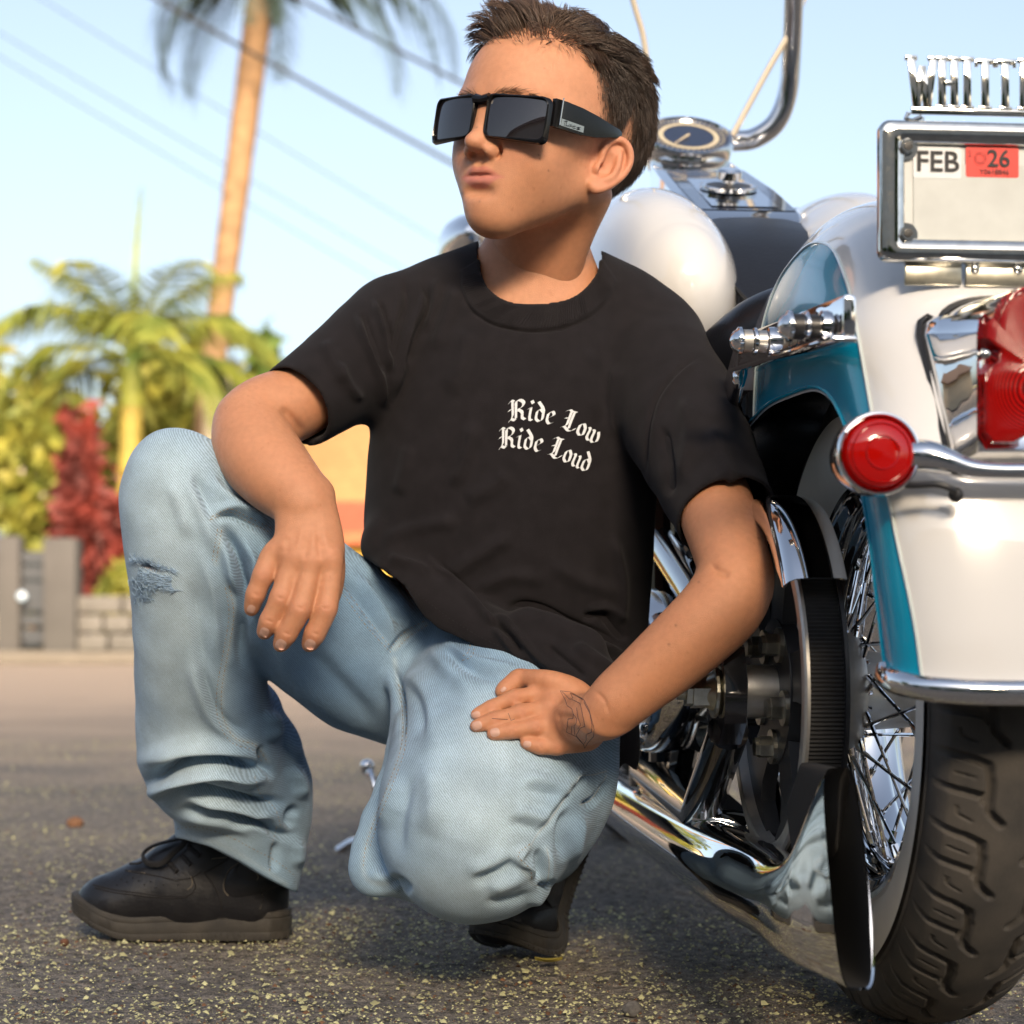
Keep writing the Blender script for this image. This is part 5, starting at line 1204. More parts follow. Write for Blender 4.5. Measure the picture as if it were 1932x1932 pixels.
# ------------------------------------------------------------------ jeans
SEAM_IN = [(744, 1243), (752, 1291), (760, 1351), (756, 1415), (732, 1483), (708, 1543), (690, 1599), (685, 1640), (700, 1664), (742, 1668)]
def build_jeans():
    lo = A(-.46, 1.80, .055); hi = A(.14, 2.50, .66)
    s = SDF(lo, hi, .0023)
    s.chain(ch([(345, 934, 2.06, 105), (356, 1010, 2.07, 110), (362, 1090, 2.09, 105), (370, 1200, 2.13, 107), (384, 1330, 2.20, 117), (396, 1410, 2.24, 122), (404, 1452, 2.26, 116)]), k=.02, n=2)
    s.chain(ch([(430, 1440, 2.28, 108), (442, 1520, 2.30, 108), (446, 1560, 2.32, 104), (446, 1610, 2.33, 108), (450, 1710, 2.345, 110)]), k=.014, n=2)
    s.chain(ch([(345, 934, 2.06, 108), (440, 1030, 2.09, 120), (570, 1140, 2.14, 130), (700, 1240, 2.2, 140), (860, 1260, 2.26, 165)]), k=.022, n=2)
    s.ell(W(322, 880, 2.03), 62 / F * 2.05, k=.03)
    s.chain(ch([(480, 1340, 2.26, 46), (520, 1480, 2.33, 56), (505, 1600, 2.36, 60)]), k=.03, n=2)
    s.ell(W(960, 1230, 2.28), A(.135, .10, .10), k=.03)
    s.chain(ch([(985, 1270, 2.22, 185), (960, 1370, 2.10, 195), (940, 1460, 2.02, 190), (903, 1540, 1.965, 168), (893, 1566, 1.96, 154)]), k=.03, n=2)
    s.chain(ch([(893, 1570, 1.97, 140), (955, 1568, 2.08, 118), (1008, 1562, 2.20, 96), (1012, 1590, 2.32, 78)]), k=.03, n=2)
    s.chain(ch([(1045, 1400, 2.05, 98), (1055, 1500, 2.04, 78), (1040, 1575, 2.06, 58)]), k=.03, n=2)
    s.chain([(W(u, v, d), r / F * d) for (u, v), d, r in zip(SEAM_IN, (2.13, 2.11, 2.08, 2.05, 2.03, 2.01, 2.0, 1.99, 1.99, 1.98), (9, 8, 8, 9, 10, 12, 12, 12, 10, 7))], k=.020, n=2)
    for (u, v), d in zip(SEAM_IN[3:9], (2.05, 2.03, 2.01, 2.0, 1.99, 1.99)): s.cone(W(u, v, d), W(u + 80, v - 15, d + .02), 7 / F * 2, 55 / F * 2, k=.02)
    cut_px(s, [(180, 1560), (312, 1580), (345, 1584), (400, 1600), (450, 1624), (500, 1655), (553, 1682), (600, 1700), (600, 1800), (180, 1800)])
    V, Q = s.mesh(); V = relax(V, Q, 4)
    c4 = lambda *p: [(193.2 + x * .375, 579.6 + y * .375) for x, y in p]
    c5 = lambda *p: [(628 + x * .4, 1111 + y * .4) for x, y in p]
    c6 = lambda *p: [(96.6 + x * .275, 1304 + y * .275) for x, y in p]
    V = sculpt(V, Q, [
        # crumpled lower leg
        (c6((560, 640), (700, 610), (850, 520), (1000, 455), (1200, 465), (1400, 540), (1560, 500)), 11, -.018), (c6((540, 520), (740, 450), (950, 390), (1200, 400), (1400, 470), (1500, 500)), 18, .012),
        (c6((600, 740), (780, 655), (940, 560), (1150, 530), (1350, 590), (1540, 550)), 14, .016),
        (c6((700, 760), (900, 650), (1050, 690), (1250, 740), (1430, 770), (1660, 760)), 10, -.017), (c6((880, 700), (1000, 720), (1200, 770), (1400, 830), (1600, 880)), 14, .011),
        (c6((820, 830), (1000, 812), (1200, 830), (1400, 890), (1580, 990), (1740, 940)), 9, -.014), (c6((840, 880), (1000, 870), (1250, 920), (1450, 1000)), 12, .005),
        (c6((1480, 380), (1440, 430), (1500, 560), (1460, 600)), 8, -.010), (c6((1700, 780), (1640, 860), (1650, 960)), 8, -.010), (c6((1560, 1020), (1540, 1120), (1530, 1250)), 8, -.006),
        (c6((1640, 500), (1700, 650), (1690, 760)), 12, .008), (c6((1480, 120), (1520, 250), (1490, 360)), 12, .008), (c6((1660, 1000), (1690, 1100), (1670, 1230)), 12, .006),
        (c6((920, 650), (1000, 680), (1040, 740)), 7, -.006), (c6((1050, 600), (1150, 580), (1300, 640)), 7, -.004), (c6((1300, 880), (1420, 930), (1540, 1000)), 8, .006), (c6((1200, 860), (1330, 880), (1400, 900)), 6, -.004),
        # shin and knee
        (c6((940, -260), (1000, -60), (1080, 140), (1200, 270), (1400, 340)), 14, .005), (c6((1010, -260), (1060, -60), (1130, 130), (1240, 250), (1400, 290)), 10, -.005),
        (c4((590, 1085), (640, 1150), (700, 1260), (728, 1440), (740, 1600)), 10, -.017), (c4((560, 1120), (610, 1210), (640, 1330), (680, 1470), (690, 1650)), 9, .008),
        (c4((650, 1150), (740, 1260), (760, 1420), (780, 1600)), 11, .010), (c4((545, 1075), (640, 1045), (720, 1075), (840, 1135)), 6, -.007), (c4((540, 1040), (640, 1010), (740, 1040), (850, 1090)), 7, .005),
        (c4((400, 820), (470, 980), (540, 1140), (570, 1280)), 14, .006), (c4((450, 830), (520, 980), (560, 1090)), 10, -.005), (c4((330, 850), (400, 1010), (450, 1180)), 14, .004), (c4((500, 810), (600, 930), (720, 1020), (860, 1080)), 14, .006), (c4((560, 830), (680, 940), (840, 1010)), 10, -.004),
        (c4((480, 1160), (520, 1300), (560, 1460), (570, 1650), (560, 1850)), 12, .0045), (c4((440, 1330), (470, 1500), (500, 1700), (560, 1900)), 14, -.004),  (c4((620, 1330), (690, 1500), (700, 1700), (720, 1850)), 9, -.008),
        # far thigh seen below the hand
        ([(640, 1080), (700, 1160), (740, 1230)], 8, -.006), ([(655, 1070), (720, 1150), (752, 1225)], 8, .005), ([(660, 1040), (720, 1100), (790, 1175)], 12, .006), ([(690, 1090), (740, 1150), (780, 1190)], 7, -.006),
        ([(490, 1180), (560, 1280), (660, 1380)], 20, .004), ([(560, 1200), (650, 1300), (735, 1400)], 18, -.004),
        # crotch and lowered thigh
        (c5((440, 165), (350, 215), (290, 280), (262, 330)), 6, -.006), (c5((450, 185), (370, 235), (310, 300)), 6, .004), (c5((262, 330), (300, 420), (325, 560), (322, 740)), 6, -.009),
        (c5((300, 330), (420, 500), (470, 660), (480, 820)), 20, .005), (c5((350, 420), (420, 560), (430, 720)), 12, -.005), (c5((440, 260), (580, 420), (700, 520)), 16, .006), (c5((520, 280), (640, 370), (800, 430)), 9, -.005), (c5((500, 230), (640, 330), (820, 380), (960, 400)), 10, .005),
        (c5((380, 860), (330, 1000), (300, 1140), (310, 1300)), 16, -.005), (c5((330, 860), (270, 1000), (230, 1150)), 11, .005), (c5((440, 780), (480, 960), (460, 1180)), 22, .005),
        (c5((880, 880), (1010, 915), (1120, 965)), 12, .004), (c5((890, 935), (1000, 962), (1090, 1000)), 10, -.0035), (c5((840, 1040), (940, 1070), (1030, 1100)), 12, .004), (c5((820, 1090), (910, 1120), (980, 1150)), 10, -.0035), (c5((900, 990), (1000, 1030), (1060, 1050)), 10, -.002),
        (c5((1290, 850), (1200, 870), (1150, 930), (1110, 970), (1060, 1040), (1020, 1100), (970, 1150), (935, 1215)), 6, -.004), (c5((1270, 830), (1180, 850), (1120, 910), (1080, 960), (1030, 1030), (985, 1090), (940, 1140)), 11, .004),
        (c5((1310, 900), (1230, 1000), (1160, 1020)), 6, -.008), (c5((1120, 1020), (1090, 1140), (1090, 1300)), 10, -.008), (c5((1180, 1040), (1150, 1180), (1130, 1320)), 10, .006),
        (c5((950, 1195), (890, 1245), (880, 1280), (930, 1310), (950, 1390)), 9, .006), (c5((1000, 1200), (1012, 1300), (1000, 1400)), 10, .006), (c5((975, 1215), (978, 1300), (972, 1390)), 7, -.006), (c5((640, 1385), (720, 1360), (800, 1325), (880, 1275)), 12, -.007), (c5((620, 1340), (720, 1310), (850, 1240)), 18, .004), (c5((720, 1420), (830, 1380), (930, 1330)), 16, .005),
        (c5((250, 1390), (300, 1385), (370, 1440)), 9, -.008), (c5((160, 1330), (220, 1360), (290, 1370)), 10, .005), (c5((960, 1400), (1010, 1405), (1060, 1380)), 6, -.006), (c5((900, 1480), (1000, 1460), (1080, 1400)), 10, .004),
        (c5((700, 1480), (850, 1470), (960, 1430)), 9, -.004),
        # torn knee opening
        ([(262, 1064), (280, 1070), (304, 1078)], 5.0, -.006),
    ], fade=0.33, gain=1.5)
    V = relax(V, Q, 1)
    N = vnormals(V, Q); V = V + N * (.0010 * noise3(V * 40, 77, 3))[:, None]
    return V, Q
JV, JQ = build_jeans()
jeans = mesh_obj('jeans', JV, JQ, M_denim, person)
def jeans_tint():
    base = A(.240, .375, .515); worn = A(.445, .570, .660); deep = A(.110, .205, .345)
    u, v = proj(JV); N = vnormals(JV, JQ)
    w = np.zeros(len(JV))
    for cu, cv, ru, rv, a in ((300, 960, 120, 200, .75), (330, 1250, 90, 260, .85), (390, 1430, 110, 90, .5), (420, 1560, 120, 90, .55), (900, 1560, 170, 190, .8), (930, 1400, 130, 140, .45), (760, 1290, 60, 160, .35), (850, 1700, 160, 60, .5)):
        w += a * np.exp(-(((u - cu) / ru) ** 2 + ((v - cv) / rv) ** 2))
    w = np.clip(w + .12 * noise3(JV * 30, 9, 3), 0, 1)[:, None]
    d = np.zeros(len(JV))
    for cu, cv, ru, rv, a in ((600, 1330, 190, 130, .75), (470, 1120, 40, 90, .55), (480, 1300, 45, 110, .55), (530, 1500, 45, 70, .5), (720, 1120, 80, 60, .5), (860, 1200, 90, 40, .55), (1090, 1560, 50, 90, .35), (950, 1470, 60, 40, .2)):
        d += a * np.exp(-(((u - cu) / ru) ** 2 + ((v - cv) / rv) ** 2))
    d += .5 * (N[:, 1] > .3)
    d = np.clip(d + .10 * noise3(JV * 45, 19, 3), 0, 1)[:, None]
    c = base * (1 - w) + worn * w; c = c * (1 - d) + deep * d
    hole = np.exp(-(((u - 281) / 17) ** 2 + ((v - 1071 - (u - 281) * .28) / 4.2) ** 2)) * (N[:, 1] < 0)
    c = c * (1 - .8 * hole[:, None]) + A(.20, .09, .06) * .8 * hole[:, None]
    # seam edges rub pale
    for pl, wd, a in ((SEAM_IN, 5, .5), ([(396, 981), (433, 966), (463, 981), (508, 1004)], 4, .5), ([(418, 1000), (407, 1064)], 5, .5), ([(433, 1105), (441, 1161), (429, 1236), (418, 1304), (421, 1353), (443, 1392), (482, 1406), (504, 1436)], 6, .5),
                      ([(328, 1575), (380, 1582), (430, 1600), (482, 1630), (540, 1668)], 5, .35), ([(1144, 1455), (1096, 1463), (1072, 1495), (1036, 1547), (1012, 1575)], 4, .3), ([(804, 1177), (770, 1197), (744, 1225)], 5, .5), ([(1000, 1599), (976, 1615), (1004, 1667)], 5, .6), ([(1032, 1600), (1034, 1640)], 5, .4)):
        q, _, _ = seg_dist(u, v, spline(pl, 4) if len(pl) > 2 else np.array(pl, float))
        e = (a * np.exp(-(q / wd) ** 2) * (N[:, 1] < .2))[:, None]; c = c * (1 - e) + A(.42, .52, .58) * e
    return c
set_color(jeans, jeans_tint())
bJ = bvh_of(JV, JQ)
seams = MB()
for pl, off in (([(396, 981), (433, 966), (463, 981), (508, 1004)], 0), ([(399, 975), (433, 960), (466, 974), (512, 997)], 0), ([(418, 1000), (407, 1064)], 0), ([(410, 998), (400, 1060)], 0),
                ([(433, 1105), (441, 1161), (429, 1236), (418, 1304), (421, 1353), (443, 1392), (482, 1406), (504, 1436)], 0), ([(425, 1108), (432, 1161), (420, 1236), (409, 1304), (411, 1356), (436, 1400), (478, 1416), (497, 1441)], 0),
                ([(325, 1565), (372, 1560), (427, 1576), (482, 1604), (523, 1626), (557, 1653)], 0), ([(522, 1560), (512, 1600), (508, 1650)], 0), ([(480, 1465), (492, 1500), (518, 1525), (530, 1560)], 0),
                (SEAM_IN[1:8], 0), ([(x + 7, y + 2) for x, y in SEAM_IN[1:7]], 0), ([(806, 1180), (772, 1201), (748, 1226)], 0), ([(800, 1172), (764, 1192), (738, 1220)], 0), ([(640, 1110), (690, 1180), (738, 1232)], 0), ([(648, 1106), (698, 1174), (742, 1226)], 0),
                ([(888, 1215), (882, 1232), (868, 1240)], 0), ([(896, 1214), (890, 1238), (866, 1248)], 0), ([(1000, 1592), (978, 1614), (1000, 1640), (1004, 1665)], 0)):
    surf_tube(seams, bJ, pl, .00045, 2.5, .0002, 4, dash=(5.0, 3.0))
tag(seams.build('stitching', M_thread, jeans), kind='stuff')
welt = MB()
for pl in ([(1144, 1455), (1118, 1462), (1096, 1464), (1086, 1480), (1072, 1496), (1056, 1520), (1036, 1548), (1012, 1576), (1000, 1599)], [(1144, 1463), (1116, 1507), (1092, 1519)], [(1032, 1602), (1036, 1630), (1030, 1668), (1006, 1670)]):
    surf_tube(welt, bJ, pl, .0008, 3, -.0002, 6)
tag(welt.build('side_seam', M_thread_pale, jeans), kind='stuff')
fray = MB(); rr = np.random.default_rng(3)
for i in range(240):
    t = rr.uniform(); top = rr.uniform() < .5
    u0 = 250 + 80 * t; base_v = (1056 + 22 * t) if top else (1094 + 22 * t + 6 * math.sin(t * 6))
    if not top and rr.uniform() < .35: u0 = 270 + rr.normal(0, 9); base_v = 1112 + rr.uniform(-8, 20)
    p = [(u0, base_v), (u0 + rr.normal(0, 4), base_v + rr.normal(-2 if top else 2, 4)), (u0 + rr.normal(0, 6), base_v + rr.normal(-4 if top else 3, 6))]
    q = [hit(bJ, *x, .0004 + .0016 * k * rr.uniform(.4, 1)) for k, x in enumerate(p)]
    if any(x is None for x in q): continue
    fray.tube(np.array(q), [.00042, .0004, .0002], 4, cap=False)
for i in range(16):
    u0 = rr.uniform(262, 322); q = [hit(bJ, u0 + rr.normal(0, 3), v_, .0012 + .0006 * rr.uniform()) for v_ in np.linspace(1070 + (u0 - 262) * .22, 1098 + (u0 - 262) * .15, 5)]
    if all(x is not None for x in q): fray.tube(np.array(q), .0004, 4, cap=False)
for i in range(9):
    v0 = rr.uniform(1074, 1096); q = [hit(bJ, u_, v0 + (u_ - 262) * .22 + rr.normal(0, 2), .0016 + .0006 * rr.uniform()) for u_ in np.linspace(262, 325, 7)]
    if all(x is not None for x in q): fray.tube(np.array(q), .0004, 4, cap=False)
fray.build('frayed_tear', mat('frayed_cotton', (.40, .56, .74), .9, var=.4, vscale=150), jeans)['kind'] = 'stuff'
# ------------------------------------------------------------------ head
HP = (R(38.5), R(5.0), R(-7.0), 1.10, 1025.0, 263.0); HD = 2.07
def head_frame():
    y, pi, ro, s, u, v = HP
    cy, sy = math.cos(y), math.sin(y)
    l = A(cy, -sy, 0); f = A(-sy, -cy, 0); z = A(0, 0, 1)
    f2 = f * math.cos(pi) + z * math.sin(pi); z2 = z * math.cos(pi) - f * math.sin(pi)
    l2 = l * math.cos(ro) + z2 * math.sin(ro); z3 = z2 * math.cos(ro) - l * math.sin(ro)
    return np.stack([l2, f2, z3], 1) * s, W(u, v, HD)
HM, HO = head_frame()
def hw(p): return np.asarray(p, float) @ HM.T + HO
def hl(p): return (np.asarray(p, float) - HO) @ np.linalg.inv(HM).T

def build_head():
    s = SDF((-.112, -.17, -.215), (.112, .125, .135), 0.0016)
    s.ell((0, -.022, .034), (.0745, .106, .083), k=.02)                 # cranium
    s.ell((0, .028, .030), (.062, .060, .062), k=.03)                   # forehead
    s.ell((0, .030, -.022), (.053, .056, .072), k=.03)                  # face mass
    for x in (-1, 1):
        s.ell((x * .033, .047, -.033), (.0255, .028, .033), k=.026)      # cheek
        s.cone((x * .0450, -.006, -.046), (x * .011, .056, -.0875), .0165, .0140, k=.032)   # jaw
        s.ell((x * .050, .028, .002), (.020, .030, .020), k=.02)        # cheekbone
        s.ell((x * .031, .082, .006), (.017, .012, .010), k=.010, op='s')  # eye socket
        s.ell((x * .031, .066, .003), (.014, .013, .012), k=.004)       # closed eye
        s.cone((x * .012, .084, .019), (x * .046, .070, .021), .007, .006, k=.012)   # brow
    s.ell((0, .0585, -.090), (.0175, .0195, .0155), k=.02)                 # chin
    s.ell((0, .0645, -.060), (.030, .018, .023), k=.02)                  # muzzle
    s.cone((0, .076, .012), (0, .0925, -.024), .0085, .0088, k=.014)    # nose bridge
    s.ell((0, .0985, -.0310), (.0100, .0110, .0085), k=.007)            # nose tip
    for x in (-1, 1):
        s.ell((x * .0120, .0875, -.0368), (.0070, .0100, .0074), k=.0035)
        s.cone((x * .0060, .0968, -.0430), (x * .0082, .0895, -.0400), .0028, .0034, k=.0015, op='s')
        s.chain([((x * .0185, .0845, -.0285), .0006), ((x * .0205, .0815, -.0365), .0009), ((x * .0175, .0830, -.0435), .0007)], k=.0035, op='s', n=3)
        s.cone((x * .0165, .079, -.0345), (x * .0195, .074, -.042), .0012, .0008, k=.006, op='s')
    s.cone((0, .0885, -.0435), (0, .0865, -.0520), .0022, .003, k=.006, op='s')     # philtrum
    up = [(-.0255, .0690, -.0598, .0012), (-.017, .0778, -.0565, .0028), (-.007, .0832, -.0540, .0034), (0, .0832, -.0550, .0032),
          (.007, .0832, -.0540, .0034), (.017, .0778, -.0565, .0028), (.0255, .0690, -.0598, .0012)]
    lo = [(-.0240, .0695, -.0612, .0012), (-.016, .0772, -.0635, .0032), (0, .0812, -.0648, .0042), (.016, .0772, -.0635, .0032), (.0240, .0695, -.0612, .0012)]
    s.chain([(p[:3], p[3]) for p in up], k=.004, n=4); s.chain([(p[:3], p[3]) for p in lo], k=.004, n=4)
    ln = [(-.0275, .0690, -.0606), (-.017, .0805, -.0592), (-.006, .0852, -.0588), (0, .0855, -.0594), (.006, .0852, -.0588), (.017, .0805, -.0592), (.0275, .0690, -.0606)]
    s.chain([(p, .0008) for p in ln], k=.0025, op='s', n=4)
    s.ell((0, .0840, -.0740), (.017, .006, .0045), k=.008, op='s')      # under the lip
    # neck
    nb = hl(W(1008, 620, 2.205)); nf = hl(W(1002, 440, 2.13))
    s.cone((0, -.036, -.045), nf + A(0, -.012, 0), .0385, .0405, k=.03); s.cone(nf + A(0, -.012, 0), nb, .0405, .056, k=.03)
    for q in (-1, 1):
        s.cone((q * .050, -.036, -.05), hl(W(1006 + q * 34, 575, 2.155)), .010, .008, k=.03)
    s.cone(hl(W(1014, 490, 2.17)), hl(W(1150, 600, 2.21)), .024, .028, k=.03); s.cone(hl(W(985, 470, 2.16)), hl(W(880, 600, 2.22)), .022, .026, k=.03)
    # ears
    for x in (-1, 1):
        E = A(x * .0685, -.005, -.024); eu = A(x * .07, -.22, .97); eu /= np.linalg.norm(eu)
        eb = A(x * .50, -.86, -.10); eb -= eu * (eb @ eu); eb /= np.linalg.norm(eb)
        eo = np.cross(eb, eu) * x; eo = eo if eo[0] * x > 0 else -eo
        P = lambda b, u, o=0.0: E + (b * eb + u * eu + o * eo) * 1.02e-3
        rot = np.stack([eb, eu, eo], 1)
        s.ell(P(13, 4, -3.5), (.0165, .0265, .0060), k=.005, rot=rot)
        s.ell(P(6, -21, -.5), (.0075, .0085, .0042), k=.005, rot=rot)
        s.ell(P(9, 0, 2.6), (.0095, .0140, .0055), k=.004, op='s', rot=rot)
        s.ell(P(20, 14, 2.4), (.0070, .0110, .0030), k=.003, op='s', rot=rot)
        hx = [(4, -1, 0, 1.8), (1, 8, 1.5, 2.6), (1, 17, 2.2, 3.0), (5, 25, 2.6, 3.0), (13, 29.5, 2.8, 3.0), (22, 27, 2.8, 3.0), (28, 19, 2.6, 2.9),
              (29.5, 9, 2.2, 2.8), (27, -2, 1.6, 2.6), (21, -12, 1.0, 2.6), (14, -20, .6, 3.2), (6, -25, .3, 3.2), (0, -22, 0, 3.0)]
        s.chain([(P(a, b, o), r * 1e-3) for a, b, o, r in hx], k=.0025, n=3)
        ah = [(17, 21, .5, 1.8), (18, 12, 1.5, 2.4), (19, 3, 2.0, 2.6), (17, -7, 1.8, 2.5), (10, -14, 1.2, 2.6)]
        s.chain([(P(a, b, o), r * 1e-3) for a, b, o, r in ah], k=.003, n=3)
        s.ell(P(1, -5, 1.0), (.0042, .0060, .0042), k=.004, rot=rot)
        s.ell(P(5, -4, -.5), (.0042, .0050, .0042), k=.003, op='s', rot=rot)
    s.blur(1)
    V, Q = s.mesh()
    return V, Q
HV, HQ = build_head()

def hairline(phi):
    a = np.abs(np.degrees(phi))
    return np.interp(a, [0, 20, 40, 52, 62, 70, 78, 84, 92, 97, 103, 112, 125, 140, 160, 180],
                     [.066, .068, .068, .056, .026, -.002, -.016, -.024, -.026, -.006, .010, -.014, -.050, -.078, -.092, -.096])
HPH = np.arctan2(HV[:, 0], HV[:, 1] + .022)
HMASK = HV[:, 2] - hairline(HPH)
ear_d = np.minimum(np.linalg.norm((HV - A(.080, -.018, -.024)) / A(.020, .030, .037), axis=1), np.linalg.norm((HV - A(-.080, -.018, -.024)) / A(.020, .030, .037), axis=1))
HN = vnormals(HV, HQ)

def skin_tint(V, kind):
    c = np.tile(A(0.575, 0.272, 0.150), (len(V), 1))
    n = noise3(V * 90, 3, 3)[:, None]; c *= 1 + 0.03 * n
    b = np.clip(noise3(V * 45, 13, 3), 0, 1)[:, None]; c = c * (1 - .10 * b) + A(.58, .22, .13) * .10 * b
    f = (noise3(V * 900, 23, 1) * noise3(V * 700, 24, 1) > .62)[:, None]; c = np.where(f, c * A(.90, .84, .80), c)
    return c
def head_tint():
    c = skin_tint(HV, 'head'); x, y, z = HV.T
    def blend(w, col):
        w = np.clip(w, 0, 1)[:, None]; c[:] = c * (1 - w) + A(*col) * w
    g = lambda p, r: np.exp(-(((HV - A(*p)) / A(*r)) ** 2).sum(1))
    for sx in (-1, 1):
        blend(0.40 * g((sx * .036, .066, -.032), (.022, .03, .020)), (.56, .22, .135))       # cheeks
    blend(0.35 * g((0, .1, -.034), (.014, .016, .012)), (.58, .24, .15))
    blend(0.45 * smooth01(1.35 - ear_d, 0.0, 0.5) * (np.abs(x) > .062), (.60, .235, .145))
    lip = np.zeros(len(HV))
    ax = np.abs(x)
    upl = -.0510 - .0085 * smooth01(ax, .006, .027) + .0012 * np.exp(-(ax / .004) ** 2) * -1
    lol = -.0702 + .0095 * smooth01(ax, .006, .027)
    lip = smooth01(z, lol - .0012, lol + .0012) * smooth01(-z, -upl - .0012, -upl + .0012) * (ax < .0270) * (y > .062)
    for mu, mv, mr in ((872, 365, 2.2), (921, 243, 1.6), (899, 240, 1.4), (1016, 293, 1.5), (1018, 300, 1.3), (1035, 322, 1.3), (905, 380, 1.3)):
        uu, vv = proj(hw(HV)); blend(.75 * np.exp(-((uu - mu) ** 2 + (vv - mv) ** 2) / (mr * 1.5) ** 2), (.16, .07, .04))
    blend(0.75 * lip, (.52, .165, .125))
    blend(0.5 * lip * (z < -.0598), (.60, .23, .19))
    # scalp seen through short hair
    m = smooth01(HMASK + .004 * noise3(HV * 260, 71, 2), .004, .040) * (ear_d > 1.0)
    blend(0.80 * m, (.060, .036, .026))
    return c

# ------------------------------------------------------------------ arms and hands
def knuckle(s, u, v, d, r, k=.004): s.ell(W(u, v, d), r / F * d, k=k)

def arm_right():          # hangs over the raised knee
    s = SDF(W(395, 1245, 1.90), W(770, 580, 2.24), .00165)
    lo = np.minimum(W(395, 1245, 2.2), W(395, 1245, 1.9)); hi = np.maximum(W(770, 560, 2.25), W(770, 560, 1.9)); lo[1] = 1.90; hi[1] = 2.24
    s = SDF(lo, hi, .00165)
    s.chain(ch([(740, 640, 2.15, 72), (640, 705, 2.12, 66), (555, 760, 2.09, 64), (500, 780, 2.07, 62), (468, 800, 2.055, 56)]), k=.012, n=3)
    s.chain(ch([(468, 800, 2.055, 56), (478, 838, 2.04, 66), (500, 872, 2.02, 67), (530, 905, 2.0, 60), (562, 935, 1.985, 49), (580, 962, 1.975, 44)]), k=.014, n=3)
    knuckle(s, 430, 800, 2.07, 22, .012)
    N = A(0.1, -1, .1)
    s.chain(ch([(578, 955, 1.975, 44), (582, 1000, 1.968, 52), (584, 1040, 1.962, 56), (580, 1070, 1.96, 52)]), k=.010, n=3, flat=.62, nrm=N)
    s.ell(W(606, 930, 1.985), 20 / F * 2, k=.012)                                     # ulna head
    fingers = [
        [(532, 1035, 1.962, 22), (512, 1050, 1.958, 20), (497, 1085, 1.953, 18.5), (482, 1122, 1.955, 16.5), (474, 1150, 1.962, 13.5)],
        [(556, 1050, 1.955, 22), (546, 1080, 1.950, 20.5), (529, 1128, 1.944, 19), (508, 1172, 1.948, 17), (498, 1194, 1.956, 13.5)],
        [(588, 1055, 1.952, 22), (583, 1085, 1.947, 20.5), (566, 1148, 1.940, 19.5), (541, 1196, 1.946, 17.5), (529, 1217, 1.954, 14)],
        [(622, 1050, 1.955, 21), (624, 1080, 1.952, 20.5), (615, 1148, 1.946, 20), (594, 1196, 1.950, 18), (583, 1217, 1.958, 14)]]
    for f in fingers:
        s.chain(ch(f), k=.0032, n=4)
        for q in (2, 3): knuckle(s, f[q][0], f[q][1], f[q][2] - .002, f[q][3] * .93, .006)
        knuckle(s, f[0][0], f[0][1], f[0][2] - .006, 17, .012)
    s.chain(ch([(612, 1000, 1.985, 30), (625, 1070, 1.99, 24), (622, 1120, 1.99, 19), (608, 1150, 1.985, 15)]), k=.006, n=3)   # thumb behind
    for a, b in (((515, 1058), (540, 1070)), ((558, 1080), (566, 1080)), ((603, 1082), (606, 1082))): pass
    s.blur(1); V, Q = s.mesh(); V = relax(V, Q, 2)
    V = sculpt(V, Q, [([(548, 1000), (530, 1040)], 7, .0012), ([(572, 990), (560, 1045)], 6, .0012), ([(592, 990), (590, 1048)], 6, .0012), ([(610, 990), (620, 1045)], 6, .001),
                      ([(542, 1010), (540, 1050)], 6, -.0012), ([(580, 1010), (574, 1060)], 6, -.0012), ([(602, 1010), (606, 1060)], 6, -.0012),
                      ([(527, 765), (560, 800), (570, 830)], 8, -.004),
                      ([(521, 1126), (537, 1131)], 2.6, -.0009), ([(557, 1145), (575, 1150)], 2.6, -.0009), ([(606, 1146), (624, 1149)], 2.6, -.0009), ([(500, 1170), (517, 1175)], 2.6, -.0009),
                      ([(533, 1193), (550, 1199)], 2.6, -.0009), ([(586, 1193), (603, 1199)], 2.6, -.0009), ([(475, 1118), (491, 1126)], 2.6, -.0009)], fade=0.3)
    return V, Q, fingers

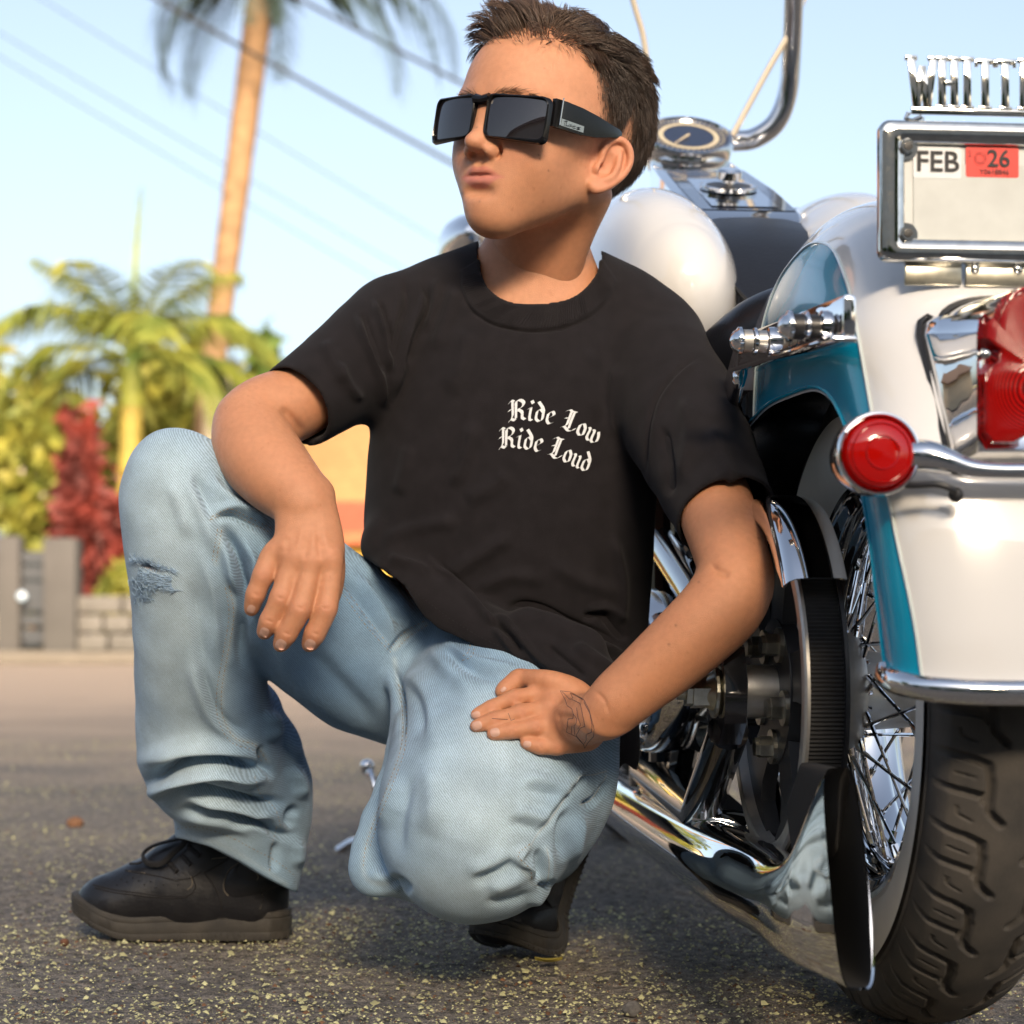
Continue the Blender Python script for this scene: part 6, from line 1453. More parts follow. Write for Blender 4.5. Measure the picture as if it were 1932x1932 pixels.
def arm_left():           # rests on the lowered thigh
    lo = np.minimum(W(880, 1445, 2.2), W(880, 1445, 1.75)); hi = np.maximum(W(1465, 620, 2.25), W(1465, 620, 1.75)); lo[1] = 1.77; hi[1] = 2.22
    s = SDF(lo, hi, .00165)
    s.chain(ch([(1235, 680, 2.14, 76), (1310, 860, 2.00, 72), (1360, 985, 1.90, 67), (1384, 1060, 1.855, 61), (1390, 1100, 1.845, 57)]), k=.012, n=3)
    s.chain(ch([(1390, 1100, 1.845, 57), (1364, 1145, 1.838, 62), (1310, 1198, 1.838, 60), (1250, 1252, 1.845, 55), (1190, 1302, 1.850, 47), (1142, 1343, 1.850, 42)]), k=.016, n=3)
    knuckle(s, 1432, 1120, 1.86, 20, .014)
    N = A(.25, -.80, .55); N /= np.linalg.norm(N)
    def on(u, v, r, lift=.85):
        h = hit(bJ, u, v); d = (h[1] if h is not None else 1.88) - lift * r / F * 1.86; return d
    F0 = [[(1036, 1308, 19), (1010, 1311, 15), (971, 1317, 14.5), (928, 1335, 13), (898, 1348, 11)],
          [(1042, 1337, 20), (1018, 1340, 15.5), (985, 1345, 15), (936, 1358, 14), (898, 1370, 12.5)],
          [(1052, 1366, 19), (1035, 1368, 15.5), (1012, 1371, 15), (966, 1379, 13.5), (930, 1385, 12.5)],
          [(1076, 1393, 19), (1064, 1402, 15), (1052, 1409, 14), (1020, 1409, 13), (992, 1402, 11.5)]]
    fingers = []
    for f in F0:
        row = [[u, v, on(u, v, r), r] for u, v, r in f]; k = min(range(5), key=lambda q: row[q][2]); 
        for q, lf_ in ((0, .020), (1, .012), (2, .010), (3, .003), (4, -.001)): row[q][2] -= lf_
        for q in (1, 2, 3): row[q][2] = .25 * row[q - 1][2] + .5 * row[q][2] + .25 * row[q + 1][2]
        fingers.append([tuple(r_) for r_ in row])
    D0 = sum(f[0][2] for f in fingers) / 4 + .004; DW = 1.850
    s.chain(ch([(1140, 1346, DW, 45), (1112, 1354, (D0 + DW) / 2, 49), (1085, 1358, D0 + .002, 55), (1062, 1361, D0 - .001, 57)]), k=.012, n=3, flat=.42, nrm=N)
    s.cone(W(1105, 1392, D0 + .004), W(1072, 1396, D0), 25 / F * 1.86, 19 / F * 1.86, k=.010)
    s.cone(W(1110, 1322, D0 + .004), W(1045, 1312, D0 + .001), 22 / F * 1.86, 17 / F * 1.86, k=.012)
    for f in fingers:
        s.chain(ch(f), k=.0028, n=4)
        for q in (2, 3): knuckle(s, f[q][0], f[q][1], f[q][2] - .002, f[q][3] * .94, .006)
        knuckle(s, f[0][0], f[0][1], f[0][2] - .003, 14, .010)
    tp = [(1090, 1306, 23, .016), (1035, 1284, 17, .010), (982, 1281, 14.5, .006), (960, 1295, 12.5, .003), (946, 1306, 10.5, .0)]
    tr_ = [(u, v, on(u, v, r) - l, r) for u, v, r, l in tp]; tr_[0] = (1090, 1306, D0 + .006, 23); tr_[1] = (1035, 1284, min(tr_[1][2], D0 + .006), 17)
    s.chain(ch(tr_), k=.006, n=4)   # thumb
    knuckle(s, 979, 1278, tr_[2][2] - .001, 14, .006)
    s.blur(1); V, Q = s.mesh(); V = relax(V, Q, 2)
    V = sculpt(V, Q, [([(1095, 1320), (1045, 1310)], 6, .001), ([(1095, 1345), (1048, 1338)], 6, .001), ([(1100, 1365), (1058, 1366)], 6, .001),
                      ([(1080, 1328), (1040, 1325)], 5, -.0009), ([(1085, 1354), (1046, 1353)], 5, -.0009), ([(1090, 1380), (1056, 1383)], 5, -.0009),
                      ([(1336, 1062), (1352, 1075), (1380, 1085)], 7, -.0025), ([(1118, 1300), (1138, 1320), (1152, 1352)], 4, -.0008), ([(1128, 1306), (1146, 1326)], 3, -.0006),
                      ([(968, 1311), (975, 1324)], 2.2, -.0009), ([(963, 1313), (969, 1326)], 2.2, -.0009), ([(982, 1338), (989, 1353)], 2.2, -.0009), ([(1009, 1364), (1016, 1379)], 2.2, -.0009),
                      ([(926, 1330), (931, 1344)], 2.2, -.0007), ([(934, 1352), (939, 1366)], 2.2, -.0007), ([(963, 1373), (968, 1386)], 2.2, -.0007), ([(1018, 1402), (1022, 1415)], 2.2, -.0007)], fade=0.25)
    return V, Q, fingers

def torso_core():
    lo = A(-.16, 2.0, .2); hi = A(.22, 2.34, .86)
    s = SDF(lo, hi, .005)
    s.chain(ch([(1012, 480, 2.14, 88), (1000, 600, 2.17, 120), (975, 760, 2.17, 205), (968, 950, 2.18, 200), (965, 1120, 2.2, 200)]), k=.03, n=3, flat=.6, nrm=A(0, 1, 0))
    s.chain(ch([(760, 640, 2.16, 66), (990, 610, 2.18, 90), (1225, 680, 2.15, 72)]), k=.03)
    return s.mesh()

def finger_tint(V, fingers, c):
    u, v = proj(V)
    for f in fingers:
        for q, a in ((0, .10), (2, .28), (3, .22), (4, .25)):
            w = a * np.exp(-(((u - f[q][0]) ** 2 + (v - f[q][1]) ** 2) / (f[q][3] * .9) ** 2))[:, None]
            c[:] = c * (1 - w) + A(.56, .205, .13) * w
RV, RQ, RF = arm_right(); LV, LQ, LF = arm_left(); TV, TQ = torso_core()
rc = skin_tint(RV, 'arm') * A(.97, .95, .93); finger_tint(RV, RF, rc)
lc = skin_tint(LV, 'arm') * A(1.0, .95, .9); finger_tint(LV, LF, lc)
for (mu, mv, mr) in ((1300, 1098, 1.6), (1318, 1098, 1.2), (1275, 1180, 1.5), (1262, 1216, 1.5), (1432, 1015, 1.6)):
    u, v = proj(LV); w = (0.7 * np.exp(-((u - mu) ** 2 + (v - mv) ** 2) / (mr * 1.6) ** 2))[:, None]; lc = lc * (1 - w) + A(.12, .05, .03) * w
HW = hw(HV)
allV = np.concatenate([HW, RV, LV, TV]); o1 = len(HW); o2 = o1 + len(RV); o3 = o2 + len(LV)
allQ = np.concatenate([HQ, RQ + o1, LQ + o2, TQ + o3])
body = mesh_obj('body', allV, allQ, M_skin, person)
set_color(body, np.concatenate([head_tint(), rc, lc, skin_tint(TV, 't')]))

# nails, pen drawing and tiny moles lie on the skin
bR = bvh_of(RV, RQ); bL = bvh_of(LV, LQ)
def nail(bvh, u, v, ang, w, h):
    c = hit(bvh, u, v, 0.0)
    if c is None: return
    th = np.linspace(0, 2 * np.pi, 20, endpoint=False); ca, sa = math.cos(ang), math.sin(ang)
    P = []
    for rr in (1.0, 0.8, 0.45):
        for t in th:
            x = np.sign(np.cos(t)) * abs(np.cos(t)) ** .7 * h * rr; y = np.sign(np.sin(t)) * abs(np.sin(t)) ** .75 * w * rr
            q = hit(bvh, u + x * ca - y * sa, v + x * sa + y * ca, 0.00035 if rr == 1.0 else 0.0007)
            if q is None or abs(q[1] - c[1]) > .006: q = c + (W(u + x * ca - y * sa, v + x * sa + y * ca, c[1]) - c)
            P.append(q)
    P.append(hit(bvh, u, v, .0008)); n = 20
    f = [(k * n + i, k * n + (i + 1) % n, (k + 1) * n + (i + 1) % n, (k + 1) * n + i) for k in (0, 1) for i in range(n)] + [(2 * n + i, 2 * n + (i + 1) % n, 3 * n) for i in range(n)]
    mesh_obj('fingernail', P, f, M_nail, body)
for a in ((474, 1149, 2.0, 7.5, 8), (499, 1193, 2.0, 9, 9), (530, 1216, 2.1, 10, 10), (585, 1216, 2.0, 10, 10)): nail(bR, *a)
for a in ((898, 1349, 2.7, 6.5, 8.5), (900, 1369, 2.85, 8, 9.5), (934, 1382, 2.9, 8, 9), (995, 1404, 3.2, 6, 7.5), (950, 1301, 2.4, 4, 6)): nail(bL, *a)
ink = MB(); cI = lambda *p: [(821 + x * .2, 1207.5 + y * .2) for x, y in p]
for pl in (cI((1180, 480), (1275, 490), (1400, 560), (1450, 650), (1480, 760), (1500, 840), (1495, 910), (1440, 970), (1410, 1025), (1400, 985), (1425, 945), (1425, 890), (1475, 870), (1480, 800), (1460, 690), (1400, 580)),
           cI((1180, 480), (1230, 570), (1245, 620), (1290, 650), (1305, 700), (1300, 740), (1255, 745), (1240, 870), (1285, 890), (1290, 800)),
           cI((1290, 560), (1370, 600), (1390, 700), (1415, 815), (1370, 830), (1330, 900), (1400, 985)),
           cI((1305, 700), (1335, 740), (1330, 790), (1310, 810), (1320, 905)), cI((1335, 640), (1350, 740), (1375, 800), (1345, 840)),
           cI((1285, 890), (1330, 910), (1365, 950), (1405, 990)), cI((1200, 490), (1270, 560), (1300, 550), (1275, 500), (1400, 565)),
           cI((690, 690), (715, 760), (760, 740)), cI((535, 740), (600, 745), (690, 750))):
    surf_tube(ink, bL, pl, .00028, 2.5, .0001, 4, sp=False)
tag(ink.build('pen_drawing', M_ink, body), kind='stuff')

# ------------------------------------------------------------------ hair
def build_hair():
    a, b, c, d = (HV[HQ[:, i]] for i in range(4))
    cen = (a + b + c + d) / 4; ar = np.linalg.norm(np.cross(c - a, d - b), axis=1)
    phi = np.arctan2(cen[:, 0], cen[:, 1] + .022); m = cen[:, 2] - hairline(phi)
    ed = np.minimum(np.linalg.norm((cen - A(.080, -.022, -.02)) / A(.018, .026, .034), axis=1), np.linalg.norm((cen - A(-.080, -.022, -.02)) / A(.018, .026, .034), axis=1))
    nq = np.cross(c - a, d - b); nq /= np.linalg.norm(nq, axis=1)[:, None]
    m = m + .0035 * noise3(cen * 260, 71, 2); ok = (m > -.003) & (ed > 1.0) & (np.abs(cen[:, 0]) < .085) & (cen[:, 2] > -.105)
    r = np.random.default_rng(11)
    wgt = ar * ok * (0.015 + 0.985 * smooth01(m, -.001, .032)); wgt /= wgt.sum()
    N = 26000
    idx = r.choice(len(cen), N, p=wgt); rt = cen[idx] + r.normal(0, .0009, (N, 3)); nn = nq[idx]; m = m[idx]; phi = phi[idx]
    x, y, z = rt.T
    top = smooth01(z + 0.10 * (y - .02), .055, .088)                       # long hair on top
    side = 1 - top
    ab = np.abs(np.degrees(phi))
    ln = .0035 + .0155 * smooth01(m, .015, .070) + .014 * top + .032 * top * smooth01(y, .0, .06)
    ln += .007 * smooth01(-y, -.01, .06) * smooth01(m, .03, .08)
    ln *= (1 - .12 * top) * r.uniform(.72, 1.15, N)
    ln *= 0.55 + 0.45 * smooth01(m, -.002, .014)
    # combing directions in head space
    flow = np.zeros((N, 3))
    flow += top[:, None] * A(-1.0, .28, .10)
    backc = smooth01(-y, .02, .08)[:, None]
    flow += (1 - top)[:, None] * (A(0.0, -.10, -1.0) * (1 - .2 * backc))
    flow += (top * smooth01(x, .01, .055))[:, None] * A(1.35, -.75, -.35)       # left of the parting falls to the side
    flow += (top * smooth01(-y, .03, .09))[:, None] * A(.8, -1.1, -.6)
    fr = (top * smooth01(y, .045, .07))[:, None]
    flow += fr * A(-.25, -.15, .55)
    cl = np.stack([noise3(rt * 170, 21 + q, 2) for q in range(3)], 1)
    flow += .50 * cl * (0.25 + top[:, None]) + r.normal(0, .13, (N, 3))
    lift = (.38 + .30 * top * smooth01(m, .0, .03) + .75 * fr[:, 0])[:, None] * (0.55 + 0.45 * smooth01(ln, .008, .03))[:, None]
    d0 = flow / (np.linalg.norm(flow, axis=1)[:, None] + 1e-9)
    d0 = d0 - nn * (d0 * nn).sum(1)[:, None]; d0 /= np.linalg.norm(d0, axis=1)[:, None] + 1e-9
    S = 6; P = np.zeros((N, S, 3)); P[:, 0] = rt - nn * .001
    cur = d0 * .7 + nn * lift * 1.15; cur /= np.linalg.norm(cur, axis=1)[:, None]
    for k in range(1, S):
        P[:, k] = P[:, k - 1] + cur * (ln / (S - 1))[:, None]
        tgt = d0 + nn * lift * (1 - k / (S - 1)) * .7 - nn * .10 * (k / S) + A(0, 0, -.16) * (k / S) * top[:, None]
        cur = cur * .55 + tgt * .45; cur /= np.linalg.norm(cur, axis=1)[:, None]
    # locks: neighbouring strands lean together towards their tips
    ci = r.choice(N, 700, replace=False); near = np.empty(N, int)
    for q in range(0, N, 2000): near[q:q + 2000] = ci[((rt[q:q + 2000, None] - rt[ci][None]) ** 2).sum(2).argmin(1)]
    for k in range(1, S):
        w = (.70 * (k / (S - 1)) ** 1.2 * (.25 + .75 * top))[:, None]; P[:, k] = P[:, k] * (1 - w) + (P[near, k] + (rt - rt[near]) * .35) * w
    # keep above the skull
    e0 = (P - A(0, -.022, .034)) / A(.0745, .106, .083); rad = np.linalg.norm(e0, axis=2)
    fix = (rad < 1.0)[..., None]; Pn = A(0, -.022, .034) + e0 / np.maximum(rad, 1e-6)[..., None] * A(.0745, .106, .083)
    P = np.where(fix & (P[..., 2:3] > .03), Pn, P)
    Pw = hw(P.reshape(-1, 3)).reshape(N, S, 3)
    w0 = r.uniform(.00018, .00036, N) * (1.0 + .35 * top)
    wd = np.array([1, 1, .95, .85, .65, .22])
    t = np.gradient(Pw, axis=1); t /= np.linalg.norm(t, axis=2)[..., None] + 1e-12
    s1 = np.cross(t, A(.3, .5, .81)); s1 /= np.linalg.norm(s1, axis=2)[..., None] + 1e-12; s2 = np.cross(t, s1)
    ring = []
    for q in range(3):
        an = q * 2.0944; ring.append(Pw + (w0[:, None] * wd)[..., None] * (math.cos(an) * s1 + math.sin(an) * s2))
    V = np.stack(ring, 2).reshape(-1, 3)
    base = (np.arange(N) * S * 3)[:, None, None]; k = np.arange(S - 1)[None, :, None]; q = np.arange(3)[None, None, :]
    i0 = base + k * 3 + q; i1 = base + k * 3 + (q + 1) % 3
    Fq = np.stack([i0, i1, i1 + 3, i0 + 3], -1).reshape(-1, 4)
    o = mesh_obj('hair', V, Fq, M_hair, person)
    tn = np.array((.046, .029, .020))[None] * (1 + .25 * noise3(rt * 120, 5, 2) + r.normal(0, .22, N))[:, None]
    frw = (smooth01(y, .0, .06) * top)[:, None]
    tn = tn * (1 + 1.5 * frw); tn = np.clip(tn, .008, 1)
    set_color(o, np.repeat(tn, S * 3, 0)); return o
hair = build_hair()

def build_brows():
    r = np.random.default_rng(5); mb = MB(); bv = bvh_of(HV, HQ)
    for sx in (-1, 1):
        for i in range(90):
            t = r.uniform(0, 1); p = A(sx * (.010 + .040 * t), .12, .0140 + .0045 * math.sin(t * 2.6) + r.normal(0, .0016))
            q, n, _, _ = bv.ray_cast(Vector(p), Vector((0, -1, 0)))
            if q is None: continue
            q = np.array(q); d = A(sx * 1.0, -.25 * t, .75 - 1.0 * t + r.normal(0, .2)); d /= np.linalg.norm(d)
            nn = np.array(n); nn = nn if nn[1] > 0 else -nn
            mb.tube(hw(np.array([q, q + d * .0045 + nn * .0013, q + d * .008 + nn * .0012])), [.00024, .0002, .00006], 3, cap=False)
    mb.build('eyebrows', mat('brow_hair', (.10, .06, .035), .5), person, autos=None)
build_brows()

# ------------------------------------------------------------------ sunglasses
M_frame = mat('black_acetate', (.005, .005, .006), .14, spec=.38)
M_lens = mat('dark_lens', (.012, .010, .012), .02, spec=.9)
M_plate = mat('brushed_plate', (.55, .54, .50), .25, metal=1.0)
def build_glasses():
    g = empty('sunglasses', tuple(hw((0, .1, 0)) - np.array(person.location))); g.parent = person
    def Y(x): return .0970 - .0135 * (abs(x) / .065) ** 2.0
    ZC = -.0055
    def rrect(x0, x1, z0, z1, rc, n=5):
        P = []
        for cx, cz, a0 in ((x1 - rc, z1 - rc, 0), (x0 + rc, z1 - rc, 90), (x0 + rc, z0 + rc, 180), (x1 - rc, z0 + rc, 270)):
            for k in range(n): a = R(a0 + 90 * k / (n - 1)); P.append((cx + rc * math.cos(a), cz + rc * math.sin(a)))
        return np.array(P)
    def ring(outer, inner, sx):
        mb = MB(); n = len(outer); V = []
        for P, dy, sh in ((outer, .0020, .0008), (outer, -.0022, 0), (inner, -.0022, 0), (inner, .0014, 0), (inner + (outer - inner) * .35, .0030, 0)):
            c = P.mean(0); Q = P - (P - c) / np.linalg.norm(P - c, axis=1)[:, None] * sh
            V.append(np.c_[Q[:, 0] * sx, [Y(x) + dy for x in Q[:, 0]], Q[:, 1] - Q[:, 0] * sx * .035])
        f = []
        for k in range(5):
            for i in range(n):
                j = (i + 1) % n; k2 = (k + 1) % 5; f.append((k * n + i, k * n + j, k2 * n + j, k2 * n + i))
        mb.add(hw(np.concatenate(V)), f); return mb
    for sx in (-1, 1):
        outer = rrect(.0068, .0715, ZC - .0215, ZC + .0215, .007); inner = rrect(.0098, .0685, ZC - .0192, ZC + .0186, .006)
        outer[:, 1] += np.where(outer[:, 1] < ZC, (.0325 - outer[:, 0]) * .06, 0); 
        ring(outer, inner, sx).build('rim', M_frame, g, autos=40)
        xs = np.linspace(.0095, .0690, 12); zs = np.linspace(ZC - .0197, ZC + .0191, 8)
        V = [(x * sx, Y(x) + .0002 - .0009 * ((z - ZC) / .02) ** 2, z - x * sx * .035) for x in xs for z in zs]
        f = [(i * 8 + j, (i + 1) * 8 + j, (i + 1) * 8 + j + 1, i * 8 + j + 1) for i in range(11) for j in range(7)]
        mesh_obj('lens', hw(V), f, M_lens, g)
        mb = MB()      # temple arm
        rows = []
        for (x, y, z, h) in ((.0710, .0770, ZC + .0085, .0130), (.0735, .0740, ZC + .0080, .0132), (.0765, .067, ZC + .0080, .0130), (.0795, .046, ZC + .0085, .0125), (.0810, .022, ZC + .0100, .0100), (.0805, .000, ZC + .0125, .0060), (.0780, -.016, ZC + .0150, .0040), (.0765, -.022, ZC + .0145, .0034)):
            z -= sx * .0024; rows.append([(sx * (x + .0022), y, z + h), (sx * (x + .0026), y, z), (sx * (x + .0022), y, z - h), (sx * (x - .0020), y, z - h), (sx * (x - .0020), y, z + h)])
        V = np.array(rows).reshape(-1, 3); n = 5; k = len(rows)
        f = [(i * n + q, i * n + (q + 1) % n, (i + 1) * n + (q + 1) % n, (i + 1) * n + q) for i in range(k - 1) for q in range(n)] + [tuple(range(n)), tuple((k - 1) * n + q for q in range(n - 1, -1, -1))]
        MB().add(hw(V), f).build('temple_arm', M_frame, g, autos=30)
        # silver strip and name plate
        def side(yv, z): return (sx * (np.interp(yv, [.022, .046, .069, .077], [.0810, .0795, .0765, .0735]) + .0030), yv, z)
        pl = MB(); q = [side(.0752, ZC - .0065), side(.0745, ZC - .0095 - .001), side(.046, ZC - .0085), side(.0455, ZC - .0025), side(.075, ZC - .0035)]
        pl.add(hw(np.array([side(.0715, ZC + .0015), side(.0715, ZC - .0050), side(.042, ZC - .0035), side(.042, ZC + .0025)])), [(0, 1, 2, 3)])
        pl.build('name_plate', M_plate, g, smooth=False)
        st = MB().tube(hw(np.array([side(.0725, ZC + .0205), side(.0725, ZC + .006), side(.0725, ZC - .0050)])), .0007, 6); st.build('silver_strip', M_plate, g)
        if sx == 1:
            lt = MB()
            def o2(a, b, e=.0005):
                p = A(*side(.0665 - a * .021, ZC - .0035 + .0042 * b + .0010 * a)); p[0] += e; return hw(p)
            for pl_ in ([(.02, 1), (.02, 0), (.2, .05)], [(-.04, .95), (.08, 1.0)], [(.32, .55), (.25, .3), (.32, .02), (.4, .3), (.32, .55)], [(.62, .5), (.52, .5), (.48, .25), (.54, .02), (.64, .06)], [(.9, .55), (.76, .5), (.76, .32), (.9, .25), (.88, .02), (.74, .04)]):
                lt.tube(np.array([o2(*p) for p in pl_]), .00035, 4)
            lt.build('lettering', M_frame, g)
    br = MB(); br.tube(hw(np.array([(-.0085, Y(.0085), ZC + .0165), (0, Y(0) + .0008, ZC + .0150), (.0085, Y(.0085), ZC + .0165)])), [.0058, .0050, .0058], 10)
    br.build('bridge', M_frame, g)
    return g
build_glasses()
# ------------------------------------------------------------------ t-shirt
HEM = [(600, 1030), (680, 1048), (722, 1076), (762, 1106), (800, 1163), (830, 1188), (900, 1222), (960, 1240), (1003, 1256), (1040, 1288), (1080, 1340), (1118, 1400), (1138, 1440), (1150, 1476), (1178, 1440), (1300, 1520), (1300, 1750), (600, 1750)]
NECK_IN = [(904, 490), (907, 515), (918, 543), (938, 562), (962, 573), (990, 577), (1020, 576), (1050, 572), (1074, 566), (1098, 552), (1116, 535), (1130, 512), (1134, 490)]
NECK_OUT = [(868, 512), (870, 545), (884, 577), (906, 598), (940, 615), (997, 625), (1045, 622), (1080, 613), (1120, 592), (1150, 562), (1166, 535)]
def build_shirt():
    lo = A(-.285, 1.80, .17); hi = A(.30, 2.36, .845)
    s = SDF(lo, hi, .0023)
    Yn = A(0.12, 1, 0)
    s.chain(ch([(1000, 610, 2.18, 165), (978, 720, 2.16, 236), (968, 830, 2.15, 244), (962, 960, 2.15, 246), (955, 1080, 2.16, 246), (962, 1180, 2.17, 232), (985, 1270, 2.17, 205)]), k=.03, n=2, flat=.62, nrm=Yn)
    s.chain(ch([(752, 622, 2.17, 92), (880, 588, 2.19, 84), (1000, 575, 2.19, 90), (1130, 600, 2.18, 90), (1228, 660, 2.16, 100)]), k=.035, n=2)
    s.chain(ch([(748, 628, 2.16, 100), (690, 676, 2.13, 92), (630, 718, 2.105, 82), (557, 766, 2.075, 73), (470, 822, 2.04, 73)]), k=.018, n=2)
    s.cone(W(690, 735, 2.12), W(745, 780, 2.14), 40 / F * 2.1, 40 / F * 2.1, k=.02)
    s.chain(ch([(1228, 668, 2.155, 104), (1272, 760, 2.08, 108), (1320, 860, 2.00, 102), (1371, 975, 1.91, 90), (1425, 1095, 1.83, 90)]), k=.018, n=2)
    s.chain(ch([(1100, 1190, 2.15, 80), (1125, 1300, 2.12, 62), (1140, 1400, 2.09, 46), (1148, 1450, 2.08, 40)]), k=.03, n=2)
    s.cone(W(820, 1050, 2.12), W(720, 1030, 2.12), 60 / F * 2.1, 36 / F * 2.1, k=.03)
    s.chain(ch([(740, 1075, 2.09, 26), (850, 1165, 2.06, 36), (960, 1215, 2.03, 40), (1060, 1245, 2.01, 42), (1110, 1290, 1.985, 40), (1130, 1350, 1.985, 34)]), k=.03, n=2)
    t = .0045
    s.D = np.maximum(s.D, -(s.D + t))
    X, Y, Z = s.grid()
    def cut_plane(p, n, rad):            # remove beyond a plane inside a ball
        p = np.asarray(p); n = np.asarray(n) / np.linalg.norm(n); c = p + n * rad * .8
        pl = (X - p[0]) * n[0] + (Y - p[1]) * n[1] + (Z - p[2]) * n[2]
        bl = rad - np.sqrt((X - c[0]) ** 2 + (Y - c[1]) ** 2 + (Z - c[2]) ** 2)
        s.D = np.maximum(s.D, np.minimum(pl, bl)).astype(np.float32)
    a, b = W(557, 766, 2.075), W(500, 802, 2.05); cut_plane(a, (b - a) + A(.0, -.010, -.004), .12)
    a, b = W(1371, 975, 1.91), W(1408, 1050, 1.865); cut_plane(a, (b - a), .14)
    # hem and neck opening follow their outline in the picture
    cut_px(s, np.array(HEM, float)); cut_px(s, np.vstack([spline(NECK_IN, 4), [(1134, 380), (904, 380)]]), far=2.26)
    V, Q = s.mesh(); V = relax(V, Q, 3)
    c6 = lambda *p: [(507 + x * .35, 483 + y * .35) for x, y in p]
    c7 = lambda *p: [(652 + x * .425, 917.7 + y * .425) for x, y in p]
    V = sculpt(V, Q, [
        (c6((690, 150), (660, 350), (640, 600), (640, 900)), 5, -.0016), (c6((700, 150), (672, 350), (655, 600), (655, 880)), 7, .0016),
        (c6((470, 290), (520, 450), (600, 660), (625, 850)), 9, .0055), (c6((500, 290), (560, 470), (620, 650)), 6, -.0040),
        (c6((560, 220), (625, 420), (648, 640)), 7, .005), (c6((590, 220), (645, 400), (660, 560)), 5, -.004),
        (c6((770, 110), (835, 240), (760, 420), (700, 640), (680, 800)), 9, .0050), (c6((800, 130), (855, 260), (790, 420), (725, 620)), 7, -.0045),
        (c6((720, 110), (745, 250), (700, 420), (670, 600)), 6, -.004), (c6((900, 110), (900, 250), (840, 420)), 10, .003),
        (c6((1010, 150), (960, 330), (890, 520)), 12, .0025), (c6((1060, 380), (1050, 560), (980, 760)), 16, .0022),
        (c6((390, 560), (410, 650), (460, 730), (520, 780)), 10, .0035), (c6((300, 440), (350, 560), (400, 700)), 12, .003),
        (c6((1090, 880), (1085, 980), (1050, 1120), (980, 1260)), 14, .0030), (c6((1300, 1150), (1200, 1250), (1050, 1320)), 16, .0025),
        (c6((760, 1000), (740, 1150), (700, 1300)), 14, .0025), (c6((1880, 560), (1850, 750), (1860, 1000)), 14, .0028),
        (c6((1740, 480), (1700, 700), (1790, 900)), 18, .0020),
        (c7((700, 560), (770, 528), (870, 545), (1000, 610), (1150, 670), (1260, 735)), 8, -.0075), (c7((690, 590), (790, 580), (900, 610), (1030, 655), (1180, 720), (1260, 770)), 12, .0065),
        (c7((1040, 590), (1130, 570), (1200, 640), (1262, 690)), 7, -.005), (c7((1060, 560), (1160, 540), (1250, 610)), 9, .0035),
        (c7((330, 290), (480, 420), (620, 560), (720, 690), (820, 800)), 8, .0045), (c7((355, 300), (500, 420), (640, 560), (745, 690)), 6, -.0035),
        (c7((600, 560), (700, 600), (800, 700), (900, 790), (1050, 860)), 7, .004), (c7((620, 600), (710, 650), (790, 760)), 6, -.005),
        (c7((180, 310), (300, 350), (380, 385)), 10, .0035), (c7((150, 250), (330, 180), (520, 150)), 14, .0028), (c7((430, 420), (560, 330), (760, 210)), 14, .003),
        (c7((900, 330), (1050, 420), (1240, 480)), 16, .003), (c7((560, 480), (720, 400), (900, 420)), 14, .0028), (c7((1180, 200), (1230, 420), (1225, 620)), 10, .0035),
        (c7((1010, 700), (1120, 780), (1200, 830)), 9, .004), (c7((880, 700), (1000, 790), (1080, 860)), 7, -.003),
        ([(1322, 664), (1268, 708), (1234, 760), (1220, 830), (1218, 910)], 4, -.0022), ([(1330, 672), (1278, 714), (1246, 768), (1232, 840)], 6, .0016),
        ([(1290, 740), (1300, 830), (1285, 920)], 14, .004), ([(1340, 800), (1370, 880), (1390, 930)], 14, .003), ([(1250, 800), (1262, 880), (1262, 940)], 9, -.004),
        (NECK_OUT, 4, -.0018),
    ], fade=0.22, gain=1.9)
    # ribbed collar stands a little proud
    N = vnormals(V, Q); u, v = proj(V)
    band = in_poly(u, v, NECK_OUT + NECK_IN[::-1]) & (V[:, 1] < 2.26)
    d1, _, _ = seg_dist(u, v, spline(NECK_OUT, 4))
    V = V + N * (band * smooth01(d1, 0, 6) * .0022)[:, None]
    # cloth is never perfectly smooth
    V = V + N * (.0011 * noise3(V * 34, 31, 3))[:, None]
    return V, Q
SV, SQ = build_shirt()
shirt = mesh_obj('t_shirt', SV, SQ, M_shirt, person)
bS = bvh_of(SV, SQ)
st = MB()
for pl in ([(531, 692), (556, 714), (580, 750), (598, 786), (604, 812)], [(1445, 912), (1400, 945), (1330, 988), (1272, 1010)], [(1440, 905), (1395, 938), (1325, 981), (1268, 1002)]):
    surf_tube(st, bS, pl, .00035, 2.5, .0002, 4, dash=(5, 3))
c7 = lambda *p: [(652 + x * .425, 917.7 + y * .425) for x, y in p]
surf_tube(st, bS, c7((250, 420), (400, 540), (500, 610), (620, 680), (760, 740), (800, 760)), .00035, 2.5, .0002, 4, dash=(5, 3))
tag(st.build('hem_stitching', M_black_thread, shirt), kind='stuff')
ribs = MB()
ni = spline(NECK_IN[1:-1], 8); no = spline(NECK_OUT, 8)
for i in range(150):
    t = i / 149; a = ni[int(t * (len(ni) - 1))]; b = no[int((.04 + .92 * t) * (len(no) - 1))]
    surf_tube(ribs, bS, [a + (b - a) * .06, a + (b - a) * .92], .0004, 6, 0, 3, sp=False)
tag(ribs.build('ribbed_collar', M_shirt, shirt), kind='stuff')

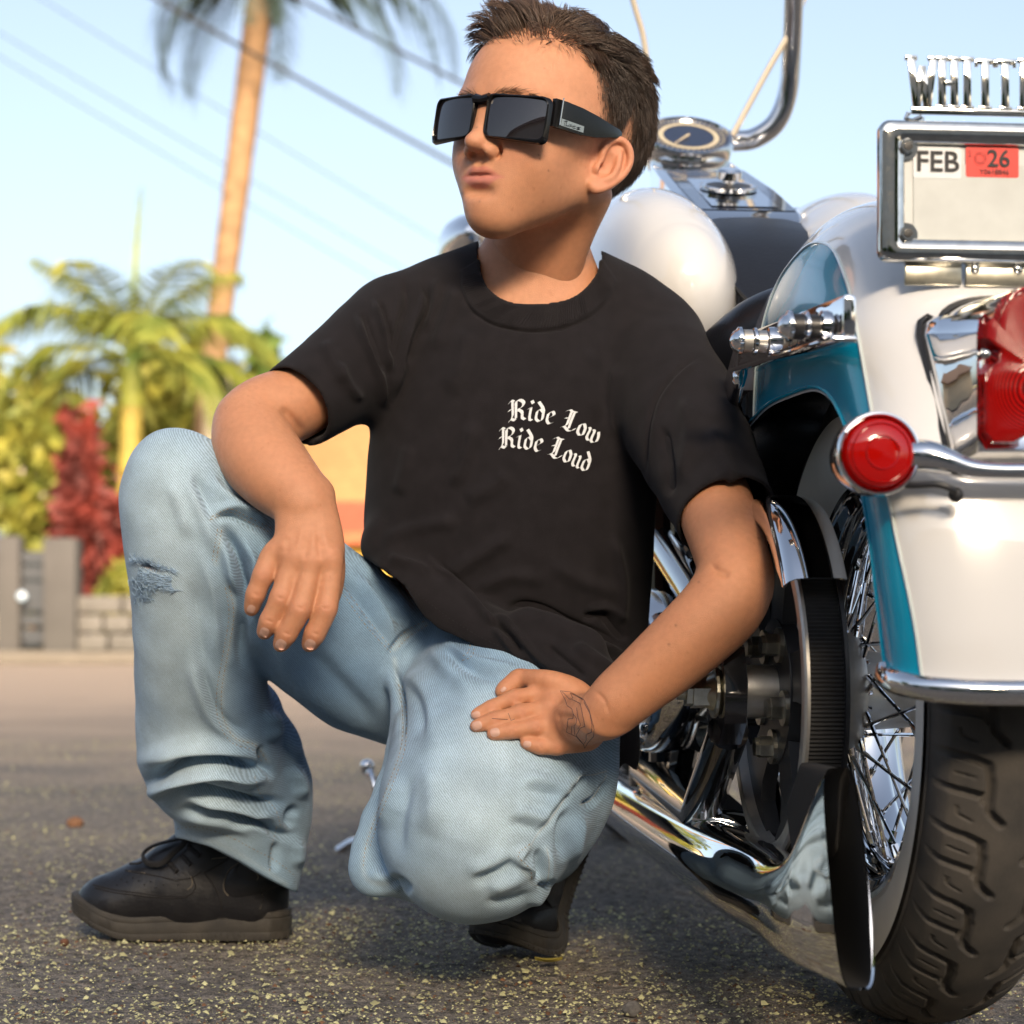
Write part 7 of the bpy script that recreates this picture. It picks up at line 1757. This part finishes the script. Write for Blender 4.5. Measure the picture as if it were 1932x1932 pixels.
# blackletter print, written with a broad-nib pen
GLY = {   # strokes in a unit box (x right, y up); x-height 0.66
    'R': (.86, [[(.10, .86), (.24, .98), (.36, .92)], [(.30, .93), (.28, .60), (.25, .28), (.14, .10)], [(.04, .02), (.16, .12), (.34, .05), (.46, .12)], [(.45, .90), (.42, .45), (.40, .12)], [(.38, .88), (.58, .98), (.74, .84), (.66, .62), (.46, .52)], [(.52, .52), (.68, .40), (.70, .14), (.84, .06)], [(.06, .52), (.22, .58)]]),
    'i': (.36, [[(.06, .56), (.20, .64)], [(.19, .62), (.17, .12), (.30, .04)], [(.19, .97), (.27, .84)]]),
    'd': (.52, [[(.14, .96), (.36, .70), (.42, .55)], [(.42, .58), (.41, .16), (.26, .04)], [(.26, .04), (.11, .16), (.12, .50)], [(.12, .50), (.26, .62), (.42, .50)]]),
    'e': (.46, [[(.12, .50), (.11, .18), (.24, .04), (.40, .12)], [(.12, .48), (.27, .64), (.38, .50), (.18, .30)]]),
    'L': (.80, [[(.12, .86), (.26, .98), (.42, .92)], [(.34, .94), (.60, .98)], [(.36, .92), (.34, .55), (.32, .28), (.20, .12)], [(.06, .04), (.22, .14), (.46, .02), (.64, .08), (.78, .26)], [(.50, .94), (.47, .50), (.46, .12)], [(.16, .54), (.30, .58)]]),
    'o': (.48, [[(.12, .50), (.11, .18), (.25, .04)], [(.25, .04), (.40, .14), (.40, .48)], [(.12, .50), (.26, .64), (.40, .48)]]),
    'w': (.74, [[(.06, .62), (.14, .54), (.13, .16), (.26, .04), (.38, .12)], [(.30, .62), (.38, .54), (.38, .14), (.50, .04)], [(.50, .04), (.66, .18), (.66, .44), (.58, .64)]]),
    'u': (.54, [[(.06, .60), (.14, .54), (.13, .16), (.25, .04), (.38, .12)], [(.34, .60), (.42, .54), (.41, .12), (.52, .04)]])}
def letter_polys(text, size, nib=.155, ang=38):
    x = 0.0; out = []; nv = A(math.cos(R(ang)), math.sin(R(ang))) * nib / 2
    for c in text:
        if c == ' ': x += .30; continue
        w, strokes = GLY[c]
        for stv in strokes:
            p = np.asarray(stv, float); p = spline(p, 5) if len(p) > 2 else np.linspace(p[0], p[1], 5)
            for i in range(len(p) - 1):
                a, b = p[i] + (x, 0), p[i + 1] + (x, 0)
                out.append([a - nv, a + nv, b + nv, b - nv])
        x += w + .02
    return [np.array(q) * size for q in out], x * size
def warp(path, x, y):           # place (x along, y up) on a curved baseline of the picture
    L = np.r_[0, np.cumsum(np.linalg.norm(np.diff(path, axis=0), axis=1))]
    px_, py_ = np.interp(x, L, path[:, 0]), np.interp(x, L, path[:, 1])
    qx, qy = np.interp(x + 2, L, path[:, 0]), np.interp(x + 2, L, path[:, 1])
    t = A(qx - px_, qy - py_); t /= np.linalg.norm(t) + 1e-9
    up = A(t[1], -t[0]) * .75 + A(.10, -.99) * .25
    return A(px_, py_) + up * y
def print_line(text, path, size, sx):
    path = spline(path, 16); polys, wd = letter_polys(text, 1.0)
    L = np.linalg.norm(np.diff(path, axis=0), axis=1).sum(); mb = MB(); k = L / wd
    for i, q in enumerate(polys):
        P = []
        for p in q:
            uv = warp(path, p[0] * k, p[1] * size)
            h = hit(bS, uv[0], uv[1], .0006 + (i % 7) * .00003)
            if h is None: break
            P.append(h)
        if len(P) == 4: mb.add(P, [(0, 1, 2, 3)])
    return mb
c8 = lambda *p: [(821 + x * .2, 700.4 + y * .2) for x, y in p]
pr = print_line('Ride Low', c8((690, 482), (820, 466), (960, 480), (1080, 505), (1200, 545), (1330, 600), (1440, 660), (1520, 705)), 40, 1)
pr2 = print_line('Ride Loud', c8((600, 738), (720, 728), (860, 742), (980, 768), (1100, 812), (1220, 862), (1330, 915), (1440, 965)), 40, 1)
pr.build('lettering', M_print, shirt, smooth=False); pr2.build('lettering', M_print, shirt, smooth=False)

# ------------------------------------------------------------------ sneakers
M_shoe = mat('black_shoe_leather', (.0080, .0080, .0105), .42, var=.35, vscale=50, bump=.35, bscale=220, rvar=.12, spec=.5)
M_sole = mat('dusty_black_rubber', (.022, .020, .018), .75, col2=(.050, .044, .036), vscale=30, bump=.25, bscale=300)
M_lace = mat('black_lace', (.010, .010, .012), .85, bump=.4, bscale=900)
SX = np.array([0, .006, .02, .05, .09, .13, .17, .205, .235, .252, .262, .268]); SW = np.array([.010, .022, .032, .036, .035, .037, .044, .0465, .041, .031, .020, .006])
def toe_spring(x): return .020 * smooth01(x, .175, .285) ** 1.3 * 1.6
def sole_mesh():
    xs = np.r_[np.linspace(0, .02, 8), np.linspace(.025, .24, 60), np.linspace(.243, .268, 14)]; w = np.interp(xs, SX, SW)
    up = np.c_[xs, w]; dn = np.c_[xs[::-1], -w[::-1]]; out = np.r_[up, dn]; n = len(out)
    H = np.interp(out[:, 0], [0, .06, .12, .2, .268], [.036, .036, .031, .028, .029]); V = []
    c = A(.135, 0)
    for fz, sc in ((0, .955), (.02, .985), (.10, 1.0), (.28, 1.0), (.30, .992), (.33, 1.0), (.72, 1.005), (.75, .990), (.79, 1.003), (.95, .995), (1.0, .965), (1.0, .80)):
        q = (out - c) * sc + c; z = H * fz + toe_spring(out[:, 0]) * (1 - .15 * fz); V.append(np.c_[q, z])
    f = [(k * n + i, k * n + (i + 1) % n, (k + 1) * n + (i + 1) % n, (k + 1) * n + i) for k in range(len(V) - 1) for i in range(n)]
    f += [tuple(range(n - 1, -1, -1)), tuple((len(V) - 1) * n + i for i in range(n))]
    mb = MB().add(np.concatenate(V), f)
    for i in range(0, n):           # vertical ribs along the lower edge
        if i % 2: continue
        p, q = out[i], out[(i + 1) % n]
        if np.linalg.norm(q - p) < 1e-4: continue
        m_ = (p + q) / 2; t = (q - p) / np.linalg.norm(q - p); nn = A(t[1], -t[0]); nn = nn if nn @ (m_ - c) > 0 else -nn
        h = np.interp(m_[0], [0, .06, .12, .2, .268], [.036, .036, .031, .028, .029]); z = toe_spring(m_[:1])[0]
        if m_[0] < .15: mb.box((*(m_ + nn * .0002), z + h * .14), (.0016, .0014, h * .26), rot=np.stack([A(*t, 0), A(*nn, 0), A(0, 0, 1)], 1))
        elif m_[0] > .165: mb.box((*(m_ + nn * .0002), z + h * .17), (.0016, .0014, h * .10), rot=np.stack([A(*t, 0), A(*nn, 0), A(0, 0, 1)], 1))
    return mb
def upper_mesh():
    s = SDF((-.02, -.065, .0), (.285, .065, .17), .0023)
    s.ell((.208, 0, .040), (.055, .0435, .038), k=.015); s.ell((.150, 0, .045), (.07, .0410, .045), k=.02)
    s.cone((.175, 0, .060), (.100, 0, .098), .030, .036, k=.025); s.chain([((.040, 0, .040), .034), ((.040, 0, .085), .0325), ((.046, 0, .125), .034)], k=.02); s.ell((.085, 0, .05), (.07, .036, .055), k=.03)
    s.cone((.15, 0, .088), (.085, 0, .135), .020, .028, k=.02)
    X, Y, Z = s.grid(); s.D = np.maximum(s.D, (.018 - Z) + 0 * X + 0 * Y).astype(np.float32)
    V, Q = s.mesh(); return relax(V, Q, 3), Q
USV, USQ = upper_mesh()
def shoe(M4, bend, label_side):
    def place(V):
        V = np.asarray(V, float).copy()
        if bend:
            x0 = .180; a = bend * smooth01(x0 - V[:, 0], -.015, .055); dx, dz = V[:, 0] - x0, V[:, 2]
            V = np.c_[x0 + dx * np.cos(a) + dz * np.sin(a), V[:, 1], -dx * np.sin(a) + dz * np.cos(a)]
        return (np.c_[V, np.ones(len(V))] @ M4.T)[:, :3]
    sv = place(USV); sh = mesh_obj('sneaker', sv, USQ, M_shoe, person)
    so = sole_mesh(); so.v = [place(v) for v in so.v]; so.build('sole', M_sole, sh, autos=40)
    return sh, bvh_of(sv, USQ), place
def frame4(o, fwd):
    f = np.asarray(fwd, float); f /= np.linalg.norm(f); s_ = np.cross(A(0, 0, 1), f); M = np.eye(4); M[:3, 0] = f; M[:3, 1] = s_; M[:3, 2] = np.cross(f, s_); M[:3, 3] = o; return M
o = W(543, 1777, F * HC / (1777 - CV)); o[2] = .001; o[1] += .03
M1 = frame4(o, (-1, .06, 0)); M1[:3, :3] *= 1.03
sh1, bS1, pl1 = shoe(M1, 0, 'flat')
s6 = lambda *p: [(96.6 + x * .275, 1304 + y * .275) for x, y in p]
sm = MB()
for pl in (s6((290, 1330), (420, 1360), (600, 1385), (800, 1405), (940, 1400), (990, 1340), (960, 1260)), s6((300, 1350), (420, 1378), (600, 1402), (800, 1420), (945, 1412)), s6((510, 1230), (640, 1252), (760, 1275), (860, 1300)), s6((1050, 1240), (1120, 1340), (1160, 1430), (1170, 1510)),
           s6((1030, 1240), (960, 1280), (850, 1300)), s6((1440, 1380), (1450, 1440), (1430, 1510)), s6((1060, 1240), (1150, 1190), (1240, 1130))):
    surf_tube(sm, bS1, pl, .0009, 3, .0002, 5)
tag(sm.build('seams', M_black_thread, sh1), kind='stuff')
pale = MB()
for pl in (s6((1300, 1168), (1230, 1220), (1190, 1290), (1185, 1360), (1220, 1410)), s6((530, 1236), (650, 1250)), s6((960, 1270), (968, 1330), (930, 1365)), s6((1100, 1150), (1210, 1140)), s6((1445, 1390), (1450, 1440), (1430, 1505)), s6((1390, 1220), (1420, 1270), (1410, 1300))):
    surf_tube(pale, bS1, pl, .0005, 3, .0005, 4)
pale.build('scuffed_edges', mat('scuffed_edge', (.16, .135, .10), .8), sh1)['kind'] = 'stuff'
sw_o = s6((1300, 1172), (1236, 1225), (1196, 1300), (1192, 1365), (1225, 1405), (1290, 1415), (1400, 1392), (1500, 1362), (1600, 1325))
sw_i = s6((1288, 1180), (1280, 1215), (1286, 1258), (1310, 1290), (1360, 1304), (1430, 1306), (1500, 1298), (1560, 1296), (1604, 1300))
a_, b_ = spline(sw_o, 5), spline(sw_i, 5); V = []; 
for p, q in zip(a_, b_):
    for k in np.linspace(0, 1, 5):
        h = hit(bS1, *(p + (q - p) * k), .0012 if 0 < k < 1 else .0001); V.append(h if h is not None else V[-1])
sw_m = MB().add(V, [(i * 5 + j, i * 5 + j + 1, i * 5 + 6 + j, i * 5 + 5 + j) for i in range(len(a_) - 1) for j in range(4)]).build('swoosh', M_shoe, sh1)
holes = MB()
for (x, y) in ((450, 1330), (520, 1310), (600, 1300), (680, 1305), (770, 1330), (480, 1290), (560, 1280), (640, 1330), (870, 1330), (720, 1350)):
    h = hit(bS1, 96.6 + x * .275, 1304 + y * .275, .0)
    if h is not None: holes.ball(h, .0011, 8)
holes.build('vent_holes', mat('hole_black', (.003, .003, .003), .9), sh1)['kind'] = 'stuff'
lc = MB()
for pl, r_ in ((s6((960, 1010), (860, 1035), (740, 1075), (668, 1120), (655, 1165), (700, 1198), (780, 1185), (860, 1110), (920, 1060), (945, 1015)), .0042), (s6((640, 1190), (610, 1200), (560, 1205)), .003)):
    q = spline(pl, 6); P = []
    for p in q:
        h = hit(bS1, *p, .006); P.append(h if h is not None else W(p[0], p[1], 2.36))
    P = np.array(P); P[:, 1] = np.convolve(np.r_[P[0, 1], P[0, 1], P[:, 1], P[-1, 1], P[-1, 1]], np.ones(5) / 5, 'valid'); P[:, 1] -= .004
    lc.tube(P, r_, 8, flat=.5)
for (x0, y0, x1, y1) in ((865, 1240, 800, 1170), (960, 1190, 890, 1120), (1020, 1130, 940, 1060)):
    surf_tube(lc, bS1, s6((x0, y0), ((x0 + x1) / 2, (y0 + y1) / 2), (x1, y1)), .0032, 4, .001, 7)
lc.build('laces', M_lace, sh1)
o = W(930, 1806, F * HC / (1806 - CV)); o[2] = .0
fw = A(-.66, -.75, 0); fw /= np.linalg.norm(fw); M2 = frame4(W(938, 1803, 2.235) * A(1, 1, 0) - fw * .245, fw); M2[:3, :3] *= 1.03
sh2, bS2, pl2 = shoe(M2, R(60), 'tucked')
s5 = lambda *p: [(628 + x * .4, 1111 + y * .4) for x, y in p]
sm = MB()
for pl in (s5((650, 1560), (760, 1600), (860, 1610), (960, 1600)), s5((640, 1600), (760, 1640), (900, 1660), (1080, 1650)), s5((960, 1520), (1040, 1500), (1110, 1480))): surf_tube(sm, bS2, pl, .0006, 3, .0002, 5)
tag(sm.build('seams', M_black_thread, sh2), kind='stuff')
